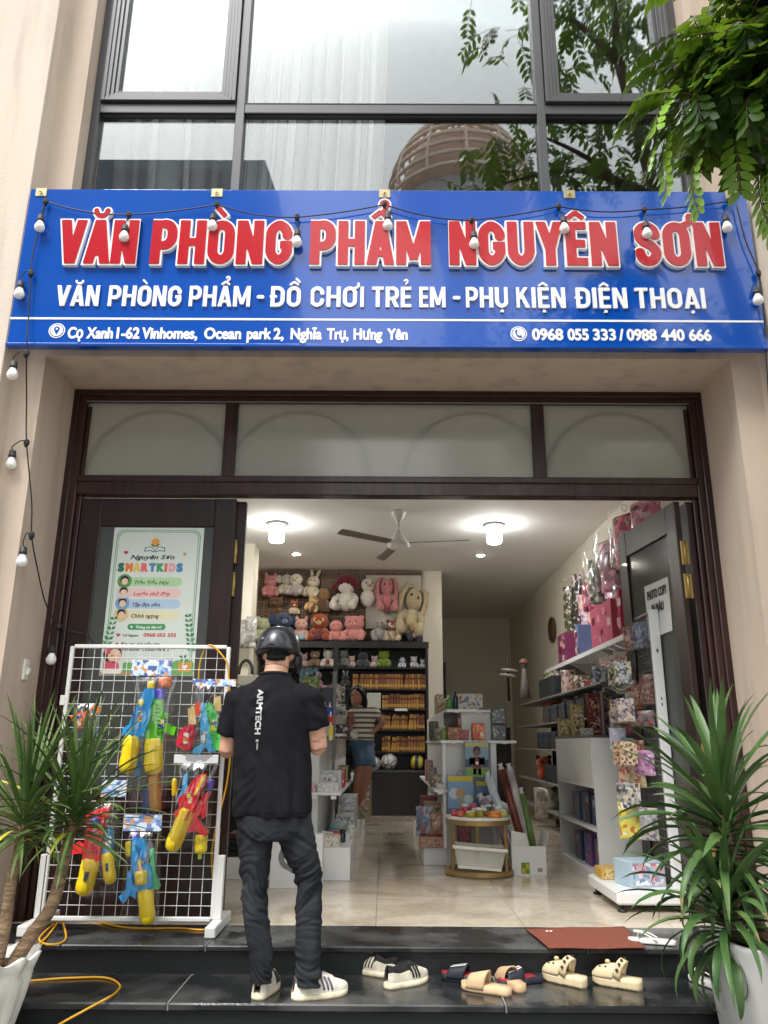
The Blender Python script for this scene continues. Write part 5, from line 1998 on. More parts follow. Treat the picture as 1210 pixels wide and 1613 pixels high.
# left pier: hanging grey packs and a headband
hp = at(392, 962, Y=11.1)
for k, (px, py, w, h, lab) in enumerate(((384, 990, .17, .30, 'clear grey pack hanging on the left wall pier, left of its neighbour'), (397, 985, .16, .30, 'clear grey pack hanging on the left wall pier, right of its neighbour'),
                                        (390, 1008, .26, .24, 'wide clear pack hanging lowest on the left wall pier'))):
    bag(lab, at(px, py - 14, Y=11.1 - .04 * k), w, h, .08, (150, 148, 140), ((176, 174, 168), (120, 118, 112), (200, 198, 192)), 90 + k, card=(170, 168, 160), cat='pack')
p = at(387, 1060, Y=10.9)
MBt = MB().tube([(p.x + .09 * math.cos(a), 10.9, p.z + .17 * math.sin(a)) for a in (PI * k / 14 - .1 for k in range(16))], .022, 8)
t = MBt.build('hair_band', cm(44, 44, 44, .6))
tag(t, 'dark hair band hanging on the wall pier left of the man', 'hair band')
t = MB().bb(-2.05, -1.72, 10.85, 11.15, .0, at(390, 1064, Y=10.9).z, .006).build('pale_cabinet', cm(168, 166, 156, .5))
tag(t, 'pale narrow cabinet against the wall pier under the hair band', 'cabinet')

# --- right: toy boxes in the counter, goods on it
for k, (y, z, w, h, colr, lab) in enumerate(((6.62, .422, .26, .22, (52, 66, 100), 'dark blue toy box nearest in the upper compartment of the white counter'), (6.95, .422, .26, .24, (46, 50, 66), 'dark toy box in the middle of the upper compartment of the counter'),
                                            (7.3, .422, .26, .22, (70, 90, 110), 'grey blue toy box furthest in the upper compartment of the counter'),
                                            (6.62, .102, .24, .22, (90, 84, 110), 'mauve toy box nearest in the lower compartment of the counter'), (6.95, .102, .24, .24, (92, 60, 120), 'purple toy box in the middle of the lower compartment of the counter'),
                                            (7.3, .102, .24, .22, (56, 70, 96), 'navy toy box furthest in the lower compartment of the counter'))):
    t = thing('toy_box', lab, 'toy box', (1.75, y, z), 'toy boxes in the white counter')
    MB().bb(1.66, 1.84, y - w / 2, y + w / 2, z, z + h, .004).build('carton', cm(*colr, .3), t)
    q = MB()
    r = random.Random(k)
    for i in range(7):
        yy, zz, s = y + r.uniform(-.4, .4) * w * .8, z + h * r.uniform(.15, .85), r.uniform(.015, .04)
        q.bb(1.6585 - i * .0002, 1.6596 - i * .0002, yy - s, yy + s, zz - s * .5, zz + s * .7, 0, i % 3)
    q.build('printed_front', [cm(150, 160, 180, .3), cm(176, 70, 60, .3), cm(60, 110, 160, .3)], t)
t = carton('small white sign holder on the near left corner of the white counter', (1.70, 6.9, czt), (.10, .02, .06), (206, 204, 198), ((220, 218, 210), (90, 90, 90)), 3)
for k, (x, y, z, w, d, h, colr, lab) in enumerate((
        (2.0, 6.8, czt, .12, .08, .26, (196, 90, 140), 'pink school bag box at the right of the counter top'),
        (1.9, 6.75, czt, .07, .06, .2, (206, 206, 214), 'white narrow pack left of the pink one on the counter'),
        (1.84, 7.2, czt, .1, .1, .36, (110, 30, 34), 'dark red pack standing on the counter'),
        (1.72, 7.3, czt, .10, .1, .28, (150, 140, 80), 'olive yellow pack standing on the counter'),
        (1.66, 7.55, czt, .12, .1, .16, (140, 128, 96), 'tan pack at the far left corner of the counter'),
        (2.15, 7.0, czt, .14, .1, .34, (70, 84, 130), 'blue pack behind the pink one on the counter'),
        (2.1, 7.5, czt, .2, .1, .4, (96, 88, 100), 'grey mauve packs at the back of the counter'))):
    carton(lab, (x, y, z), (w, d, h), colr, (tuple(min(255, v + 34) for v in colr), tuple(v // 2 for v in colr), (214, 200, 196), (200, 160, 80)), 110 + k)
# goods hung on the mesh grid: each faces the aisle
RL = RZ(-PI / 2 + .35)
for k, (px, py, Y, w, h, colr, cols, lab) in enumerate((
        (972, 1145, 6.12, .13, .17, (180, 190, 214), ((200, 206, 226), (206, 170, 190), (120, 130, 170)), 'pale blue sticker pack with a dancer hanging over the counter front'),
        (1001, 1165, 5.95, .12, .10, (190, 120, 104), ((206, 140, 120), (150, 84, 76), (224, 190, 170)), 'coral striped pencil pack hanging on the mesh grid'),
        (993, 1070, 6.1, .10, .17, (190, 186, 176), ((210, 206, 196), (90, 90, 96), (176, 60, 60)), 'white sheet of small charms hanging upper on the mesh grid'),
        (1004, 1075, 5.98, .10, .19, (176, 120, 104), ((196, 140, 124), (120, 70, 60), (210, 180, 160)), 'salmon card pack hanging beside the charm sheet'),
        (1018, 1060, 5.86, .12, .22, (116, 84, 76), ((134, 100, 90), (90, 60, 56), (160, 130, 120)), 'brownish card packs hanging nearest the post'),
        (1010, 978, 5.9, .15, .20, (94, 102, 122), ((110, 118, 136), (70, 76, 96), (150, 150, 160)), 'blue grey pack stack hanging highest by the post'),
        (992, 985, 6.08, .12, .19, (150, 110, 106), ((180, 140, 130), (200, 180, 120), (120, 70, 80)), 'rose brown pack hanging left of the blue grey packs'),
        (978, 1058, 6.3, .10, .17, (120, 136, 110), ((150, 160, 130), (196, 190, 90), (80, 100, 110)), 'greenish pack with a yellow star hanging at the back of the grid'),
        (1010, 1118, 5.92, .18, .12, (140, 120, 124), ((170, 150, 150), (200, 90, 60), (90, 86, 100)), 'row of slim pens in packs hanging in the middle of the grid'),
        (1012, 1180, 5.88, .16, .18, (190, 130, 176), ((206, 160, 196), (150, 90, 150), (226, 206, 226)), 'pink lilac toy pack hanging under the coral pack'),
        (988, 1185, 6.0, .15, .23, (206, 190, 150), ((220, 206, 170), (196, 90, 100), (120, 120, 140)), 'cream snack bag with a pink bow print hanging on the grid'),
        (1002, 1190, 5.92, .12, .22, (190, 172, 134), ((206, 190, 150), (150, 110, 80), (196, 120, 110)), 'second cream snack bag hanging behind the first'),
        (990, 1262, 5.94, .16, .25, (222, 208, 84), ((230, 220, 110), (200, 120, 60), (240, 236, 210)), 'yellow snack bag hanging low on the grid above the tray'),
        (1020, 1270, 5.8, .13, .22, (150, 150, 156), ((176, 176, 180), (110, 100, 110), (190, 170, 150)), 'grey clear pack hanging low by the post behind the plant'))):
    p = at(px, py, Y=Y)
    bag(lab, p, w, h, .05, colr, cols, 130 + k, cat='hanging pack', group='packs hung on the mesh end rack', R=RZ(-.55), name='hanging_pack')
    if k % 3 == 0:
        pass
pg = MB()
for z, y in ((1.72, 5.9), (1.72, 6.08), (1.42, 6.1), (1.42, 5.98), (1.44, 5.86), (1.2, 6.0), (1.0, 5.95), (.98, 6.05), (.72, 5.95)):
    pg.tube([(1.93, y, z), (1.76, y, z + .004), (1.70, y, z + .03)], .004, 6)
pg.build('peg_hooks', m_chrome, eu)
carton('flat yellow box on the base tray of the mesh rack', (1.60, 6.15, .126), (.14, .2, .07), (206, 166, 70), ((220, 190, 100), (150, 110, 50), (235, 225, 200)), 151)
t = carton('pastel blue and pink toy carton on the base tray of the mesh rack', (1.74, 5.86, .126), (.26, .22, .16), (176, 200, 214), ((226, 180, 196), (120, 160, 190), (240, 240, 240), (214, 130, 150)), 152, rz=.25)
# doll boxes on the wall shelf
for k, (y, w, h, colr, lab) in enumerate(((11.2, .5, .42, (130, 56, 92), 'purple pink doll box furthest along the white wall shelf'), (10.3, .14, .42, (110, 130, 180), 'pale blue narrow box between the doll boxes on the wall shelf'),
                                         (9.1, .9, .48, (190, 96, 120), 'large pink window doll box on the wall shelf'), (8.35, .10, .52, (176, 44, 84), 'crimson box end standing right of the large doll box'))):
    t = thing('doll_box', lab, 'toy box', (2.6, y, zs), 'boxes on the wall shelf')
    MB().bb(2.48, 2.72, y - w / 2, y + w / 2, zs, zs + h, .005).build('carton', cm(*colr, .3), t)
    q = MB()
    r = random.Random(k + 3)
    for i in range(10):
        yy, zz, s = y + r.uniform(-.4, .4) * w, zs + h * r.uniform(.15, .85), r.uniform(.02, .07)
        q.bb(2.478 - i * .0003, 2.479 - i * .0003, yy - s, yy + s, zz - s * .5, zz + s * .8, 0, i % 3)
    q.build('printed_front', [cm(216, 150, 160, .3), cm(110, 40, 60, .3), cm(206, 190, 180, .3)], t)
# bags hung high on the right wall
RW = RZ(-PI / 2 + .5)
for k, (px, py, X, w, h, dp, colr, lab) in enumerate(((966, 846, 2.62, .50, .62, .26, (176, 120, 144), 'pink and white backpack in clear plastic hung on the right wall'),
                                                     (984, 808, 2.66, .40, .62, .22, (190, 84, 106), 'rose red backpack in clear plastic hung near the door leaf'),
                                                     (1015, 786, 2.66, .42, .5, .22, (160, 90, 120), 'pink striped bag hung highest by the top of the door leaf'),
                                                     (938, 878, 2.66, .30, .60, .2, (90, 100, 84), 'grey green backpack in plastic left of the pink one'),
                                                     (930, 915, 2.70, .36, .40, .16, (150, 70, 90), 'rose bag hung lower beside the grey green backpack'),
                                                     (907, 900, 2.72, .22, 1.0, .12, (44, 44, 44), 'long black patterned umbrella bag hung on the right wall'),
                                                     (893, 920, 2.72, .20, 1.0, .12, (60, 72, 34), 'long dark green umbrella bag hung left of the black one'),
                                                     (976, 918, 2.6, .26, .46, .12, (96, 84, 96), 'dark mauve bagged toy hung below the rose red backpack'))):
    p = at(px, py, X=X)
    t = bag(lab, p, w, h, dp, colr, (tuple(min(255, int(v * 1.25) + 14) for v in colr), (214, 190, 200), tuple(v // 2 for v in colr)), 160 + k, cat='bag', group='bags hung on the right wall', R=RW, name='hanging_bag')
    if k in (0, 1, 3):
        q = MB()
        T = TR(p + V3((-.03, -.02, .04))) @ RW
        q.grid(lambda u, v: ((u - .5) * w * 1.12, -dp * .62 * (1 - abs(2 * u - 1) ** 2.5) - .012 * math.sin(17 * u + 4 * v) * math.sin(13 * v + 2 * u), -h * 1.1 * v + .02), 16, 18, 0, True, T)
        q.build('clear_wrap', m_film, t)
    q = MB()
    q.tube([p + V3((0, 0, .02 + .04)) + V3((.03 * math.cos(a), 0, .04 * math.sin(a))) for a in (2 * PI * i / 12 for i in range(12))], .004, 5, 0, False, True, 1, True)
    q.build('hook_ring', m_chrome, t)
# things hung under the wall shelf and on the dark rack
for k, (px, py, X, w, h, dp, colr, lab) in enumerate(((868, 1095, 2.5, .32, .5, .2, (130, 40, 34), 'red bouquet like pack hung left of the grey socks'), (880, 1062, 2.5, .16, .5, .1, (150, 144, 134), 'pale grey hanging straps right of the red pack'),
                                                     (895, 1066, 2.5, .24, .66, .1, (130, 106, 100), 'rose patterned long pack under the wall shelf'), (915, 1075, 2.5, .24, .5, .1, (96, 80, 56), 'olive brown pack under the wall shelf'),
                                                     (930, 1082, 2.5, .26, .55, .1, (104, 36, 40), 'dark red pack under the wall shelf'), (946, 1060, 2.45, .24, .6, .1, (86, 90, 116), 'slate blue pack under the wall shelf'),
                                                     (961, 1062, 2.4, .22, .6, .1, (104, 116, 128), 'blue grey pack under the wall shelf nearest the grid'), (865, 1070, 2.55, .2, .26, .1, (110, 120, 76), 'green topped spray hung above the red pack'))):
    p = at(px, py - 14, X=X)
    bag(lab, p, w, h, dp, colr, (tuple(min(255, int(v * 1.3) + 10) for v in colr), (190, 180, 170), tuple(v // 2 for v in colr)), 180 + k, cat='hanging pack', group='packs hung under the wall shelf', R=RZ(-.6), name='hanging_pack')
p = at(852, 1212, X=2.2)
pl('orange plush tiger curled on the low shelf of the dark rack', 858, 1190, 1228, p.y, (176, 70, 26), ears='round', earc=(40, 34, 30), group='soft toys on the dark rack', wide=1.2, limbs=False, hs=1.0, mask=(40, 34, 30))
bag('big grey bag of plush filling on the lowest shelf of the dark rack', at(867, 1238, X=2.2), .46, .42, .3, (140, 132, 124), ((160, 152, 144), (110, 100, 92), (180, 174, 168)), 201, cat='bag')
for k, (y, z, w, h, colr, lab) in enumerate(((9.0, .98, .7, .25, (36, 36, 38), 'black boxes near on the middle shelf of the dark rack'), (10.3, .98, 1.0, .25, (32, 34, 38), 'black boxes deep on the middle shelf of the dark rack'),
                                            (9.3, 1.32, 1.0, .25, (38, 36, 36), 'dark cartons near on the upper shelf of the dark rack'), (11.0, 1.32, 1.4, .24, (30, 30, 34), 'dark cartons deep on the upper shelf of the dark rack'),
                                            (11.6, 1.66, 1.0, .30, (52, 56, 62), 'dark grey goods on the top shelf of the dark rack'), (10.0, .56, 1.6, .30, (34, 32, 32), 'dark bin row on the lower shelf of the dark rack'))):
    t = MB().bb(2.30, 2.7, y - w / 2, y + w / 2, z, z + h, .01).build('dark_carton', mat('dark_goods', rgb(*colr), .5, .5, 9))
    tag(t, lab, 'carton', 'dark cartons on the rack')
p = at(826, 1070, Y=11.3)
t = thing('doll', 'doll with pinkish hat standing on the top of the dark rack', 'doll', (p.x, 11.3, 1.66))
q = MB()
q.lathe([(.08, 0), (.05, .2), (.035, .36), (.02, .42)], TR(p.x, 11.3, 1.66), 12)
q.ell((p.x, 11.3, 2.12), .05)
q.build('dress_body', cm(110, 106, 102, .6), t)
MB().lathe([(.08, .0), (.06, .02), (.05, .05), (.0001, .07)], TR(p.x, 11.3, 2.14), 12).build('hat', cm(120, 78, 64, .6), t)
for k, (px, py, lab) in enumerate(((803, 1056, 'upper white folded cap on a peg deep in the shop'), (800, 1064, 'lower white folded cap on a peg deep in the shop'))):
    p = at(px, py, Y=12.0)
    t = MB().ell(p, (.13, .1, .025), RY(.12), 12, 6).build('folded_cap', cm(164, 162, 154, .6))
    tag(t, lab, 'cap', 'caps deep in the shop')
p = at(801, 1060, Y=12.05)
t = MB().cyl((p.x, 12.1, 1.66), (p.x, 12.1, 2.3), .02, 8).build('cap_stand', m_black)
tag(t, 'thin dark stand carrying two white caps deep in the shop', 'stand')
carton('dark counter block at the back right of the shop', (1.75, 16.0, 0), (1.3, .6, 1.35), (48, 46, 44), ((54, 52, 50), (70, 66, 60), (40, 40, 40)), 210, cat='cabinet')
bottle('white bottle standing on the dark counter at the back', (at(762, 1075, Y=15.9).x, 15.9, 1.35), .05, .3, (180, 178, 170), (150, 148, 140))


def row(src, spots, label, group):
    """identical goods: copies of one thing with its parts"""
    tag(src, label, None, group)
    for p in spots:
        dup(src, p)


L_ = 'clear stacked container of small goods on the left plinth by the aisle'
t = thing('clear_container', L_, 'container', (-.36, 8.0, .421))
MB().bb(-.43, -.29, 7.93, 8.07, .421, .475, .006).build('container_body', printmat(((190, 192, 196), (160, 164, 170), (206, 206, 208), (176, 150, 150)), 7, 22), t)
MB().bb(-.435, -.285, 7.925, 8.075, .475, .485, .003).build('lid', cm(206, 208, 212, .3), t)
row(t, [(-.36 + .01 * (k % 2), 8.0 + .19 * (k // 2), .421 + .066 * (k % 2)) for k in range(1, 6)], L_, 'stacked clear containers on the left plinth')
L_ = 'small carded trinket in the packed rows on the mesh end rack'
for n0, (c1, yy, zz, nn) in enumerate((((150, 132, 140), 5.80, 1.36, 6), ((120, 126, 140), 5.80, 1.62, 6), ((186, 150, 120), 5.82, 1.06, 6), ((160, 160, 166), 5.82, .78, 4))):
    t = thing('trinket_card', L_, 'trinket', (1.72, yy, zz))
    MB().bb(1.66, 1.78, yy, yy + .012, zz - .16, zz, .002).build('card', printmat((c1, tuple(min(255, v + 50) for v in c1), tuple(v // 2 for v in c1), (206, 190, 150)), n0, 30), t)
    row(t, [(1.72 + .012 * (k % 3), yy + .055 * k, zz - .008 * (k % 2)) for k in range(1, nn)], L_, 'trinket cards on the mesh end rack')
L_ = 'dark boxed toy in the packed rows of the dark rack'
t = thing('boxed_toy', L_, 'toy box', (2.22, 9.0, .98))
MB().bb(2.14, 2.29, 8.9, 9.1, .98, 1.20, .004).build('carton', printmat(((44, 46, 52), (60, 60, 66), (36, 38, 44), (92, 74, 60), (70, 84, 100)), 4, 16), t)
row(t, [(2.22 + .03 * (k % 2), 9.0 + .24 * k, .98) for k in range(1, 12)] + [(2.28 + .02 * (k % 2), 9.1 + .25 * k, 1.32) for k in range(10)] + [(2.24, 9.0 + .24 * k, .56) for k in (0, 1, 2, 5, 6, 7, 8, 9)], L_, 'boxed toys on the dark rack')
L_ = 'slim coloured pen box along the aisle side tiers of the central display'
t = thing('pen_box', L_, 'pen box', (.49, 7.75, .645))
MB().bb(.455, .525, 7.72, 7.78, .645, .76, .003).build('carton', printmat(((176, 150, 120), (120, 130, 110), (190, 186, 176), (150, 80, 80)), 9, 24), t)
row(t, [(.49, 8.1 + .17 * k, .645) for k in range(1, 8)] + [(.53, 7.72 + .16 * k, 1.07) for k in range(9)] + [(.58, 7.8 + .2 * k, 1.345) for k in range(4)], L_, 'pen boxes on the central display')

L_ = 'small pastel pack in clear plastic, in the rows hung along the upper right wall'
for n0, (c1, py0) in enumerate((((206, 150, 176), 0), ((190, 176, 200), 1), ((214, 176, 160), 2))):
    t = bag(L_, (2.74, 7.0 + .3 * n0, 2.62 + .22 * n0), .22, .30, .08, c1, (tuple(min(255, v + 26) for v in c1), (226, 214, 220), (170, 90, 120)), 230 + n0, cat='hanging pack', R=RW, name='hanging_pack')
    row(t, [(2.74, 7.3 + .42 * k + .1 * n0, 2.58 + .24 * ((k + n0) % 4)) for k in range(9)], L_, 'pastel packs on the right wall')

for L_, c1, w, h, X, zt_, y0, n in (('slim rose and white pack in the row hung just under the white wall shelf', (176, 120, 130), .13, .30, 2.5, 2.0, 7.4, 10),
                                   ('slate and teal pack in the row hung on the right wall above the counter', (96, 112, 124), .14, .28, 2.55, 1.66, 7.3, 9),
                                   ('brown and cream pack in the back row on the right wall above the counter', (150, 124, 100), .12, .26, 2.7, 1.60, 7.6, 9)):
    t = bag(L_, (X, y0, zt_), w, h, .05, c1, (tuple(min(255, v + 44) for v in c1), (216, 206, 200), tuple(int(v * .6) for v in c1)), int(X * 100), card=(206, 200, 194), cat='hanging pack', R=RZ(-.7), name='hanging_pack')
    row(t, [(X, y0 + .19 * k, zt_ - .015 * (k % 3)) for k in range(1, n)], L_, L_.split(' in the ')[0] + 's')
L_ = 'small white price tag clipped to a display shelf edge'
t = MB().bb(-.60, -.555, 6.786, 6.789, .60, .627, .001).build('price_tag', cm(226, 224, 214, .5))
tag(t, L_, 'price tag', 'price tags on the display shelves')
o0 = V3((-.5775, 6.7875, .6135))
for q in ((-.42, 6.7875, .6135), (-.70, 6.7875, .6135), (.49, 7.4475, .618), (.62, 7.4475, 1.052), (.86, 7.4475, 1.052), (1.08, 7.4475, 1.052), (.66, 7.4775, 1.327), (.86, 7.4775, 1.327)):
    c2 = t.copy()
    COL.objects.link(c2)
    c2.location = V3(q) - o0
# ================================================================== people
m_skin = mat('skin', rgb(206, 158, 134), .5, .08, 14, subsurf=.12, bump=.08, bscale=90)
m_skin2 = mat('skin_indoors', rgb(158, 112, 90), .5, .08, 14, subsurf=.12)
m_hair = mat('dark_hair', rgb(15, 13, 13), .5, .3, 60, stretch=(1, 1, .15), bump=.4, bscale=120, spec=.25)


def loft(mb, secs, seg=20, m=0):
    """closed loft through elliptic sections (centre, rx, ry)"""
    V, Fs = [], []
    for c, rx, ry in secs:
        for k in range(seg):
            a = 2 * PI * k / seg
            V.append((c[0] + rx * math.cos(a), c[1] + ry * math.sin(a), c[2]))
    n = len(secs)
    for i in range(n - 1):
        for k in range(seg):
            q = (k + 1) % seg
            Fs.append((i * seg + k, i * seg + q, (i + 1) * seg + q, (i + 1) * seg + k))
    Fs.append(tuple(range(seg))[::-1])
    Fs.append(tuple((n - 1) * seg + k for k in range(seg)))
    return mb.add(V, Fs, m, True)


def hand(mb, w, d, up, s=1., curl=.5):
    """palm and five bent fingers from wrist w along d; `up` is the back of the hand"""
    d, up = Vector(d).normalized(), Vector(up).normalized()
    side = d.cross(up).normalized()
    up = side.cross(d)
    P = lambda a, b, c: Vector(w) + (d * a + side * b + up * c) * s
    mb.tube([P(-.02, 0, 0), P(.02, 0, 0), P(.06, 0, 0), P(.095, 0, -.004)], [.026 * s, .034 * s, .040 * s, .036 * s], 12, flat=.42)
    for k, (b, L) in enumerate(((-.030, .066), (-.010, .076), (.010, .072), (.029, .058))):
        p = [P(.085, b, 0)]
        a = 0
        for j, f in enumerate((.45, .32, .23)):
            a += curl * (.7 + .35 * j)
            q = p[-1] + (d * math.cos(a) - up * math.sin(a)) * L * f * s
            p.append(q)
        mb.tube(p, [.0095 * s, .009 * s, .008 * s, .006 * s], 8)
    mb.tube([P(.02, -.026, -.004), P(.045, -.052, -.014), P(.07, -.060, -.028), P(.088, -.055, -.040)], [.014 * s, .012 * s, .010 * s, .007 * s], 8)


YM = 4.27
man = thing('person', 'man seen from behind in black T-shirt, dark jeans, white trainers and black helmet', 'person', (at(440, 1560, Y=YM).x, YM, -.14))


def am(px, py, dy=0.): return at(px, py, Y=YM + dy)


zf = -.14
# --- the body, one skin
b = MB()
nk = am(433, 1066)
hd = am(438, 1028, .03)
loft(b, [(am(432, 1262), .14, .10), (am(432, 1225), .135, .095), (am(432, 1180), .14, .10), (am(432, 1130), .16, .10), (am(432, 1100), .14, .08), (am(432, 1080), .07, .06)])
b.tube([nk + V3((0, .005, -.06)), nk, nk + V3((.006, .02, .05)), hd], [.085, .066, .063, .07], 16)
b.ell(hd + V3((0, .02, .015)), (.078, .098, .11), RX(-.25) @ RZ(-.15), 20, 14)
b.ell(hd + V3((.004, .075, -.06)), (.05, .05, .05), None, 12, 8)                 # jaw
b.ell(hd + V3((.02, .118, -.01)), (.014, .024, .02), None, 8, 6)                  # nose
for s in (-1, 1):
    b.ell(hd + V3((s * .079 + .002, .028 - s * .01, -.012)), (.012, .022, .032), RY(s * .15) @ RZ(s * .3), 10, 8)
shL, shR = am(373, 1105), am(490, 1102)
elL, elR = am(357, 1186, .02), am(502, 1180, .03)
haL, haR = am(372, 1150, .30), am(470, 1146, .30)
b.tube([shL + V3((.05, 0, .0)), shL, shL.lerp(elL, .5), elL], [.06, .056, .052, .043], 14)
b.tube([elL + V3((0, 0, .012)), elL.lerp(haL, .3), haL], [.045, .044, .029], 12)
b.tube([shR + V3((-.05, 0, .0)), shR, shR.lerp(elR, .5), elR], [.06, .058, .056, .048], 14)
b.tube([elR + V3((0, 0, .012)), elR.lerp(haR, .3), haR], [.049, .048, .030], 12)
hand(b, haL, (.5, .55, .15), (-.6, -.2, .8), 1., .45)
hand(b, haR, (-.5, .55, .15), (.6, -.2, .8), 1., .45)
hpL, hpR = am(403, 1290), am(463, 1290)
knL, knR = am(400, 1410, .02), am(486, 1405, .02)
anL, anR = am(413, 1540), am(486, 1546)
for h, k, a in ((hpL, knL, anL), (hpR, knR, anR)):
    b.tube([h + V3((0, 0, .06)), h, h.lerp(k, .5), k, k.lerp(a, .35), a, V3((a.x, a.y, zf + .06))], [.06, .06, .042, .03, .03, .03, .03], 12)
skin_part('body', melt(b, .008, 5), m_skin, man)
# --- hair at the nape
h = MB()
h.ell(hd + V3((0, .005, .03)), (.081, .094, .098), RX(-.2), 18, 12)
h.tube([hd + V3((-.05, -.055, -.03)), hd + V3((0, -.075, -.035)), hd + V3((.05, -.06, -.03))], [.018, .02, .018], 8)
skin_part('hair', melt(h, .008, 4), m_hair, man)
# --- T-shirt
m_tee = mat('black_tee', rgb(27, 26, 30), .9, .16, 25, bump=.14, bscale=350, spec=.15)
s = MB()
loft(s, [(am(430.5, 1286), .208, .150), (am(431, 1262), .207, .146), (am(431, 1225), .200, .138), (am(430, 1185), .196, .135), (am(428, 1150), .196, .138), (am(428, 1122), .200, .140),
         (am(429, 1104), .192, .130), (am(430, 1090), .168, .112), (am(431, 1079), .132, .096), (am(432, 1070), .100, .086), (am(433, 1061), .080, .078)], 28)
s.tube([shL + V3((.07, 0, .01)), shL + V3((.0, 0, -.0)), shL.lerp(am(359, 1158, .01), .55), am(359, 1159, .012)], [.085, .074, .066, .063], 16)
s.tube([shR + V3((-.07, 0, .01)), shR + V3((.0, 0, -.0)), shR.lerp(am(499, 1147, .01), .55), am(499, 1148, .012)], [.085, .077, .072, .071], 16)


def tee_fold(co, n):
    zt_ = co.z - am(430, 1286).z
    k = max(0, 1 - zt_ / .75)
    x = co.x - man.location.x
    u = mnoise.noise(V3((co.x * 3, 7, co.z * 2.2)))
    f = .019 * k ** 1.2 * mnoise.noise(V3((co.x * 17 + 2.2 * u + co.z * 2, co.y * 6, co.z * 2.4)))
    f += .02 * math.exp(-((x + .19) / .06) ** 2) * mnoise.noise(V3((co.x * 9, 3, co.z * 24 - 20 * x))) * math.exp(-((zt_ - .12) / .14) ** 2)
    f += .006 * mnoise.noise(V3((co.x * 7, co.y * 7, co.z * 4)))
    f += .02 * math.exp(-((abs(x - .01) - .15) / .05) ** 2) * mnoise.noise(V3((11, co.y * 6, co.z * 20 + 14 * abs(x)))) * math.exp(-((zt_ - .58) / .16) ** 2)
    f += .004 * mnoise.noise(V3((co.x * 26 + co.z * 9, co.y * 20, co.z * 12)))
    if zt_ < .02:
        f -= .003
    return n * f


tee_me = melt(s, .007, 8, tee_fold)
tee_w = tee_me.copy()
tee = skin_part('t_shirt', tee_me, m_tee, man)
# seams and the white lettering follow the cloth
tree = BVHTree.FromPolygons([v.co.copy() for v in tee_w.vertices], [tuple(p.vertices) for p in tee_w.polygons])


def on_back(x, z, off=.0015):
    h_ = tree.ray_cast(V3((x, YM - 1, z)), V3((0, 1, 0)))
    return V3((x, (h_[0].y if h_[0] else YM - .12) - off, z))


yk = [on_back(am(px, py).x, am(px, py).z, .0005) for px, py in [(376 + 4 * i, 1080 + 3.2 * math.sin(i / 30 * PI)) for i in range(30)]]
MB().tube(yk, .0018, 5).build('shoulder_seam', cm(30, 29, 33, .9), tee)
LT = MB()
write(LT, 'ARMTECH', 0, .225, 0, .028, 0, I4, .06)
pill(LT, .248, .262, .006, .022, 0, I4)
pill(LT, .266, .300, .012, .020, 0, I4)
p0 = am(421, 1088)
ta = -.02
LT.V = [tuple(on_back(p0.x + v[2] - .030 + .06 * -v[0] * .25, p0.z - v[0], .0022)) for v in LT.V]
LT.build('lettering', cm(190, 190, 190, .5), tee)
col_ = MB()
ring = [nk + V3((  .080 * math.cos(a), .002 + .077 * math.sin(a), .006 - .012 * math.sin(a))) for a in (2 * PI * k / 28 for k in range(28))]
col_.tube(ring, .008, 8, 0, False, True, 1, True)
col_.build('collar', cm(28, 27, 31, .85), tee)
MB().tube([nk + V3((.071 * math.cos(a), .008 + .070 * math.sin(a), .042 - .02 * math.sin(a))) for a in (2 * PI * k / 28 for k in range(28))], .0018, 5, 0, False, True, 1, True).build('necklace', cm(60, 54, 48, .4), man)
# tattoo on the right forearm
tt = MB()
bw = man.children[0].data.copy()
bt = BVHTree.FromPolygons([v.co + man.location for v in bw.vertices], [tuple(p.vertices) for p in bw.polygons])
for pts in ([(493, 1168), (496, 1166.5), (499, 1167)], [(501, 1166), (504, 1164), (507, 1162.5), (511, 1160)], [(495, 1169), (500, 1168.5), (504, 1167)], [(501, 1170.5), (503, 1170)]):
    q = []
    for px, py in pts:
        p = am(px, py)
        h_ = bt.ray_cast(EYE, (p - EYE).normalized())
        if h_[0]:
            q.append(h_[0] - (p - EYE).normalized() * .0005)
    if len(q) > 1:
        tt.tube(q, .0014, 4)
if tt.V:
    tt.build('tattoo', cm(110, 70, 60, .7), man)
# --- jeans
m_jean = mat('washed_black_denim', rgb(58, 60, 65), .9, .4, 5, col2=rgb(25, 26, 30), spec=.15, bump=.3, bscale=260, stretch=(1, 1, .6), detail=8)
j = MB()
loft(j, [(am(431, 1255), .175, .125), (am(431, 1280), .192, .135), (am(431, 1305), .190, .135), (am(432, 1322), .165, .12)], 24)
for h, k, a, kw, cw, hw in ((hpL, knL, anL, .066, .063, .056), (hpR, knR, anR, .067, .066, .064)):
    sg = -1 if h is hpL else 1
    j.tube([h + V3((sg * -.005, 0, .05)), h + V3((0, 0, -.03)), h.lerp(k, .45), k + V3((0, 0, .08)), k, k.lerp(a, .4), a + V3((0, 0, .07)), a + V3((0, 0, -.022))],
           [.094, .096, .086, .072, kw, cw, hw, hw], 18)


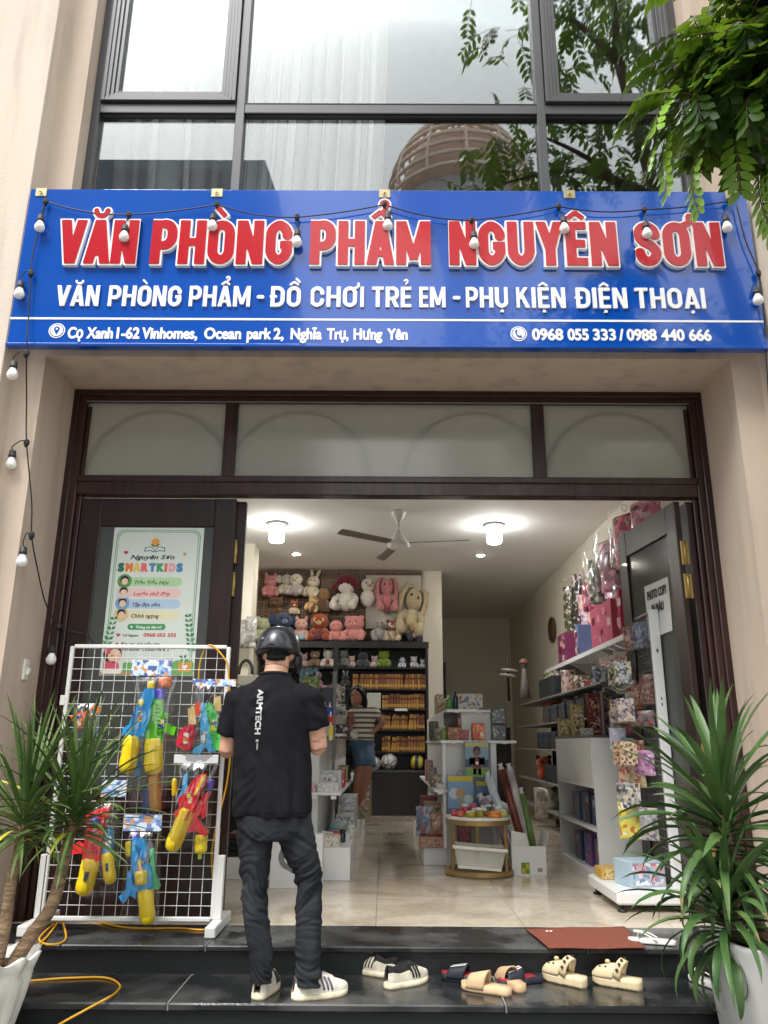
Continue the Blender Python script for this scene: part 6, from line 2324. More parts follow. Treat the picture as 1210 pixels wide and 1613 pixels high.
def jean_fold(co, n):
    f = 0
    for k, a in ((knL, anL), (knR, anR)):
        if (co.x < (knL.x + knR.x) / 2) == (k is knL):
            sl = co.z * 26 + (co.x - k.x) * 14 * (1 if k is knL else -1) + 3 * mnoise.noise(co * 5)
            e = .25 + math.exp(-((co.z - k.z - .02) / .12) ** 2) + .9 * math.exp(-((co.z - a.z - .04) / .08) ** 2)
            f += .010 * e * mnoise.noise(V3((co.x * 7, co.y * 7, sl)))
            f += .005 * e * mnoise.noise(V3((co.x * 16, co.y * 16, sl * 2.1)))
            f -= .009 * e * max(0, .30 - abs(mnoise.noise(V3((co.x * 5 + 9, co.y * 5, sl * .9))))) / .30
    f += .010 * math.exp(-((co.z - am(430, 1325).z) / .06) ** 2) * mnoise.noise(V3((co.x * 6, co.y * 6, co.z * 40 + 26 * abs(co.x - man.location.x + .02))))
    return n * (f + .003 * mnoise.noise(co * 22))


jeans = skin_part('jeans', melt(j, .0065, 8, jean_fold), m_jean, man)
# --- helmet
m_helm = mat('helmet_shell', rgb(46, 48, 54), .28, .15, 6, coat=.3, metal=.3, rvar=.08)
hc = hd + V3((-.001, .018, .012))
Th = TR(hc) @ RZ(-.12) @ RX(-.20) @ SCL(.95, .95, .97)
q = MB()
pr = [(.126, -.025), (.131, -.018), (.130, .0), (.127, .03), (.115, .075), (.088, .108), (.050, .126), (.0001, .132)]
q.lathe(pr, Th @ SCL(.96, 1.12, 1), 32)
q.lathe([(.122, -.025), (.118, .0), (.11, .06), (.07, .10), (.0001, .118)], Th @ SCL(.96, 1.12, 1), 32, 0, True, None, False)
q.lathe([(.122, -.026), (.126, -.028), (.131, -.022), (.128, -.018)], Th @ SCL(.96, 1.12, 1), 32, 1, True, None, False)
q.grid(lambda u, v: ((u - .5) * .17, .125 + .055 * v * (1 - (2 * u - 1) ** 2) + .01 - .06 * (2 * u - 1) ** 2 * .6, -.018 - .022 * v), 12, 4, 0, True, Th)
hel = q.build('helmet', [m_helm, cm(24, 24, 26, .4)], man)
q = MB()
q.cyl(Th @ V3((-.062, -.118, .03)), Th @ V3((-.063, -.128, .031)), .009, 12)
q.build('rivet', cm(120, 120, 126, .3, metal=.6), hel)
q = MB()
q.box(tuple(Th @ V3((-.028, -.134, .0))), (.005, .006, .05), None, .001)
q.build('strap_clip', cm(20, 20, 22, .4), hel)
q = MB()
for sg in (-1, 1):
    e = hd + V3((sg * .094, .03, -.01))
    pts = [Th @ V3((sg * .112, .0, -.02)), e + V3((sg * .008, 0, -.03)), hd + V3((sg * .075, .05, -.095)), hd + V3((sg * .02, .085, -.125))]
    q.tube(bez(pts, 5), .009, 6, flat=.35)
q.build('chin_strap', cm(22, 22, 24, .6), hel)
q = MB()
q.ell(hd + V3((.105, .045, -.045)), (.022, .05, .062), RZ(-.2), 14, 10)
q.build('ear_guard', cm(26, 26, 30, .35), hel)


# --- shoes
def outline(t, L, s=1):
    """half widths (inner, outer) of a shoe sole at t from heel to toe"""
    w = .034 + .013 * math.sin(PI * min(1, max(0, (t - .25) / .75))) ** 1.0
    e = 1.0
    if t < .12:
        e = math.sqrt(max(0, 1 - ((.12 - t) / .12) ** 2))
    if t > .80:
        e = math.sqrt(max(0, 1 - ((t - .80) / .20) ** 2))
    bend = .010 * math.sin(PI * t) * s
    return w * e * L / .28, bend


def sole(mb, T, L, h, m=0, s=1, heel=0., rock=.0, grow=1., seg=26, groove=0):
    V, Fs = [], []
    lv = [(0, .96), (.25 * h, 1.0), (h, .98)] if not groove else [(0, .94), (.2 * h, 1), (.4 * h, .97), (.6 * h, 1.0), (h, .97)]
    P = []
    for i in range(seg + 1):
        t = i / seg
        w, b_ = outline(t, L, s)
        P.append((t, w * grow, b_))
    ring = [(t, b_ + w) for t, w, b_ in P] + [(t, b_ - w) for t, w, b_ in P[::-1][1:-1]]
    n = len(ring)
    for z, k in lv:
        for q, (t, x) in enumerate(ring):
            w, b_ = outline(t, L, s)
            zz = z * (1 + heel * (1 - t) ** 1.5) + rock * max(0, t - .7) ** 2 * 2
            if groove and z == 0:
                zz += .004 * (math.sin(t * 75) > 0)
            V.append((b_ + (x - b_) * k, (t - .5) * L * (1 if z else .99), zz))
    m_ = len(lv)
    for a in range(m_ - 1):
        for q in range(n):
            r = (q + 1) % n
            Fs.append((a * n + q, a * n + r, (a + 1) * n + r, (a + 1) * n + q))
    Fs.append(tuple(range(n))[::-1])
    Fs.append(tuple((m_ - 1) * n + q for q in range(n)))
    return mb.add(V, Fs, m, True, T)


def trainer(label, pos, head, L, cu, csole, cstripe, cin, cheel, name='trainer', parent=None, group=None, worn=False, lace=(232, 230, 226), toe=None):
    """low trainer with three side stripes; heading 0 = toe along +Y"""
    t = parent or thing(name, label, 'shoe', pos, group)
    T = TR(pos) @ RZ(head)
    root = t
    if parent is not None:
        root = None

    def put(mb, nm, m, par):
        return mb.build(nm, m, par)
    base = MB()
    hs = .026
    NU, NV = 18, 30
    G = {}

    def up(u, v):
        t_ = .015 + .965 * v
        w, b_ = outline(t_, L)
        w = w * .97 + .001
        a = PI * u
        # height along the shoe: heel counter, collar, vamp, toe box
        hh = np.interp(t_, [0, .08, .25, .42, .55, .72, .88, .97, 1], [.072, .080, .066, .082, .078, .056, .040, .030, .010]) * L / .28
        ca, sa = math.cos(a), math.sin(a)
        x = w * math.copysign(abs(ca) ** .75, ca)
        z = hh * sa ** (.62 if t_ > .45 else .5)
        if t_ < .46:
            if sa > .80:                                        # inside of the opening
                k = min(1, (sa - .80) / .12)
                x = w * .62 * ca / .6 * (1 - .25 * k)
                z = hh * (1 - .72 * k) if k > .3 else hh * 1.0
            else:
                z = hh * (sa / .80) ** .5
                x = w * math.copysign(abs(ca) ** .55, ca) * (1 - .18 * (z / hh) ** 2)
        yy = (t_ - .5) * L
        if t_ < .1:
            yy += .012 * (z / .08)
        return (b_ + x, yy, hs - .004 + z)
    mb = MB()
    mb.grid(up, NU, NV, 0, True, T)
    # inner faces dark, toe cap pale
    for i, f in enumerate(mb.Fc):
        j_, i_ = divmod(i, NU)
        v, u = (j_ + .5) / NV, (i_ + .5) / NU
        sa = math.sin(PI * u)
        if v < .455 and sa > .84:
            mb.M[i] = 1
        elif lace[0] < 90 and .40 < v < .68 and sa > .78:
            mb.M[i] = 1
        elif lace[0] < 90 and v < .47 and sa > .42:
            mb.M[i] = 1
        elif toe and v > .84:
            mb.M[i] = 2
        elif v < .10 and sa > .35:
            mb.M[i] = 3
    su = mb.build('upper', [cm(*cu, .6, var=.2, scale=26, detail=8), cm(*cin, .8), cm(*(toe or cu), .5), cm(*cheel, .6)], t)
    sb = MB()
    sole(sb, T, L, hs, 0, 1, .1, .02, 1.05)
    so = sb.build('sole', [cm(*csole, .65, var=.2, scale=24, detail=8)], t)
    st = MB()
    for sgn in (0, 1):
        for k in range(3):
            q = []
            for i in range(7):
                f = i / 6
                v = .50 + .072 * k + .075 * (1 - f) * 1.0 - .06
                u = (.03 + .27 * f)
                if sgn:
                    u = 1 - u
                p = V3(up(u, v))
                nrm = V3((p.x - outline(.5, L)[1], 0, .35 * (p.z - hs))).normalized()
                p += nrm * .0012
                q.append(T @ p)
            st.tube(q, .0062, 6, 0, True, True, .25)
    st.build('stripe', cm(*cstripe, .5), su)
    lc = MB()
    for k in range(4):
        v = .50 + .065 * k
        q = [T @ (V3(up(.36 + .04 * i, v + .012 * (1 if i % 2 else -1) * (.3))) + V3((0, 0, .003))) for i in range(8)]
        lc.tube(q, .0034, 6, 0, True, True, .6)
    lc.build('lace', cm(*lace, .7), su)
    return t


trainer(None, (am(413, 1560).x, 4.27 + .11, zf), -.16, .285, (224, 218, 204), (224, 210, 180), (70, 68, 72), (40, 38, 40), (96, 92, 98), parent=man, toe=(228, 222, 208))
trainer(None, (am(503, 1562).x, 4.315, zf), -1.15, .29, (226, 220, 206), (228, 214, 186), (96, 98, 112), (40, 38, 40), (90, 86, 90), parent=man, toe=(230, 226, 212))
for o in man.children:
    if o.name.startswith('upper'):
        o.name = 'trainer_upper'
    elif o.name.startswith('sole'):
        o.name = 'trainer_sole'

# ------------------------------------------------------------------ the woman in the shop
YW = 8.9
wo = thing('person', 'young woman in a striped T-shirt and blue denim holding a phone, hand on hip', 'person', (at(575, 1170, Y=YW).x, YW, 0))


def aw(px, py, dy=0.): return at(px, py, Y=YW + dy)


hd2 = aw(562, 1099)
nk2 = aw(566, 1116)
b = MB()
b.ell(hd2 + V3((0, .0, .012)), (.075, .09, .105), RX(.2) @ RZ(.25), 18, 12)
b.ell(hd2 + V3((-.008, -.035, -.055)), (.048, .05, .05), None, 12, 8)
b.ell(hd2 + V3((-.02, -.097, -.010)), (.013, .020, .018), None, 8, 6)
b.ell(hd2 + V3((-.018, -.082, -.052)), (.024, .012, .010), None, 8, 6)
b.tube([nk2 + V3((.02, .02, -.05)), nk2 + V3((0, .01, .02)), hd2], [.05, .045, .05], 12)
loft(b, [(aw(569, 1165), .125, .09), (aw(570, 1145), .11, .08), (aw(571, 1125), .13, .09), (aw(570, 1113), .06, .05)])
sR, eR, hR = aw(590, 1122), aw(604, 1138, .02), aw(583, 1157, -.05)
b.tube([sR + V3((-.04, 0, 0)), sR, sR.lerp(eR, .5), eR], [.045, .042, .036, .033], 10)
b.tube([eR, eR.lerp(hR, .4), hR], [.034, .032, .022], 10)
hand(b, hR, (-.9, -.1, -.2), (.1, -.9, .3), .85, .35)
sL, eL, hL = aw(555, 1124), aw(549, 1158, -.12), aw(552, 1141, -.24)
b.tube([sL + V3((.03, 0, 0)), sL, sL.lerp(eL, .5), eL], [.045, .042, .036, .033], 10)
b.tube([eL, eL.lerp(hL, .4), hL], [.034, .032, .022], 10)
hand(b, hL, (.1, -.25, .9), (-.6, .7, .2), .85, .4)
for sx_, kx in ((-1, 569), (1, 581)):
    h_, k_, a_ = aw(570 + 5 * sx_, 1170), aw(kx, 1203, -.22), aw(kx - 10, 1258, -.10)
    b.tube([h_ + V3((0, 0, .05)), h_, k_], [.075, .08, .058], 12)
    b.tube([k_ + V3((0, 0, .01)), k_.lerp(a_, .35), a_], [.055, .052, .034], 12)
    b.tube([a_, a_ + V3((0, -.06, -.05)), a_ + V3((-.01, -.17, -.06))], [.036, .036, .024], 10)
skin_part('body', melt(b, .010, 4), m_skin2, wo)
h = MB()
h.ell(hd2 + V3((.006, .016, .040)), (.090, .090, .104), None, 16, 12)
h.tube([hd2 + V3((.06, .0, .04)), hd2 + V3((.088, -.01, -.03)), hd2 + V3((.085, -.045, -.13)), hd2 + V3((.06, -.075, -.24)), hd2 + V3((.045, -.08, -.30))], [.03, .036, .036, .03, .014], 10)
h.tube([hd2 + V3((-.06, .0, .05)), hd2 + V3((-.085, -.005, -.02)), hd2 + V3((-.08, .02, -.10))], [.026, .024, .014], 10)
h.tube([hd2 + V3((.0, -.06, .10)), hd2 + V3((.05, -.06, .06)), hd2 + V3((.08, -.03, .0))], [.02, .026, .03], 10)
skin_part('hair', melt(h, .010, 3), m_hair, wo)
f = MB()
for s_ in (-1, 1):
    f.ell(hd2 + V3((-.02 + s_ * .032, -.083 + (s_ > 0) * .004, .014)), (.012, .006, .006), None, 8, 6)
    f.tube([hd2 + V3((-.02 + s_ * .016, -.088, .030)), hd2 + V3((-.02 + s_ * .046, -.080, .032))], .0035, 6)
f.build('eyes', cm(30, 24, 24, .3), wo)
MB().ell(hd2 + V3((-.018, -.090, -.053)), (.022, .007, .007), None, 8, 6).build('lips', cm(150, 74, 70, .4), wo)
m_str = bpy.data.materials.new('striped_jersey')
m_str.use_nodes = True
n_, l_ = m_str.node_tree.nodes, m_str.node_tree.links
tc = n_.new('ShaderNodeTexCoord'); sp = n_.new('ShaderNodeSeparateXYZ'); mm = n_.new('ShaderNodeMath'); m2_ = n_.new('ShaderNodeMath'); rp = n_.new('ShaderNodeValToRGB')
mm.operation = 'MULTIPLY'; mm.inputs[1].default_value = 19.0; m2_.operation = 'FRACT'
rp.color_ramp.interpolation = 'CONSTANT'
rp.color_ramp.elements[0].color = rgb(206, 200, 190) + (1,)
rp.color_ramp.elements[1].position = .55
rp.color_ramp.elements[1].color = rgb(92, 88, 84) + (1,)
l_.new(tc.outputs['Object'], sp.inputs[0]); l_.new(sp.outputs['Z'], mm.inputs[0]); l_.new(mm.outputs[0], m2_.inputs[0]); l_.new(m2_.outputs[0], rp.inputs[0])
l_.new(rp.outputs[0], n_['Principled BSDF'].inputs['Base Color'])
n_['Principled BSDF'].inputs['Roughness'].default_value = .9
s = MB()
loft(s, [(aw(569, 1166), .145, .11), (aw(570, 1150), .135, .10), (aw(570, 1130), .15, .11), (aw(571, 1118), .14, .09), (aw(569, 1112), .075, .06)])
s.tube([sR + V3((-.05, 0, 0)), sR + V3((.0, 0, .0)), sR.lerp(eR, .45)], [.062, .06, .056], 12)
s.tube([sL + V3((.04, 0, 0)), sL, sL.lerp(eL, .42)], [.062, .06, .056], 12)
skin_part('striped_shirt', melt(s, .010, 4), m_str, wo)
j = MB()
loft(j, [(aw(569, 1163), .128, .10), (aw(570, 1176), .15, .125)])
for sx_, kx in ((-1, 569), (1, 581)):
    h_, k_ = aw(570 + 5 * sx_, 1172), aw(kx, 1203, -.22)
    j.tube([h_ + V3((0, 0, .03)), h_, k_, k_ + V3((0, -.01, -.03))], [.085, .095, .078, .078], 14)
skin_part('denim_shorts', melt(j, .010, 4), mat('blue_denim', rgb(72, 94, 118), .85, .2, 8, bump=.2, bscale=200), wo)
t = MB().box(tuple(aw(553, 1131, -.28)), (.075, .012, .15), RX(-.5) @ RZ(.3), .006).build('mobile_phone', cm(120, 78, 54, .3))
tag(t, 'mobile phone in a brown case held up by the woman', 'phone')
st_ = thing('bar_stool', 'dark bar stool under the woman beside the left gondola', 'stool', aw(570, 1180, .05))
c = aw(568, 1182, .05)
MB().lathe([(.0001, c.z - .03), (.16, c.z - .03), (.165, c.z - .01), (.15, c.z), (.0001, c.z)], TR(c.x, c.y, 0), 20).build('seat', m_black, st_)
for a in (PI * .6, PI * .9, PI * 1.2, PI * 1.5):
    MB().cyl((c.x + .1 * math.cos(a), c.y + .1 * math.sin(a), c.z - .03), (c.x - .12 + .12 * math.cos(a), c.y + .12 * math.sin(a), 0), .012, 8).build('leg', m_black, st_)
# ================================================================== poster on the left door leaf
YP = 5.2715
a, b, c_ = at(181, 831, Y=YP), at(322, 834, Y=YP), at(153, 1064, Y=YP)
PX0, PX1, PZ0, PZ1 = a.x, b.x, c_.z, a.z
PW, PH = PX1 - PX0, PZ1 - PZ0
po = thing('poster', 'pale green bordered tutoring poster with rainbow heading taped to the left door glass', 'poster', (PX0 + PW / 2, YP, PZ0))
m_pap = mat('poster_paper', rgb(206, 214, 208), .35, .03, 3, coat=.3)
MB().bb(PX0, PX1, YP - .001, YP, PZ0, PZ1).build('paper_sheet', m_pap, po)
YF = YP - .001


def pu(u, v): return (PX0 + PW * (u / 100), PZ1 - PH * (v / 100))     # poster coordinates in percent, v down


def pbar(mb, u0, u1, v0, v1, y=YF, m=0, r=None):
    (xa, za), (xb, zb_) = pu(u0, v1), pu(u1, v0)
    pill(mb, xa, xb, za, zb_, y, I4, m, .0003, r)


def ptext(mb, s, u0, u1, v, capp, bold=.03, m=0, shear=.18, y=0.):
    (xa, z), (xb, _) = pu(u0, v), pu(u1, v)
    write(mb, s, xa, xb, z, PH * capp / 100, YF - .0006 - y, I4, bold, 0, m, shear, .02)


G1, G2 = (120, 160, 130), (70, 130, 86)
q = MB()                                                             # double border line
for ins, m, yy in ((3.2, 0, 0), (4.2, 1, .0003), (5.2, 0, .0006), (6.0, 1, .0009)):
    (xa, za), (xb, zb_) = pu(ins, 100 - ins * .55), pu(100 - ins, ins * .55)
    pill(q, xa, xb, za, zb_, YF - yy, I4, m, .0003, .05)
q.build('border', [cm(*G1, .35), m_pap], po)
YF = YF - .0012
q = MB()
ptext(q, 'Nguyên Sơn', 21, 70, 22.2, 2.9, .055, 0, .3)
q.build('shop_name', cm(38, 58, 52, .4), po)
RB = [(40, 110, 80), (222, 122, 50), (216, 184, 80), (216, 104, 116), (90, 130, 176), (70, 150, 100), (214, 110, 90), (220, 160, 176), (70, 130, 176)]
q = MB()
for k, ch in enumerate('SMARTKIDS'):
    u0 = 8 + k * 8.55
    w_ = 3.2 if ch == 'I' else 7.6
    if k > 6:
        u0 -= 4
    ptext(q, ch, u0, u0 + w_, 30.4, 5.0, .13, k, 0)
q.build('rainbow_heading', [cm(*k, .35) for k in RB], po)
rows = (('Tiền Tiểu Học', 34.6, (172, 204, 160), (90, 140, 80), (54, 84, 54), 28, 66), ('Luyện chữ đẹp', 42.2, (224, 190, 186), (206, 196, 196), (176, 50, 60), 28, 68),
        ('Tập đọc sớm', 49.6, (170, 192, 214), (120, 160, 196), (40, 56, 96), 28, 58), ('Chỉnh ngọng', 57.2, (214, 208, 176), (206, 186, 140), (50, 46, 44), 28, 58))
for txt, v, c1, c2, c3, u0, u1 in rows:
    q = MB()
    pbar(q, 14, 80, v, v + 6.4, YF, 0)
    x, z = pu(17, v + 2.8)
    disc(q, x, z, PW * .078, YF - .0003, I4, 1, 24, .0003)
    disc(q, x, z + .008, PW * .046, YF - .0006, I4, 3, 18, .0003)
    disc(q, x + .002, z - .003, PW * .036, YF - .0009, I4, 2, 18, .0003)
    pill(q, x - .024, x + .024, z - .043, z - .027, YF - .0009, I4, 4, .0003)
    q.build('service_banner', [cm(*c1, .35), cm(*c2, .35), cm(222, 190, 164, .4), cm(40, 34, 34, .4), cm(*c2, .3)], po)
    q = MB()
    ptext(q, txt, u0, u1, v + 4.9, 2.4, .035, 0, .22)
    q.build('service_lettering', cm(*c3, .4), po)
q = MB()
pbar(q, 25, 66, 66.2, 70.2, YF, 0)
q.build('contact_banner', cm(70, 140, 90, .4), po)
q = MB()
ptext(q, 'Thông tin liên hệ', 34, 62, 69.2, 1.7, .03, 0, .15)
x, z = pu(29.5, 68.2)
disc(q, x, z, .007, YF - .0003, I4, 0, 14, .0003)
q.build('contact_lettering', cm(226, 236, 226, .4), po)
q = MB()
ptext(q, 'Cô Ngoan:', 21, 38, 74.6, 1.6, .04, 0, .1)
ptext(q, 'Địa chỉ: Nguyễn Sơn', 20, 62, 80.2, 1.6, .03, 0, .1)
q.build('address_lettering', cm(70, 76, 80, .4), po)
q = MB()
ptext(q, 'Vinhomes Ocean Park 2', 21, 72, 84.0, 1.9, .03, 0, .2)
q.build('address_lettering', cm(70, 76, 80, .4), po)
q = MB()
ptext(q, '0968 055 333', 43, 78, 74.6, 2.2, .06, 0, 0)
x, z = pu(16, 73.6)
q.poly(heart_pts(x, z, .014), .0003, TR(0, YF - .0004, 0), 0)
x, z = pu(15.5, 17.6)
q.poly(heart_pts(x, z, .016), .0003, TR(0, YF - .0004, 0), 0)
x, z = pu(15.5, 79.6)
disc(q, x, z, .010, YF - .0003, I4, 0, 14, .0003)
q.build('phone_lettering', cm(190, 52, 76, .4), po)
q = MB()                                                             # open book, sprout and sun
x, z = pu(47, 14.5)
disc(q, x, z + .042, .028, YF - .0002, I4, 0, 20, .0003)
for s_ in (-1, 1):
    q.poly([(x + s_ * .002, z - .008), (x + s_ * .03, z + .012), (x + s_ * .068, z + .006), (x + s_ * .072, z - .024), (x + s_ * .03, z - .020), (x + s_ * .002, z - .030)][::s_], .0003, TR(0, YF - .0006, 0), 1)
    q.poly([(x + s_ * .006, z - .010), (x + s_ * .031, z + .007), (x + s_ * .062, z + .002), (x + s_ * .066, z - .019), (x + s_ * .03, z - .014), (x + s_ * .006, z - .023)][::s_], .0003, TR(0, YF - .0009, 0), 3)
    q.poly([(x, z + .006), (x + s_ * .016, z + .010), (x + s_ * .034, z + .028), (x + s_ * .014, z + .028)][::s_], .0003, TR(0, YF - .0012, 0), 2)
for k in range(9):
    a_ = PI * (k + .5) / 9
    q.box((x + .042 * math.cos(a_), YF - .0003, z + .042 + .042 * math.sin(a_)), (.008, .0004, .0025), RY(-a_), 0, 0)
q.build('emblem', [cm(222, 150, 70, .4), cm(40, 70, 66, .4), cm(70, 120, 66, .4), cm(200, 214, 206, .4)], po)
q = MB()
x, z = pu(80.5, 18.6)
q.poly(star_pts(x, z, .017, 5, .55), .0003, TR(0, YF - .0004, 0))
q.build('star', cm(206, 150, 84, .4), po)
q = MB()                                                             # leaf sprays in the lower corners
for sgn, ub, vb, n, ln in ((1, 5, 80, 6, 20), (-1, 95, 84, 8, 26), (-1, 92, 96, 4, 10)):
    q = MB()
    for k in range(n):
        f_ = k / n
        x, z = pu(ub + sgn * f_ * 6, vb - f_ * ln)
        for s_ in (-1, 1):
            an = (.5 if s_ > 0 else 2.4) + f_ * .3
            L_ = .042 * (1 - .35 * f_)
            d = (math.cos(an), math.sin(an))
            q.poly([(x, z), (x + d[0] * L_ * .5 - d[1] * .011, z + d[1] * L_ * .5 + d[0] * .011), (x + d[0] * L_, z + d[1] * L_), (x + d[0] * L_ * .5 + d[1] * .011, z + d[1] * L_ * .5 - d[0] * .011)], .0003,
                   TR(0, YF - .0003 * (1 + k), 0), k % 2)
    q.build('leaf_print', [cm(90, 150, 104, .4), cm(60, 120, 80, .4)], po)
q = MB()                                                             # girl reading, ground strip and flower pot
pbar(q, 0.5, 99.5, 97.4, 99.6, YF + .0004, 0, .002)
pbar(q, 24, 46, 91.5, 97.6, YF, 1, .012)
x, z = pu(12, 86)
disc(q, x, z, .062, YF - .0003, I4, 2, 24, .0003)
disc(q, x + .014, z - .012, .045, YF - .0006, I4, 3, 24, .0003)
pill(q, x - .055, x + .05, z - .115, z - .05, YF - .0006, I4, 4, .0003, .03)
pill(q, x - .06, x + .07, z - .13, z - .098, YF - .0009, I4, 5, .0003, .01)
for s_ in (-1, 1):
    disc(q, x + .014 + s_ * .016, z - .012, .005, YF - .0009, I4, 2, 10, .0003)
disc(q, x - .035, z + .02, .022, YF - .0006, I4, 4, 14, .0003)
x, z = pu(90, 93)
pill(q, x - .045, x + .045, z - .045, z + .02, YF - .0006, I4, 6, .0003, .012)
pill(q, x - .085, x + .06, z - .065, z + .03, YF - .0001, I4, 1, .0003, .03)
q.poly(heart_pts(x, z - .012, .018), .0003, TR(0, YF - .001, 0), 5)
q.build('girl_illustration', [cm(176, 140, 100, .4), cm(110, 164, 100, .4), cm(70, 38, 32, .4), cm(226, 184, 160, .4), cm(206, 90, 104, .4), cm(230, 226, 220, .4), cm(196, 150, 80, .4)], po)

# notice on the right leaf
nt = thing('paper_notice', 'white paper notice about photo copying taped to the open right door leaf', 'notice', (0, 0, 0))
Tn = TR(2.045, 5.265, .012) @ RZ(PI / 2 + .11)          # leaf space: x along the leaf, y thickness
# its street facing side looks to -X, which is leaf +Y
nz0, nz1, nx0, nx1 = 1.79, 2.17, .22, .60
Tn = Tn @ TR(0, .0275, 0)
q = MB()
q.grid(lambda u, v: (nx0 + (nx1 - nx0) * u, .002 + .010 * max(0, .35 - v) * (1 + math.sin(5 * u)) + .006 * (u > .9), nz0 + (nz1 - nz0) * v - .02 * u * (v < .1)), 10, 12, 0, True, Tn)
q.build('paper_sheet', cm(216, 216, 214, .6), nt)
q = MB()
Tt = Tn @ TR(nx1, .0060, 0) @ RZ(PI)
write(q, 'PHOTO COPY', 0.03, .35, 2.06, .062, 0, Tt, .05)
write(q, 'IN MÀU', .09, .28, 1.955, .06, 0, Tt, .05)
q.build('notice_lettering', cm(30, 30, 32, .6), nt)

# ================================================================== mesh rack with water guns
RX0, RX1, RZ0, RZ1, RYF = -1.975, -.99, .06, 1.612, 5.0
rack = thing('mesh_rack', 'white wire mesh display rack hung with water gun packs on the landing', 'display rack', (-1.48, 5.0, 0))
m_wire = mat('white_wire', rgb(222, 222, 220), .35, .03, 4)
q = MB()
for x in (RX0, RX1):
    q.bb(x - .012, x + .012, RYF - .012, RYF + .012, RZ0, RZ1, .004)
for z in (RZ0, RZ1):
    q.bb(RX0 + .012, RX1 - .012, RYF - .011, RYF + .011, z - .012, z + .012, .004)
q.build('outer_frame', m_wire, rack)
q = MB()
nx, nz = 14, 22
for k in range(1, nx):
    x = RX0 + (RX1 - RX0) * k / nx
    q.cyl((x, RYF, RZ0), (x, RYF, RZ1), .0021, 6)
for k in range(1, nz):
    z = RZ0 + (RZ1 - RZ0) * k / nz
    q.cyl((RX0, RYF - .005, z), (RX1, RYF - .005, z), .0021, 6)
q.build('wire_mesh', m_wire, rack)
for x, sg in ((RX0 - .02, -1), (RX1 + .03, 1)):
    MB().bb(x - .022, x + .022, RYF - .012, RYF + .028, .06, .40, .004).build('upright', m_wire, rack)
    MB().bb(x - .03, x + .03, RYF - .20, RYF + .26, .002, .06, .006).build('foot', m_wire, rack)
    q = MB()
    q.bb(x - .016, x + .016, RYF - .018, RYF - .012, 1.25, 1.31, .003)
    q.build('clip', m_wire, rack)

_gc = {}


def plas(c):
    if c not in _gc:
        _gc[c] = mat('toy_plastic', rgb(*c), .28, .05, 10, coat=.4, subsurf=.05)
    return _gc[c]


BLUE, YEL, GRN, RED, PUR, ORG = (44, 148, 212), (240, 208, 20), (96, 190, 32), (226, 28, 44), (84, 70, 190), (226, 110, 40)
TX = lambda u, v, Y: at(60 + u * .29767, 1010 + v * .29767, Y=Y)


def trace(name, pts, Y, d, c, parent, bev=.0045):
    """a moulded gun half: outline of its own at a depth, with thickness"""
    P = [TX(u, v, Y) for u, v in pts]
    q = MB().poly([(p.x, p.z) for p in P], d, TR(0, Y - d / 2, 0))
    o = q.build(name, plas(c), parent)
    m = o.modifiers.new('b', 'BEVEL')
    m.width = bev
    m.segments = 3
    m.limit_method = 'ANGLE'
    if name == 'water_gun':
        n = len(P)
        cx, cz = sum(p.x for p in P) / n, sum(p.z for p in P) / n
        y = Y - d / 2
        s = MB()
        for k in range(0, n, 3):                             # moulding screws and a raised rib
            x, z = P[k].x * .72 + cx * .28, P[k].z * .72 + cz * .28
            disc(s, x, z, .0045, y, I4, 0, 10, .0012)
        s.build('screws', cm(60, 60, 66, .4), o)
        q = MB()
        pill(q, cx - .016, cx + .016, cz - .032, cz + .030, y, I4, 0, .0008, .006)
        q.build('sticker', printmat(((236, 232, 220), (226, 120, 50), (60, 90, 170), (240, 210, 70), c), len(o.name) + n, 22), o)
    return o


def tank(u0, v0, u1, v1, r, Y, c, parent, name='water_tank', tip=True):
    p, e = TX(u0, v0, Y), TX(u1, v1, Y)
    d = e - p
    L = d.length
    R = frame_to(d)
    pr = [(r * .80, 0), (r * .98, L * .06), (r, L * .3), (r * .94, L * .5), (r, L * .66), (r * .98, L * .82), (r * .80, L * .94), (r * .45, L * .995), (.0001, L)]
    return MB().lathe(pr, TR(p) @ R, 20).build(name, plas(c), parent)


def ridge(u0, v0, u1, v1, Y, n, w, c, parent):
    q = MB()
    for k in range(n):
        f_ = k / max(1, n - 1)
        p = TX(u0 + (u1 - u0) * f_, v0 + (v1 - v0) * f_, Y)
        d = (TX(u1, v1, Y) - TX(u0, v0, Y)).normalized()
        q.box(tuple(p), (w, .012, .007), RY(-math.atan2(-d.x, -d.z)) if True else None, .002)
    return q.build('grip_ridge', plas(c), parent)


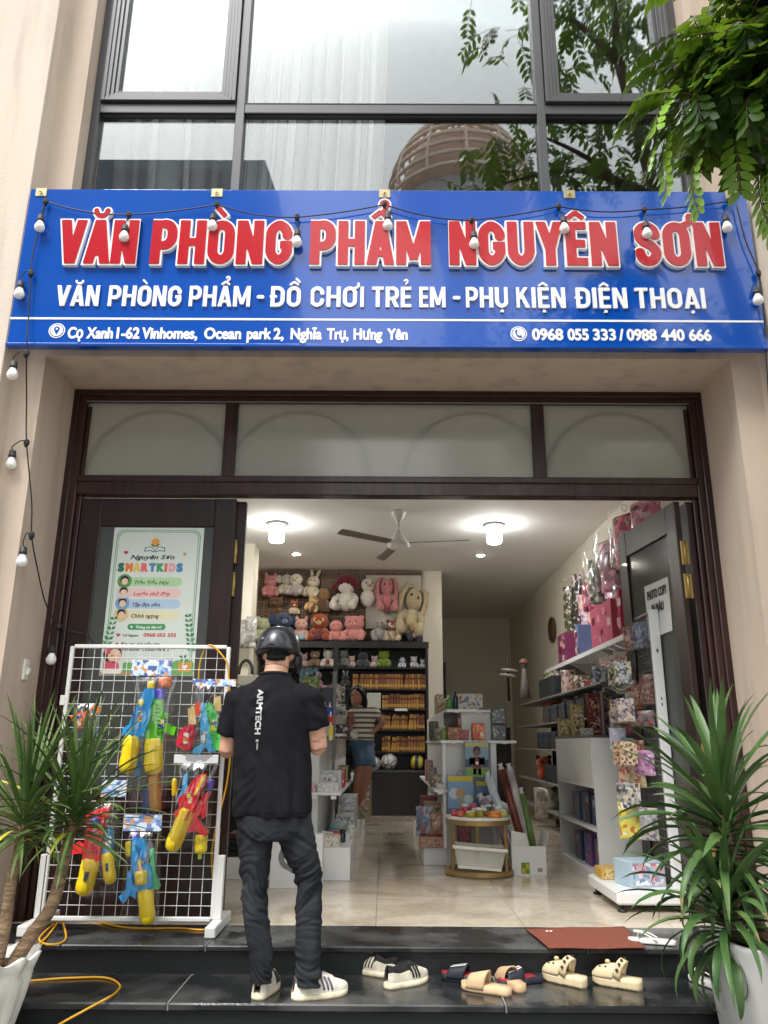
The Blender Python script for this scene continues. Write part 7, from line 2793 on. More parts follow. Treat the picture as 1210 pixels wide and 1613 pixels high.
def packbag(t, pts, Y, d, card=None, seed=1):
    P = [TX(u, v, Y) for u, v in pts]
    x0, x1 = min(p.x for p in P), max(p.x for p in P)
    z0, z1 = min(p.z for p in P), max(p.z for p in P)
    r = random.Random(seed)
    ph = r.uniform(0, 6)
    q = MB()

    def fn(sg):
        def f(u, v):
            # left and right edges follow the traced corner points: bl, br, tr, tl
            bl, br, tr_, tl = P
            L_, R_ = bl.lerp(tl, v), br.lerp(tr_, v)
            p = L_.lerp(R_, u)
            e = (1 - abs(2 * u - 1) ** 4) * math.sin(PI * min(1, max(0, .03 + .94 * v))) ** .4
            wr = .007 * math.sin(18 * u + ph + 7 * v) * math.sin(11 * v + ph + 3 * u) + .004 * math.sin(31 * u - 23 * v)
            return (p.x, Y + sg * (d / 2 * e + wr * e), p.z)
        return f
    q.grid(fn(-1), 18, 26, 0, True)
    q.build('clear_bag', m_film, t)
    if card:
        C = [TX(u, v, Y - .012) for u, v in card[0]]
        cx0, cx1 = min(p.x for p in C), max(p.x for p in C)
        cz0, cz1 = min(p.z for p in C), max(p.z for p in C)
        q = MB()
        q.bb(cx0, cx1, Y - .016, Y - .010, cz0, cz1, .001, 0)
        q.build('header_card', printmat(((206, 220, 236), (150, 186, 226), (214, 224, 236), (120, 140, 200), (206, 150, 110), (226, 226, 230), (90, 110, 160)), seed, 19), t)
    return t


def gunthing(lab, u, v, Y):
    return thing('water_gun_pack', lab, 'water gun pack', TX(u, v, Y), 'water gun packs on the mesh rack')


def gun(parent, c, *outline, Y, d=.05, name='water_gun'):
    return trace(name, outline, Y, d, c, parent)


YG = 4.93
# pack A: blue and green guns under a printed card
A = gunthing('clear pack with one blue and one green water gun, topmost in the middle', 600, 190, YG)
g1_ = gun(A, BLUE, (572, 252), (620, 250), (624, 295), (602, 345), (590, 400), (575, 445), (555, 500), (548, 525), (500, 505), (450, 500), (456, 462), (490, 438), (505, 388), (528, 345), (545, 295), Y=YG)
tank(503, 500, 466, 700, .052, YG, YEL, g1_)
tank(598, 255, 602, 212, .022, YG, YEL, g1_, 'nozzle')
MB().ell(TX(545, 325, YG - .03), (.018, .014, .022), None, 12, 8).build('dial', plas(YEL), g1_)
ridge(505, 440, 535, 380, YG - .024, 5, .035, (36, 130, 196), g1_)
gun(A, (60, 166, 226), (585, 335), (600, 330), (590, 420), (560, 500), (535, 505), (560, 430), Y=YG - .03, d=.02, name='pump_handle')
g2_ = gun(A, GRN, (622, 305), (660, 303), (664, 375), (690, 380), (692, 405), (670, 410), (668, 440), (690, 432), (722, 452), (736, 455), (725, 500), (680, 488), (662, 470), (662, 540), (645, 565), (640, 520),
          (570, 522), (572, 465), (598, 420), (608, 350), Y=YG + .01)
tank(614, 515, 612, 708, .056, YG + .01, YEL, g2_)
tank(650, 310, 645, 250, .032, YG + .01, PUR, g2_, 'purple_collar')
tank(675, 190, 672, 248, .040, YG + .01, ORG, g2_, 'orange_cup')
ridge(630, 330, 640, 480, YG - .016, 8, .03, (84, 172, 26), g2_)
tank(612, 705, 624, 905, .036, YG + .02, (176, 120, 40), g2_, 'amber_tank')
gun(A, (40, 52, 110), (560, 760), (600, 790), (600, 900), (552, 905), Y=YG + .02, d=.02, name='dark_stock')
gun(A, (60, 130, 180), (520, 640), (545, 640), (538, 720), (515, 722), Y=YG + .02, d=.02, name='trigger_part')
packbag(A, [(470, 905), (670, 900), (735, 190), (500, 195)], YG, .17, ([(500, 100), (705, 185)],), 3)
# pack B: upper right, small toys
B = gunthing('clear pack of red, blue and green small water toys at the top right', 900, 220, YG - .01)
gun(B, (200, 36, 60), (760, 470), (800, 440), (830, 440), (835, 500), (815, 570), (790, 582), (750, 560), (735, 540), Y=YG, d=.06)
gun(B, (78, 176, 226), (866, 325), (890, 328), (905, 430), (942, 560), (938, 585), (905, 587), (888, 555), (858, 598), (822, 592), (826, 568), (866, 545), (862, 440), Y=YG - .01, d=.03)
gun(B, (70, 196, 80), (890, 345), (905, 322), (922, 330), (930, 360), (955, 392), (948, 420), (970, 445), (958, 475), (974, 520), (962, 545), (972, 575), (935, 578), (925, 520), (905, 470), (915, 430), (895, 390), Y=YG - .01, d=.04)
gun(B, (226, 84, 46), (835, 325), (866, 324), (866, 388), (836, 392), Y=YG - .005, d=.03, name='orange_piece')
gun(B, (224, 196, 130), (795, 360), (830, 340), (840, 440), (800, 445), Y=YG + .01, d=.03, name='sand_piece')
gun(B, (230, 190, 90), (935, 300), (965, 290), (968, 370), (940, 370), Y=YG + .01, d=.03, name='yellow_piece')
packbag(B, [(725, 645), (955, 650), (985, 232), (822, 238)], YG - .01, .10, ([(820, 200), (1048, 240)],), 5)
q = MB()
p, e = TX(724, 600, YG - .02), TX(955, 648, YG - .02)
q.bb(p.x, e.x, YG - .035, YG - .028, e.z, p.z, .002)
q.build('white_fold', cm(206, 208, 210, .4), B)
# pack C: big red gun, lower right
Cc = gunthing('clear pack with a big slanting red and yellow water gun, right on the rack', 800, 660, YG - .01)
g3 = gun(Cc, RED, (862, 705), (888, 700), (892, 745), (852, 830), (835, 880), (820, 925), (770, 940), (728, 925), (730, 898), (758, 878), (745, 850), (752, 825), (785, 800), (815, 745), (845, 718), Y=YG - .01, d=.06)
gun(g3, RED, (828, 905), (860, 840), (890, 800), (915, 798), (892, 850), (890, 925), (872, 940), (866, 905), (850, 930), (862, 960), (902, 1010), (884, 1042), (842, 1000), (800, 1012), (784, 985), Y=YG + .005, d=.05, name='grip_frame')
tank(796, 885, 700, 1112, .048, YG - .01, YEL, g3)
tank(905, 795, 922, 728, .017, YG, PUR, g3, 'blue_muzzle')
gun(g3, YEL, (848, 760), (870, 715), (884, 705), (888, 720), (858, 770), (838, 815), (826, 810), Y=YG - .045, d=.02, name='yellow_trim')
ridge(780, 945, 800, 900, YG - .05, 5, .03, (200, 30, 40), g3)
tank(866, 1022, 858, 1125, .038, YG + .01, (232, 206, 50), g3)
tank(856, 1120, 856, 1155, .012, YG + .01, (170, 200, 60), g3, 'green_nub')
gun(Cc, (70, 160, 214), (775, 700), (798, 700), (790, 780), (760, 860), (735, 850), (765, 780), Y=YG + .02, d=.03, name='blue_gun')
tank(722, 820, 722, 725, .016, YG + .02, YEL, Cc, 'yellow_muzzle')
packbag(Cc, [(668, 1135), (905, 1050), (950, 650), (730, 645)], YG - .01, .15, None, 8)
# pack D: red gun, lower left
D = gunthing('clear pack with a red water gun beside a small blue one, lower left', 300, 860, YG)
g4 = gun(D, RED, (262, 905), (330, 880), (384, 868), (382, 920), (352, 965), (346, 1050), (326, 1162), (244, 1150), (254, 1050), (264, 980), Y=YG, d=.06)
MB().ell(TX(300, 960, YG - .035), .030, None, 14, 10).build('blue_ball', plas((60, 90, 190)), g4)
tank(284, 1150, 236, 1345, .052, YG, YEL, g4)
p = TX(254, 1245, YG - .055)
MB().box(tuple(p), (.022, .01, .05), RY(.2), .003).build('gauge', cm(60, 64, 70, .3), g4)
gun(g4, RED, (180, 1085), (215, 1060), (246, 1085), (240, 1120), (185, 1125), Y=YG, d=.04, name='grip')
ridge(300, 1010, 290, 1110, YG - .032, 6, .045, (200, 24, 40), g4)
g5 = gun(D, BLUE, (368, 990), (392, 985), (398, 1060), (400, 1085), (380, 1130), (345, 1120), (352, 1060), Y=YG + .02, d=.04)
tank(364, 1120, 386, 1285, .037, YG + .02, YEL, g5)
MB().box(tuple(TX(364, 1195, YG - .018)), (.016, .008, .04), RY(-.15), .002).build('gauge', cm(60, 64, 70, .3), g5)
packbag(D, [(215, 1355), (420, 1340), (440, 850), (262, 870)], YG, .15, ([(340, 735), (465, 825)],), 11)
# pack E: blue gun, bottom middle
E_ = gunthing('clear pack with one blue water gun on a yellow tank, lowest in the middle', 560, 920, YG)
g6 = gun(E_, BLUE, (505, 1040), (545, 1040), (575, 1062), (582, 1130), (566, 1170), (600, 1190), (612, 1300), (585, 1330), (525, 1318), (520, 1260), (500, 1170), (506, 1090), Y=YG, d=.06)
gun(g6, BLUE, (478, 1215), (500, 1225), (505, 1290), (524, 1300), (522, 1360), (492, 1342), (455, 1388), (432, 1350), (470, 1310), Y=YG, d=.04, name='grip')
tank(568, 1310, 582, 1498, .045, YG, YEL, g6)
tank(518, 1060, 518, 1022, .017, YG, PUR, g6, 'purple_muzzle')
tank(545, 1215, 545, 1290, .034, YG - .04, YEL, g6, 'yellow_knob')
ridge(528, 1090, 556, 1160, YG - .032, 6, .035, (34, 130, 200), g6)
tank(478, 1060, 480, 1140, .018, YG + .02, YEL, E_, 'spare_muzzle')
gun(E_, (70, 180, 110), (596, 1100), (616, 1095), (622, 1220), (648, 1295), (640, 1312), (610, 1310), (600, 1250), Y=YG + .02, d=.03, name='green_gun')
packbag(E_, [(435, 1480), (640, 1490), (655, 1008), (458, 1010)], YG, .15, ([(458, 918), (652, 1006)],), 14)
# pack F: orange, behind the plant
F_ = gunthing('orange water gun pack half hidden behind the spiky plant at the rack\'s upper left', 240, 330, YG)
gun(F_, ORG, (178, 400), (215, 380), (262, 370), (268, 410), (240, 430), (232, 455), (205, 470), (196, 425), Y=YG, d=.05)
gun(F_, ORG, (280, 350), (320, 340), (332, 372), (300, 392), (284, 385), Y=YG, d=.05)
packbag(F_, [(175, 560), (330, 560), (335, 330), (180, 335)], YG, .10, None, 17)

# yellow extension cord over the rack, down and across the steps
cd_ = MB()
m_yc = mat('yellow_cord', rgb(222, 164, 40), .45, .06, 9)
pts = [at(312, 1085, Y=5.03), at(316, 1040, Y=5.02), at(330, 1016, Y=4.99), at(352, 1035, Y=4.97), at(360, 1060, Y=4.98), at(363, 1160, Y=5.0), at(358, 1230, Y=5.02), at(334, 1340, Y=5.04), at(338, 1430, Z=.02),
       at(330, 1462, Z=.006), at(280, 1462, Z=.006), at(190, 1460, Z=.006), at(120, 1440, Z=.006), at(98, 1442, Z=.006), at(104, 1478, Z=.006), at(80, 1488, Z=.006), at(62, 1478, Z=.006), at(92, 1450, Z=.012), at(70, 1480, Z=.008),
       at(36, 1502, Z=.006), at(20, 1516, Y=4.62), at(25, 1544, Z=-.134), at(100, 1541, Z=-.134), at(165, 1540, Z=-.134), at(189, 1552, Z=-.134), at(181, 1565, Z=-.134), at(168, 1573, Y=4.19), at(140, 1588, Y=4.17), at(90, 1616, Y=4.1), at(60, 1640, Y=4.0)]
cd_.tube(bez(pts, 7), .0055, 8)
tag(cd_.build('extension_cord', m_yc), 'yellow extension cord looped over the mesh rack and trailing across the black steps', 'cord')

# ================================================================== mat and footwear on the steps
mt = thing('door_mat', 'reddish brown rubber door mat at the right of the landing', 'door mat', at(930, 1480, Z=0))
P4 = [at(828, 1466, Z=0), at(984, 1463, Z=0), at(1018, 1497, Z=0), at(865, 1497, Z=0)]
q = MB()
nU, nV = 30, 14
q.grid(lambda u, v: tuple(P4[3].lerp(P4[2], u).lerp(P4[0].lerp(P4[1], u), v) + V3((0, 0, .007 + .002 * math.sin(9 * u + 4 * v)))), nU, nV)
o = q.build('rubber_sheet', mat('mat_rubber', rgb(124, 66, 50), .85, .14, 60, bump=.4, bscale=300), mt)
o.modifiers.new('t', 'SOLIDIFY').thickness = .006
q = MB()
for k in range(2):
    p = at(862 + 6 * k, 1470, Z=0)
    q.box((p.x, p.y, .0115), (.014, .03, .001), RZ(-.35))
q.build('mat_mark', cm(214, 210, 206, .6), mt)

ZT_ = -.14
CAMO, BLK = (214, 206, 188), (30, 29, 32)
for px, py, hd_, lab in ((592, 1548, .98, 'left sneaker of the cream pair with black stripes, toe pointing left'), (640, 1558, -.88, 'right sneaker of the cream pair with black stripes, toe pointing right')):
    p = at(px, py - 6, Z=ZT_)
    t = trainer(lab, (p.x, p.y + (.07 if hd_ > 0 else .02), ZT_), hd_, .285, CAMO, (226, 214, 184), BLK, (26, 26, 28), (34, 33, 36), name='sneaker', group='pair of cream sneakers', lace=(30, 29, 32), toe=(232, 226, 212))


def slide(lab, p, hd_, L, csole, cband, stripes=None, grp=None, csole2=None, high=.07):
    t = thing('slide_sandal', lab, 'slide', p, grp)
    T = TR(p) @ RZ(hd_)
    q = MB()
    sole(q, T, L, .030, 0, 1, .35, .02, 1.05)
    q.build('sole', [cm(*csole, .65, var=.1, scale=18)], t)
    q = MB()
    sole(q, T @ TR(0, 0, .029), L * .97, .006, 0, 1, .6, .02, .96)
    q.build('footbed', [cm(*(csole2 or csole), .75)], t)
    q = MB()

    def f(u, v, k=0.):
        t_ = .50 + .36 * v
        w, b_ = outline(t_, L)
        a_ = PI * (.0 + 1.0 * u)
        r = 1.06 + k
        return (b_ + w * r * math.copysign(abs(math.cos(a_)) ** .8, math.cos(a_)), (t_ - .5) * L - .014 * math.sin(a_), .012 + (high * (1 - .28 * v) + k * .05) * math.sin(a_) ** .75)
    q.grid(f, 20, 8, 0, True, T)
    bnd = q.build('strap', cm(*cband, .6, var=.08), t)
    bnd.modifiers.new('t', 'SOLIDIFY').thickness = .007
    if stripes:
        s_ = MB()
        for k in range(3):
            u0 = .36 + .10 * k
            s_.grid(lambda u, v: f(u0 + .05 * u, .08 + .84 * v, .05), 3, 6, 0, True, T)
        s_.build('stripe', cm(*stripes, .5), bnd)
    return t


p = at(735, 1551, Z=ZT_)
slide('navy and red slide with white stripes, behind the tan slides on the left', (p.x, p.y + .05, ZT_), 1.15, .27, (34, 36, 48), (32, 34, 46), (226, 224, 224), 'navy striped slides', (150, 34, 44))
p = at(828, 1555, Z=ZT_)
slide('navy and red slide pointing inward behind the tan slides on the right', (p.x - .02, p.y + .04, ZT_), 2.0, .27, (34, 36, 48), (32, 34, 46), (226, 224, 224), 'navy striped slides', (150, 34, 44))
p = at(766, 1563, Z=ZT_)
slide('tan slide with a closed smooth strap, left one of the pair', (p.x, p.y, ZT_), 1.05, .27, (196, 168, 132), (198, 170, 134), None, 'tan slides', high=.085)
p = at(804, 1556, Z=ZT_)
slide('tan slide turned on its heel, right one of the pair', (p.x, p.y + .02, ZT_), .35, .26, (190, 160, 124), (192, 162, 128), None, 'tan slides', high=.085)


def clog(lab, p, hd_, L=.26):
    t = thing('clog', lab, 'clog', p, 'cream clogs')
    T = TR(p) @ RZ(hd_)
    m = mat('clog_foam', rgb(214, 196, 160), .6, .05, 12, subsurf=.08)
    q = MB()
    sole(q, T, L, .042, 0, 1, .25, .05, 1.1, 40, 1)
    q.build('sole', m, t)
    q = MB()

    def f(u, v, k=0.):
        t_ = .54 + .445 * v
        w, b_ = outline(t_, L)
        w = w * 1.06 + .001
        a_ = PI * u
        hh = np.interp(t_, [.54, .60, .7, .88, 1], [.066, .068, .060, .046, .014])
        return (b_ + w * (1 + k) * math.copysign(abs(math.cos(a_)) ** .7, math.cos(a_)), (t_ - .5) * L - .02 * math.sin(a_) * (v < .2), .036 + (hh + k * .04) * math.sin(a_) ** .7)
    q.grid(f, 22, 18, 0, True, T)
    up_ = q.build('vamp', m, t)
    up_.modifiers.new('t', 'SOLIDIFY').thickness = .006
    hq = MB()
    for u, v in ((.3, .3), (.5, .28), (.7, .3), (.36, .58), (.64, .58)):
        c0 = V3(f(u, v, .02))
        n_ = (c0 - V3((outline(.6, L)[1], c0.y, .03))).normalized()
        hq.lathe([(.0001, .0015), (.0058, .0012), (.0058, -.002)], T @ TR(c0) @ frame_to(n_), 10)
    hq.build('vent_hole', cm(58, 48, 40, .8), up_)
    sq = MB()

    def g(u, v, k=0.):
        a_ = PI * u
        w = .046
        y = -.012 - .036 * v - .030 * math.sin(a_)
        return (.006 + (w + k) * math.copysign(abs(math.cos(a_)) ** .6, math.cos(a_)), y + .02, .050 + (.082 + k) * math.sin(a_) ** .62 - .012 * v)
    sq.grid(g, 24, 4, 0, True, T)
    so = sq.build('perforated_strap', m, t)
    so.modifiers.new('t', 'SOLIDIFY').thickness = .009
    dq = MB()
    for u in (.10, .24, .40, .60, .76, .90):
        c0 = V3(g(u, .5, .006))
        n_ = (c0 - V3((.006, c0.y, .08))).normalized()
        dq.lathe([(.0001, .003), (.0072, .0025), (.0072, -.004)], T @ TR(c0) @ frame_to(n_), 10)
    dq.build('strap_hole', cm(64, 54, 46, .7), so)
    bq = MB()
    bq.ell(T @ V3((.006, .045, .108)), (.014, .014, .010), None, 8, 6)
    bq.build('charm', cm(206, 190, 150, .4), t)
    return t


p = at(892, 1553, Z=ZT_)
clog('cream clog with a strap, left one of the pair beside the tan slides', (p.x, p.y + .04, ZT_), .78)
p = at(976, 1558, Z=ZT_)
clog('cream clog with a strap, right one of the pair nearest the planter', (p.x, p.y + .04, ZT_), .95)


def flipflop(lab, p, hd_, L=.25):
    t = thing('flip_flop', lab, 'flip flop', p, 'white flip flops')
    T = TR(p) @ RZ(hd_)
    q = MB()
    sole(q, T, L, .020, 0, 1, .3, .02, 1.0)
    q.build('sole', cm(224, 222, 216, .5), t)
    q = MB()
    sole(q, T @ TR(0, 0, -.001), L * .99, .008, 0, 1, .1, 0, 1.01)
    q.build('outsole', cm(40, 38, 38, .6), t)
    q = MB()
    toe_ = V3((.004, .075, .02))
    for s_ in (-1, 1):
        q.tube(bez([T @ toe_, T @ (toe_ + V3((s_ * .006, -.01, .03))), T @ V3((s_ * .03 + .004, .02, .045)), T @ V3((s_ * .036 + .004, -.03, .022))], 6), .0055, 6, 0, True, True, .6)
    q.build('thong_strap', cm(228, 226, 222, .5), t)
    q = MB()
    c0 = toe_ + V3((0, -.006, .035))
    for k in range(6):
        a_ = PI * k / 3
        q.ell(T @ (c0 + V3((.017 * math.cos(a_), .017 * math.sin(a_), 0))), (.012, .012, .005), None, 8, 6)
    q.build('flower', cm(232, 228, 220, .5), t)
    MB().ell(T @ (c0 + V3((0, 0, .004))), (.008, .008, .005), None, 8, 6).build('flower_centre', cm(206, 180, 110, .5), t)


p = at(1032, 1490, Z=0)
flipflop('white flip flop with a flower on the landing right of the brown mat', (p.x, p.y + .05, 0), 1.2)
p = at(1112, 1552, Z=ZT_)
flipflop('white flip flop almost hidden behind the drooping leaves of the right planter', (p.x, p.y, ZT_), .3)

# ================================================================== plants in pots
m_lf = mat('dracaena_leaf', rgb(86, 114, 62), .42, .4, 5, col2=rgb(44, 78, 38), spec=.4)
m_lf2 = mat('narrow_leaf', rgb(98, 120, 60), .42, .4, 5, col2=rgb(44, 74, 36), spec=.35)
m_lfy = mat('yellowed_leaf', rgb(176, 176, 60), .4, .15, 6)
m_dry = mat('dry_tip', rgb(118, 106, 66), .8, .3, 14)
m_bark = mat('cane_bark', rgb(124, 102, 78), .85, .5, 11, bump=.9, bscale=26, stretch=(1, 1, 3))
m_soil = mat('soil', rgb(58, 46, 36), .95, .4, 30, bump=.8)


def blade(mb, base, az, el, L, w, droop, m=0, seg=9, twist=0., wav=0.):
    """strap leaf: rises along el, arcs over with its own weight"""
    p = Vector(base)
    V = []
    step = L / seg
    e = el
    az_ = az
    for k in range(seg + 1):
        t = k / seg
        d = V3((math.cos(e) * math.cos(az_), math.cos(e) * math.sin(az_), math.sin(e)))
        side = V3((-math.sin(az_), math.cos(az_), 0))
        up_ = side.cross(d) * -1
        c, s_ = math.cos(twist * t), math.sin(twist * t)
        sd = side * c + up_ * s_
        nu = up_ * c - side * s_
        ww = w * (min(1, .35 + t * 3.2)) * (1 - t ** 2.6) ** .8 if k < seg else .0005
        V += [p + sd * ww / 2 + nu * ww * .16, p - nu * ww * .06, p - sd * ww / 2 + nu * ww * .16]
        p = p + d * step
        e -= droop * (.35 + 1.3 * t) / seg
        az_ += wav / seg
    Fs = []
    for k in range(seg):
        for q in range(2):
            Fs.append((k * 3 + q, k * 3 + q + 1, k * 3 + q + 4, k * 3 + q + 3))
    mb.add(V, Fs, m, True)
    if droop > .9 and int(az * 7.3) % 3 == 0:                # dry tip
        for k in range(2):
            mb.M[-1 - k] = 2


def head_of_leaves(mb, top, axis, n, L, w, r, spread=(.0, 2.2), m=0, yellow=0., stem=.25, dr=(.9, 2.0)):
    ax = Vector(axis).normalized()
    for k in range(n):
        f_ = k / n                                           # 0 = youngest, upright; 1 = oldest, hanging
        az = k * 2.39996 + r.uniform(-.3, .3)
        el = PI / 2 - (spread[0] + (spread[1] - spread[0]) * f_ ** .85) + r.uniform(-.12, .12)
        ll = L * (.62 + .38 * math.sin(PI * min(1, .25 + f_ * .8))) * r.uniform(.82, 1.12)
        b_ = Vector(top) - ax * stem * f_ + V3((math.cos(az), math.sin(az), 0)) * .015
        mm = 1 if r.random() < yellow * (f_ > .5) else m
        blade(mb, b_, az, el, ll, w * r.uniform(.8, 1.15), r.uniform(*dr) * (.35 + f_), mm, 9, r.uniform(-.9, .9), r.uniform(-.35, .35))


r5 = random.Random(21)
# right planter
c = V3((1.75, 3.99, -.30))
pr_ = thing('planter', 'tall white tapered planter in the right corner of the picture', 'planter', c)
q = MB()
HT = .50
sq = lambda w, r_, z: r_
prof = [(.19, 0), (.20, .004), (.245, HT - .05), (.25, HT - .02), (.25, HT), (.225, HT), (.22, HT - .05), (.0001, HT - .06)]


def squarish(w, r_, z):
    k = (abs(math.cos(w)) ** 4.5 + abs(math.sin(w)) ** 4.5) ** (-1 / 4.5)
    return r_ * k


q.lathe(prof, TR(c) @ RZ(.12), 48, 0, True, squarish)
q.build('planter_body', mat('planter_white', rgb(214, 214, 212), .38, .1, 3, detail=9), pr_)
MB().lathe([(.218, HT - .045), (.12, HT - .03), (.0001, HT - .028)], TR(c) @ RZ(.12), 32, 0, True, squarish).build('soil', m_soil, pr_)
pl_ = thing('dracaena', 'dark green strap leaved dracaena with two heads in the white right planter', 'plant', c + V3((0, 0, HT - .04)))
t1, t2 = at(1138, 1262, Y=4.02), at(1140, 1432, Y=3.93)
b0 = V3((1.74, 4.0, .15))
MB().tube(bez([b0, V3((1.66, 4.02, .5)), t1 + V3((0, 0, -.18)), t1], 6), [.03] * 12 + [.026] * 7, 10).build('trunk', m_bark, pl_)
MB().tube(bez([b0 + V3((-.04, -.05, 0)), t2 + V3((.04, .03, -.1)), t2], 6), .024, 10).build('trunk', m_bark, pl_)
q = MB()
head_of_leaves(q, t1 + V3((0, 0, .05)), (0, 0, 1), 92, .58, .048, r5, (.05, 2.25), 0, .02, .40, (.6, 2.0))
q.build('crown', [m_lf, m_lfy, m_dry], pl_)
q = MB()
head_of_leaves(q, t2 + V3((0, 0, .06)), (0, 0, 1), 66, .50, .045, r5, (.1, 2.2), 0, .03, .22, (1.2, 2.8))
q.build('crown', [m_lf, m_lfy, m_dry], pl_)

# left pot, fluted with a scalloped rim
c = V3((-1.83, 3.98, -.30))
pt = thing('flower_pot', 'white fluted pot with a scalloped rim cut by the left picture edge', 'flower pot', c)


def flute(w, r_, z):
    k = .018 * abs(math.sin(7 * w + z * 2.2)) if z < .32 else .012 * math.sin(12 * w)
    return r_ + k


q = MB()
q.lathe([(.12, 0), (.13, .01), (.165, .12), (.20, .24), (.218, .318), (.222, .33), (.232, .36), (.255, .405), (.235, .405), (.21, .36), (.20, .33), (.0001, .32)], TR(c), 84, 0, True, flute)
q.V = [(x, y, z + (.014 * math.sin(12 * math.atan2(y - c.y, x - c.x)) if z - c.z > .37 else 0)) for x, y, z in q.V]
q.build('pot_body', mat('pot_white', rgb(214, 212, 204), .45, .14, 5, detail=9, bump=.1, bscale=30), pt)
MB().lathe([(.205, .35), (.10, .365), (.0001, .37)], TR(c), 30).build('soil', m_soil, pt)
yp = thing('spiky_plant', 'spiky narrow leaved plant on two bare bent stems in the fluted pot', 'plant', c + V3((0, 0, .36)))
Y1, Y2 = 4.12, 4.05
k1 = bez([at(15, 1530, Y=4.0), at(45, 1480, Y=4.02), at(80, 1430, Y=4.06), at(98, 1370, Y=4.1), at(108, 1322, Y=Y1), at(116, 1290, Y=Y1)], 6)
MB().tube(k1, [.034 - .010 * i / len(k1) for i in range(len(k1))], 12).build('trunk', m_bark, yp)
k2 = bez([at(-5, 1520, Y=3.95), at(8, 1460, Y=3.98), at(18, 1390, Y=4.02), at(30, 1335, Y=Y2), at(38, 1300, Y=Y2)], 6)
MB().tube(k2, [.029 - .008 * i / len(k2) for i in range(len(k2))], 12).build('trunk', m_bark, yp)
q = MB()
head_of_leaves(q, at(120, 1262, Y=Y1), (.1, 0, 1), 100, .60, .022, r5, (.02, 1.75), 0, .06, .16, (.35, 1.5))
q.build('crown', [m_lf2, m_lfy, m_dry], yp)
q = MB()
head_of_leaves(q, at(40, 1268, Y=Y2), (0, 0, 1), 90, .58, .021, r5, (.02, 1.8), 0, .07, .16, (.35, 1.6))
q.build('crown', [m_lf2, m_lfy, m_dry], yp)
# ================================================================== the tree by the kerb, whose branch hangs into the picture
m_tl = bpy.data.materials.new('tree_leaf')
m_tl.use_nodes = True
n_, l_ = m_tl.node_tree.nodes, m_tl.node_tree.links
b_ = n_['Principled BSDF']
tc = n_.new('ShaderNodeTexCoord')
nz = n_.new('ShaderNodeTexNoise')
nz.inputs['Scale'].default_value = 2.2
l_.new(tc.outputs['Object'], nz.inputs['Vector'])
rp = n_.new('ShaderNodeValToRGB')
rp.color_ramp.elements[0].position, rp.color_ramp.elements[1].position = .35, .7
rp.color_ramp.elements[0].color, rp.color_ramp.elements[1].color = rgb(26, 50, 24) + (1,), rgb(66, 100, 36) + (1,)
l_.new(nz.outputs['Fac'], rp.inputs[0])
l_.new(rp.outputs[0], b_.inputs['Base Color'])
b_.inputs['Roughness'].default_value = .3
ts = n_.new('ShaderNodeBsdfTranslucent')
ts.inputs[0].default_value = rgb(150, 190, 50) + (1,)
mx = n_.new('ShaderNodeMixShader')
mx.inputs[0].default_value = .2
l_.new(b_.outputs[0], mx.inputs[1])
l_.new(ts.outputs[0], mx.inputs[2])
l_.new(mx.outputs[0], n_['Material Output'].inputs[0])
m_tb = mat('tree_bark', rgb(92, 80, 68), .9, .35, 9, bump=.6, bscale=18)
m_tly = mat('young_leaf', rgb(112, 148, 48), .4, .25, 6)  # sunlight on the left leaf tips, painted in as a lime colour


def frond(mb, p, az, el, L, nl, ll, lw, r, droop=1.2, m=0):
    """pinnate leaf: a rachis with paired leaflets"""
    p = Vector(p)
    e = el
    pts = [p.copy()]
    for k in range(nl):
        d = V3((math.cos(e) * math.cos(az), math.cos(e) * math.sin(az), math.sin(e)))
        p = p + d * (L / nl)
        pts.append(p.copy())
        e -= droop / nl
        side = V3((-math.sin(az), math.cos(az), 0))
        for s_ in (-1, 1):
            if k == 0:
                continue
            dd = (side * s_ * .85 + d * .45 + V3((0, 0, -.35 + r.uniform(-.15, .15)))).normalized()
            q = p + dd * ll * .02
            nn = dd.cross(d * s_).normalized()
            ww = dd.cross(nn).normalized() * lw * .5
            f_ = ll * r.uniform(.8, 1.1) * (1 - .35 * abs(2 * k / nl - 1) ** 2)
            cr = nn * f_ * .10
            dr_ = V3((0, 0, -f_ * .12))
            mb.add([q, q + dd * f_ * .35 + ww + cr, q + dd * f_ * .35 - ww + cr, q + dd * f_ * .75 + ww * .72 + cr * .6 + dr_ * .5, q + dd * f_ * .75 - ww * .72 + cr * .6 + dr_ * .5, q + dd * f_ + dr_],
                   [(0, 1, 2), (1, 3, 4, 2), (3, 5, 4)], m, True)
    if len(pts) > 2:
        mb.tube(pts, .003, 4, 2, False)


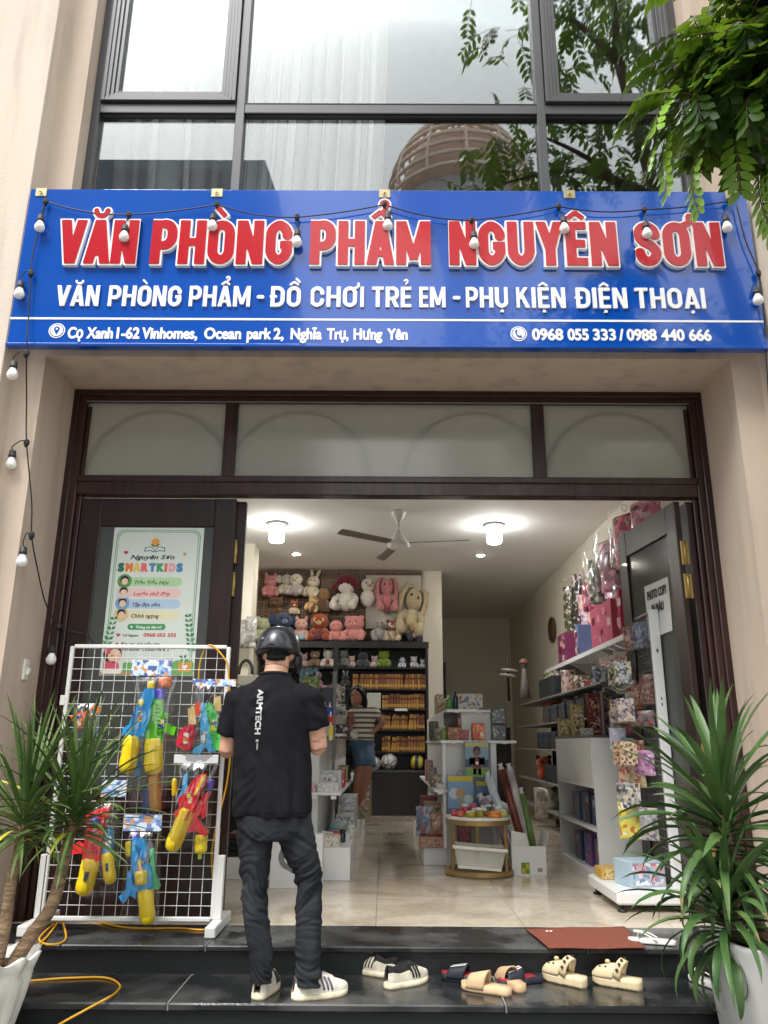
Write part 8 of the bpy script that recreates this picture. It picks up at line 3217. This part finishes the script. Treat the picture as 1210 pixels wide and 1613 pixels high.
r6 = random.Random(5)
tree_ = thing('street_tree', 'leafy street tree whose glossy branch hangs in front of the upper right window', 'tree', (3.6, 2.3, -.46))
tk = [V3((3.6, 2.3, -.5)), V3((3.55, 2.3, 2)), V3((3.4, 2.35, 4.2)), V3((3.0, 2.5, 6.2)), V3((2.6, 2.6, 8.5))]
tb_ = MB()
tb_.tube(bez(tk, 6), [.17 - .12 * i / 24 for i in range(25)], 12)
limbs = []
HB = lambda px, py, Y: at(px, py, Y=Y)
for a_, e_ in ((tk[2], HB(1185, 110, 3.1)), (V3((3.45, 2.33, 3.6)), HB(1205, 220, 3.0)), (tk[2] + V3((-.1, 0, .3)), HB(1135, 60, 3.3)), (tk[3], V3((1.6, 2.7, 7.4))), (tk[3], V3((3.9, 3.2, 7.6))), (tk[3] + V3((-.1, .05, .5)), V3((1.2, 2.9, 6.6))),
              (tk[4], V3((1.7, 2.4, 9.4))), (tk[4], V3((3.2, 2.2, 9.8))), (tk[3], V3((2.4, 1.2, 7.6))), (tk[4], V3((2.4, 3.3, 9.2)))):
    mid = a_.lerp(e_, .5) + V3((0, 0, .25))
    pp = bez([a_, mid, e_], 6)
    tb_.tube(pp, [.055 - .045 * i / (len(pp) - 1) for i in range(len(pp))], 8)
    limbs.append(pp)
tb_.build('trunk', m_tb, tree_)
cr_ = MB()
# the hanging branch: fronds spread through its volume
for (px, py, Y, n, rad) in ((1190, 10, 3.2, 46, .20), (1150, 40, 3.2, 24, .14), (1185, 90, 3.1, 44, .18), (1160, 130, 3.1, 26, .14), (1205, 170, 3.05, 22, .15), (1115, 90, 3.2, 15, .11), (1225, 60, 3.0, 36, .2), (1120, 150, 3.15, 10, .1)):
    c0 = at(px, py, Y=Y)
    for k in range(int(n * 1.25)):
        o_ = V3((r6.gauss(0, .5), r6.gauss(0, .7), r6.gauss(0, .5))) * rad
        frond(cr_, c0 + o_, r6.uniform(0, 2 * PI), r6.uniform(-.9, .35), r6.uniform(.22, .34), 6, .112, .050, r6, r6.uniform(.6, 1.6), 0)
for (px, py, az, el) in ((1090, 110, 3.0, -.35), (1085, 90, 3.3, -.2), (1075, 160, 3.1, -.75), (1070, 180, 3.4, -.9), (1105, 40, 2.9, -.1), (1200, 250, 3.4, -1.2), (1212, 230, 2.9, -1.1), (1150, 190, 4.4, -1.2), (1080, 135, 3.6, -.6),
                         (1095, 150, 3.1, -.45), (1085, 175, 3.2, -.6), (1070, 130, 3.0, -.3), (1095, 205, 3.25, -.75), (1110, 220, 3.3, -1.0)):
    frond(cr_, at(px, py, Y=3.15), az, el, .42, 9, .10, .042, r6, .8, 1)
# the crown above
for pp in limbs[3:]:
    for k in range(58):
        f_ = r6.uniform(.35, 1.08)
        i = min(len(pp) - 1, int(f_ * (len(pp) - 1)))
        o_ = V3((r6.gauss(0, 1), r6.gauss(0, 1), r6.gauss(0, .8))) * .42
        frond(cr_, pp[i] + o_, r6.uniform(0, 2 * PI), r6.uniform(-.8, .4), r6.uniform(.32, .46), 6, .13, .05, r6, 1.2, 0)
cr_.build('crown', [m_tl, m_tly, m_tb], tree_)


def far_tree(label, x, y, z0, h, rad, seed, n=900):
    r = random.Random(seed)
    t = thing('street_tree', label, 'tree', (x, y, z0))
    q = MB()
    q.tube(bez([V3((x, y, z0)), V3((x + .1, y, z0 + h * .35)), V3((x - .1, y + .1, z0 + h * .7))], 5), [.2 - .012 * i for i in range(11)], 10)
    tips = []
    for k in range(9):
        a_ = k * 2.4
        e_ = V3((x + rad * .7 * math.cos(a_), y + rad * .7 * math.sin(a_), z0 + h * r.uniform(.55, .92)))
        q.tube(bez([V3((x, y, z0 + h * .4)), V3((x, y, z0 + h * .45)).lerp(e_, .5), e_], 4), [.08 - .007 * i for i in range(9)], 6)
        tips.append(e_)
    q.build('trunk', m_tb, t)
    q = MB()
    for k in range(n):
        e_ = tips[k % 9]
        p = e_ + V3((r.gauss(0, 1), r.gauss(0, 1), r.gauss(0, .8))) * rad * .32
        for j_ in range(7):
            c0 = p + V3((r.gauss(0, 1), r.gauss(0, 1), r.gauss(0, .7))) * .22
            d = V3((r.uniform(-1, 1), r.uniform(-1, 1), r.uniform(-1, .3))).normalized()
            s_ = d.orthogonal().normalized() * .05
            L_ = r.uniform(.12, .22)
            q.add([c0, c0 + d * L_ * .45 + s_, c0 + d * L_, c0 + d * L_ * .45 - s_], [(0, 1, 2, 3)], 0, False)
    q.build('crown', m_tl, t)


far_tree('tall street tree across the road mirrored in the right of the blue sign', 4.6, -5.5, -.46, 10.5, 2.6, 3)
far_tree('leafy tree across the road mirrored beside the right window edge', 7.2, -2.0, -.46, 8.5, 2.2, 4, 600)

# buildings over the road, seen mirrored in the glass
m_bd = mat('far_facade', rgb(92, 102, 112), .6, .1, 1)
m_gl = mat('far_windows', rgb(48, 58, 70), .15, .2, 3)
ob = thing('office_block', 'dark grey block across the road mirrored in the left panes and the sign', 'building', (-18, -22, -.46))
q = MB()
q.poly([(-34, -.46), (-3.5, -.46), (-3.5, 15), (-4.8, 24), (-5.6, 26.4), (-34, 26.4)], 10, TR(0, -30, 0))
q.build('wall', m_bd, ob)
for k in range(7):
    for j_ in range(8):
        MB().bb(-31 + j_ * 3.1, -29.2 + j_ * 3.1, -19.99, -19.9, 1.5 + k * 3.7, 3.6 + k * 3.7).build('window', m_gl, ob)
rt = thing('rotunda', 'beige round pavilion with ringed lattice dome across the road, mirrored in the middle pane', 'building', (2.7, -15.5, -.46))
c = V3((2.7, -15.5, 0))
m_beige = mat('beige_stone', rgb(232, 212, 194), .7, .1, 2)
MB().lathe([(1.3, -.46), (.9, 1), (.7, 17.0), (1.2, 19.4), (2.3, 20.1)], TR(c), 32).build('wall', mat('pale_stone', rgb(206, 206, 204), .7, .06, 2), rt)
q = MB()
for k in range(12):
    z = 20.2 + 3.6 * math.sin(k / 11 * PI / 2)
    R_ = 2.75 * math.cos(k / 11 * PI / 2 * .93)
    q.tube([(c.x + R_ * math.cos(a_), c.y + R_ * math.sin(a_), z) for a_ in (2 * PI * i / 36 for i in range(36))], .07, 6, 0, False, True, 1, True)
for k in range(12):
    a_ = 2 * PI * k / 12
    q.tube([(c.x + 2.75 * math.cos(b9 * .93) * math.cos(a_), c.y + 2.75 * math.cos(b9 * .93) * math.sin(a_), 20.2 + 3.6 * math.sin(b9)) for b9 in (PI / 2 * i / 10 for i in range(11))], .06, 6)
q.build('lattice_dome', m_beige, rt)
MB().lathe([(2.3, 20.1), (2.25, 21.2), (1.7, 22.6), (.9, 23.3), (.0001, 23.5)], TR(c), 28).build('inner_roof', mat('terracotta', rgb(206, 176, 156), .8, .1, 3), rt)
bpy.context.view_layer.update()
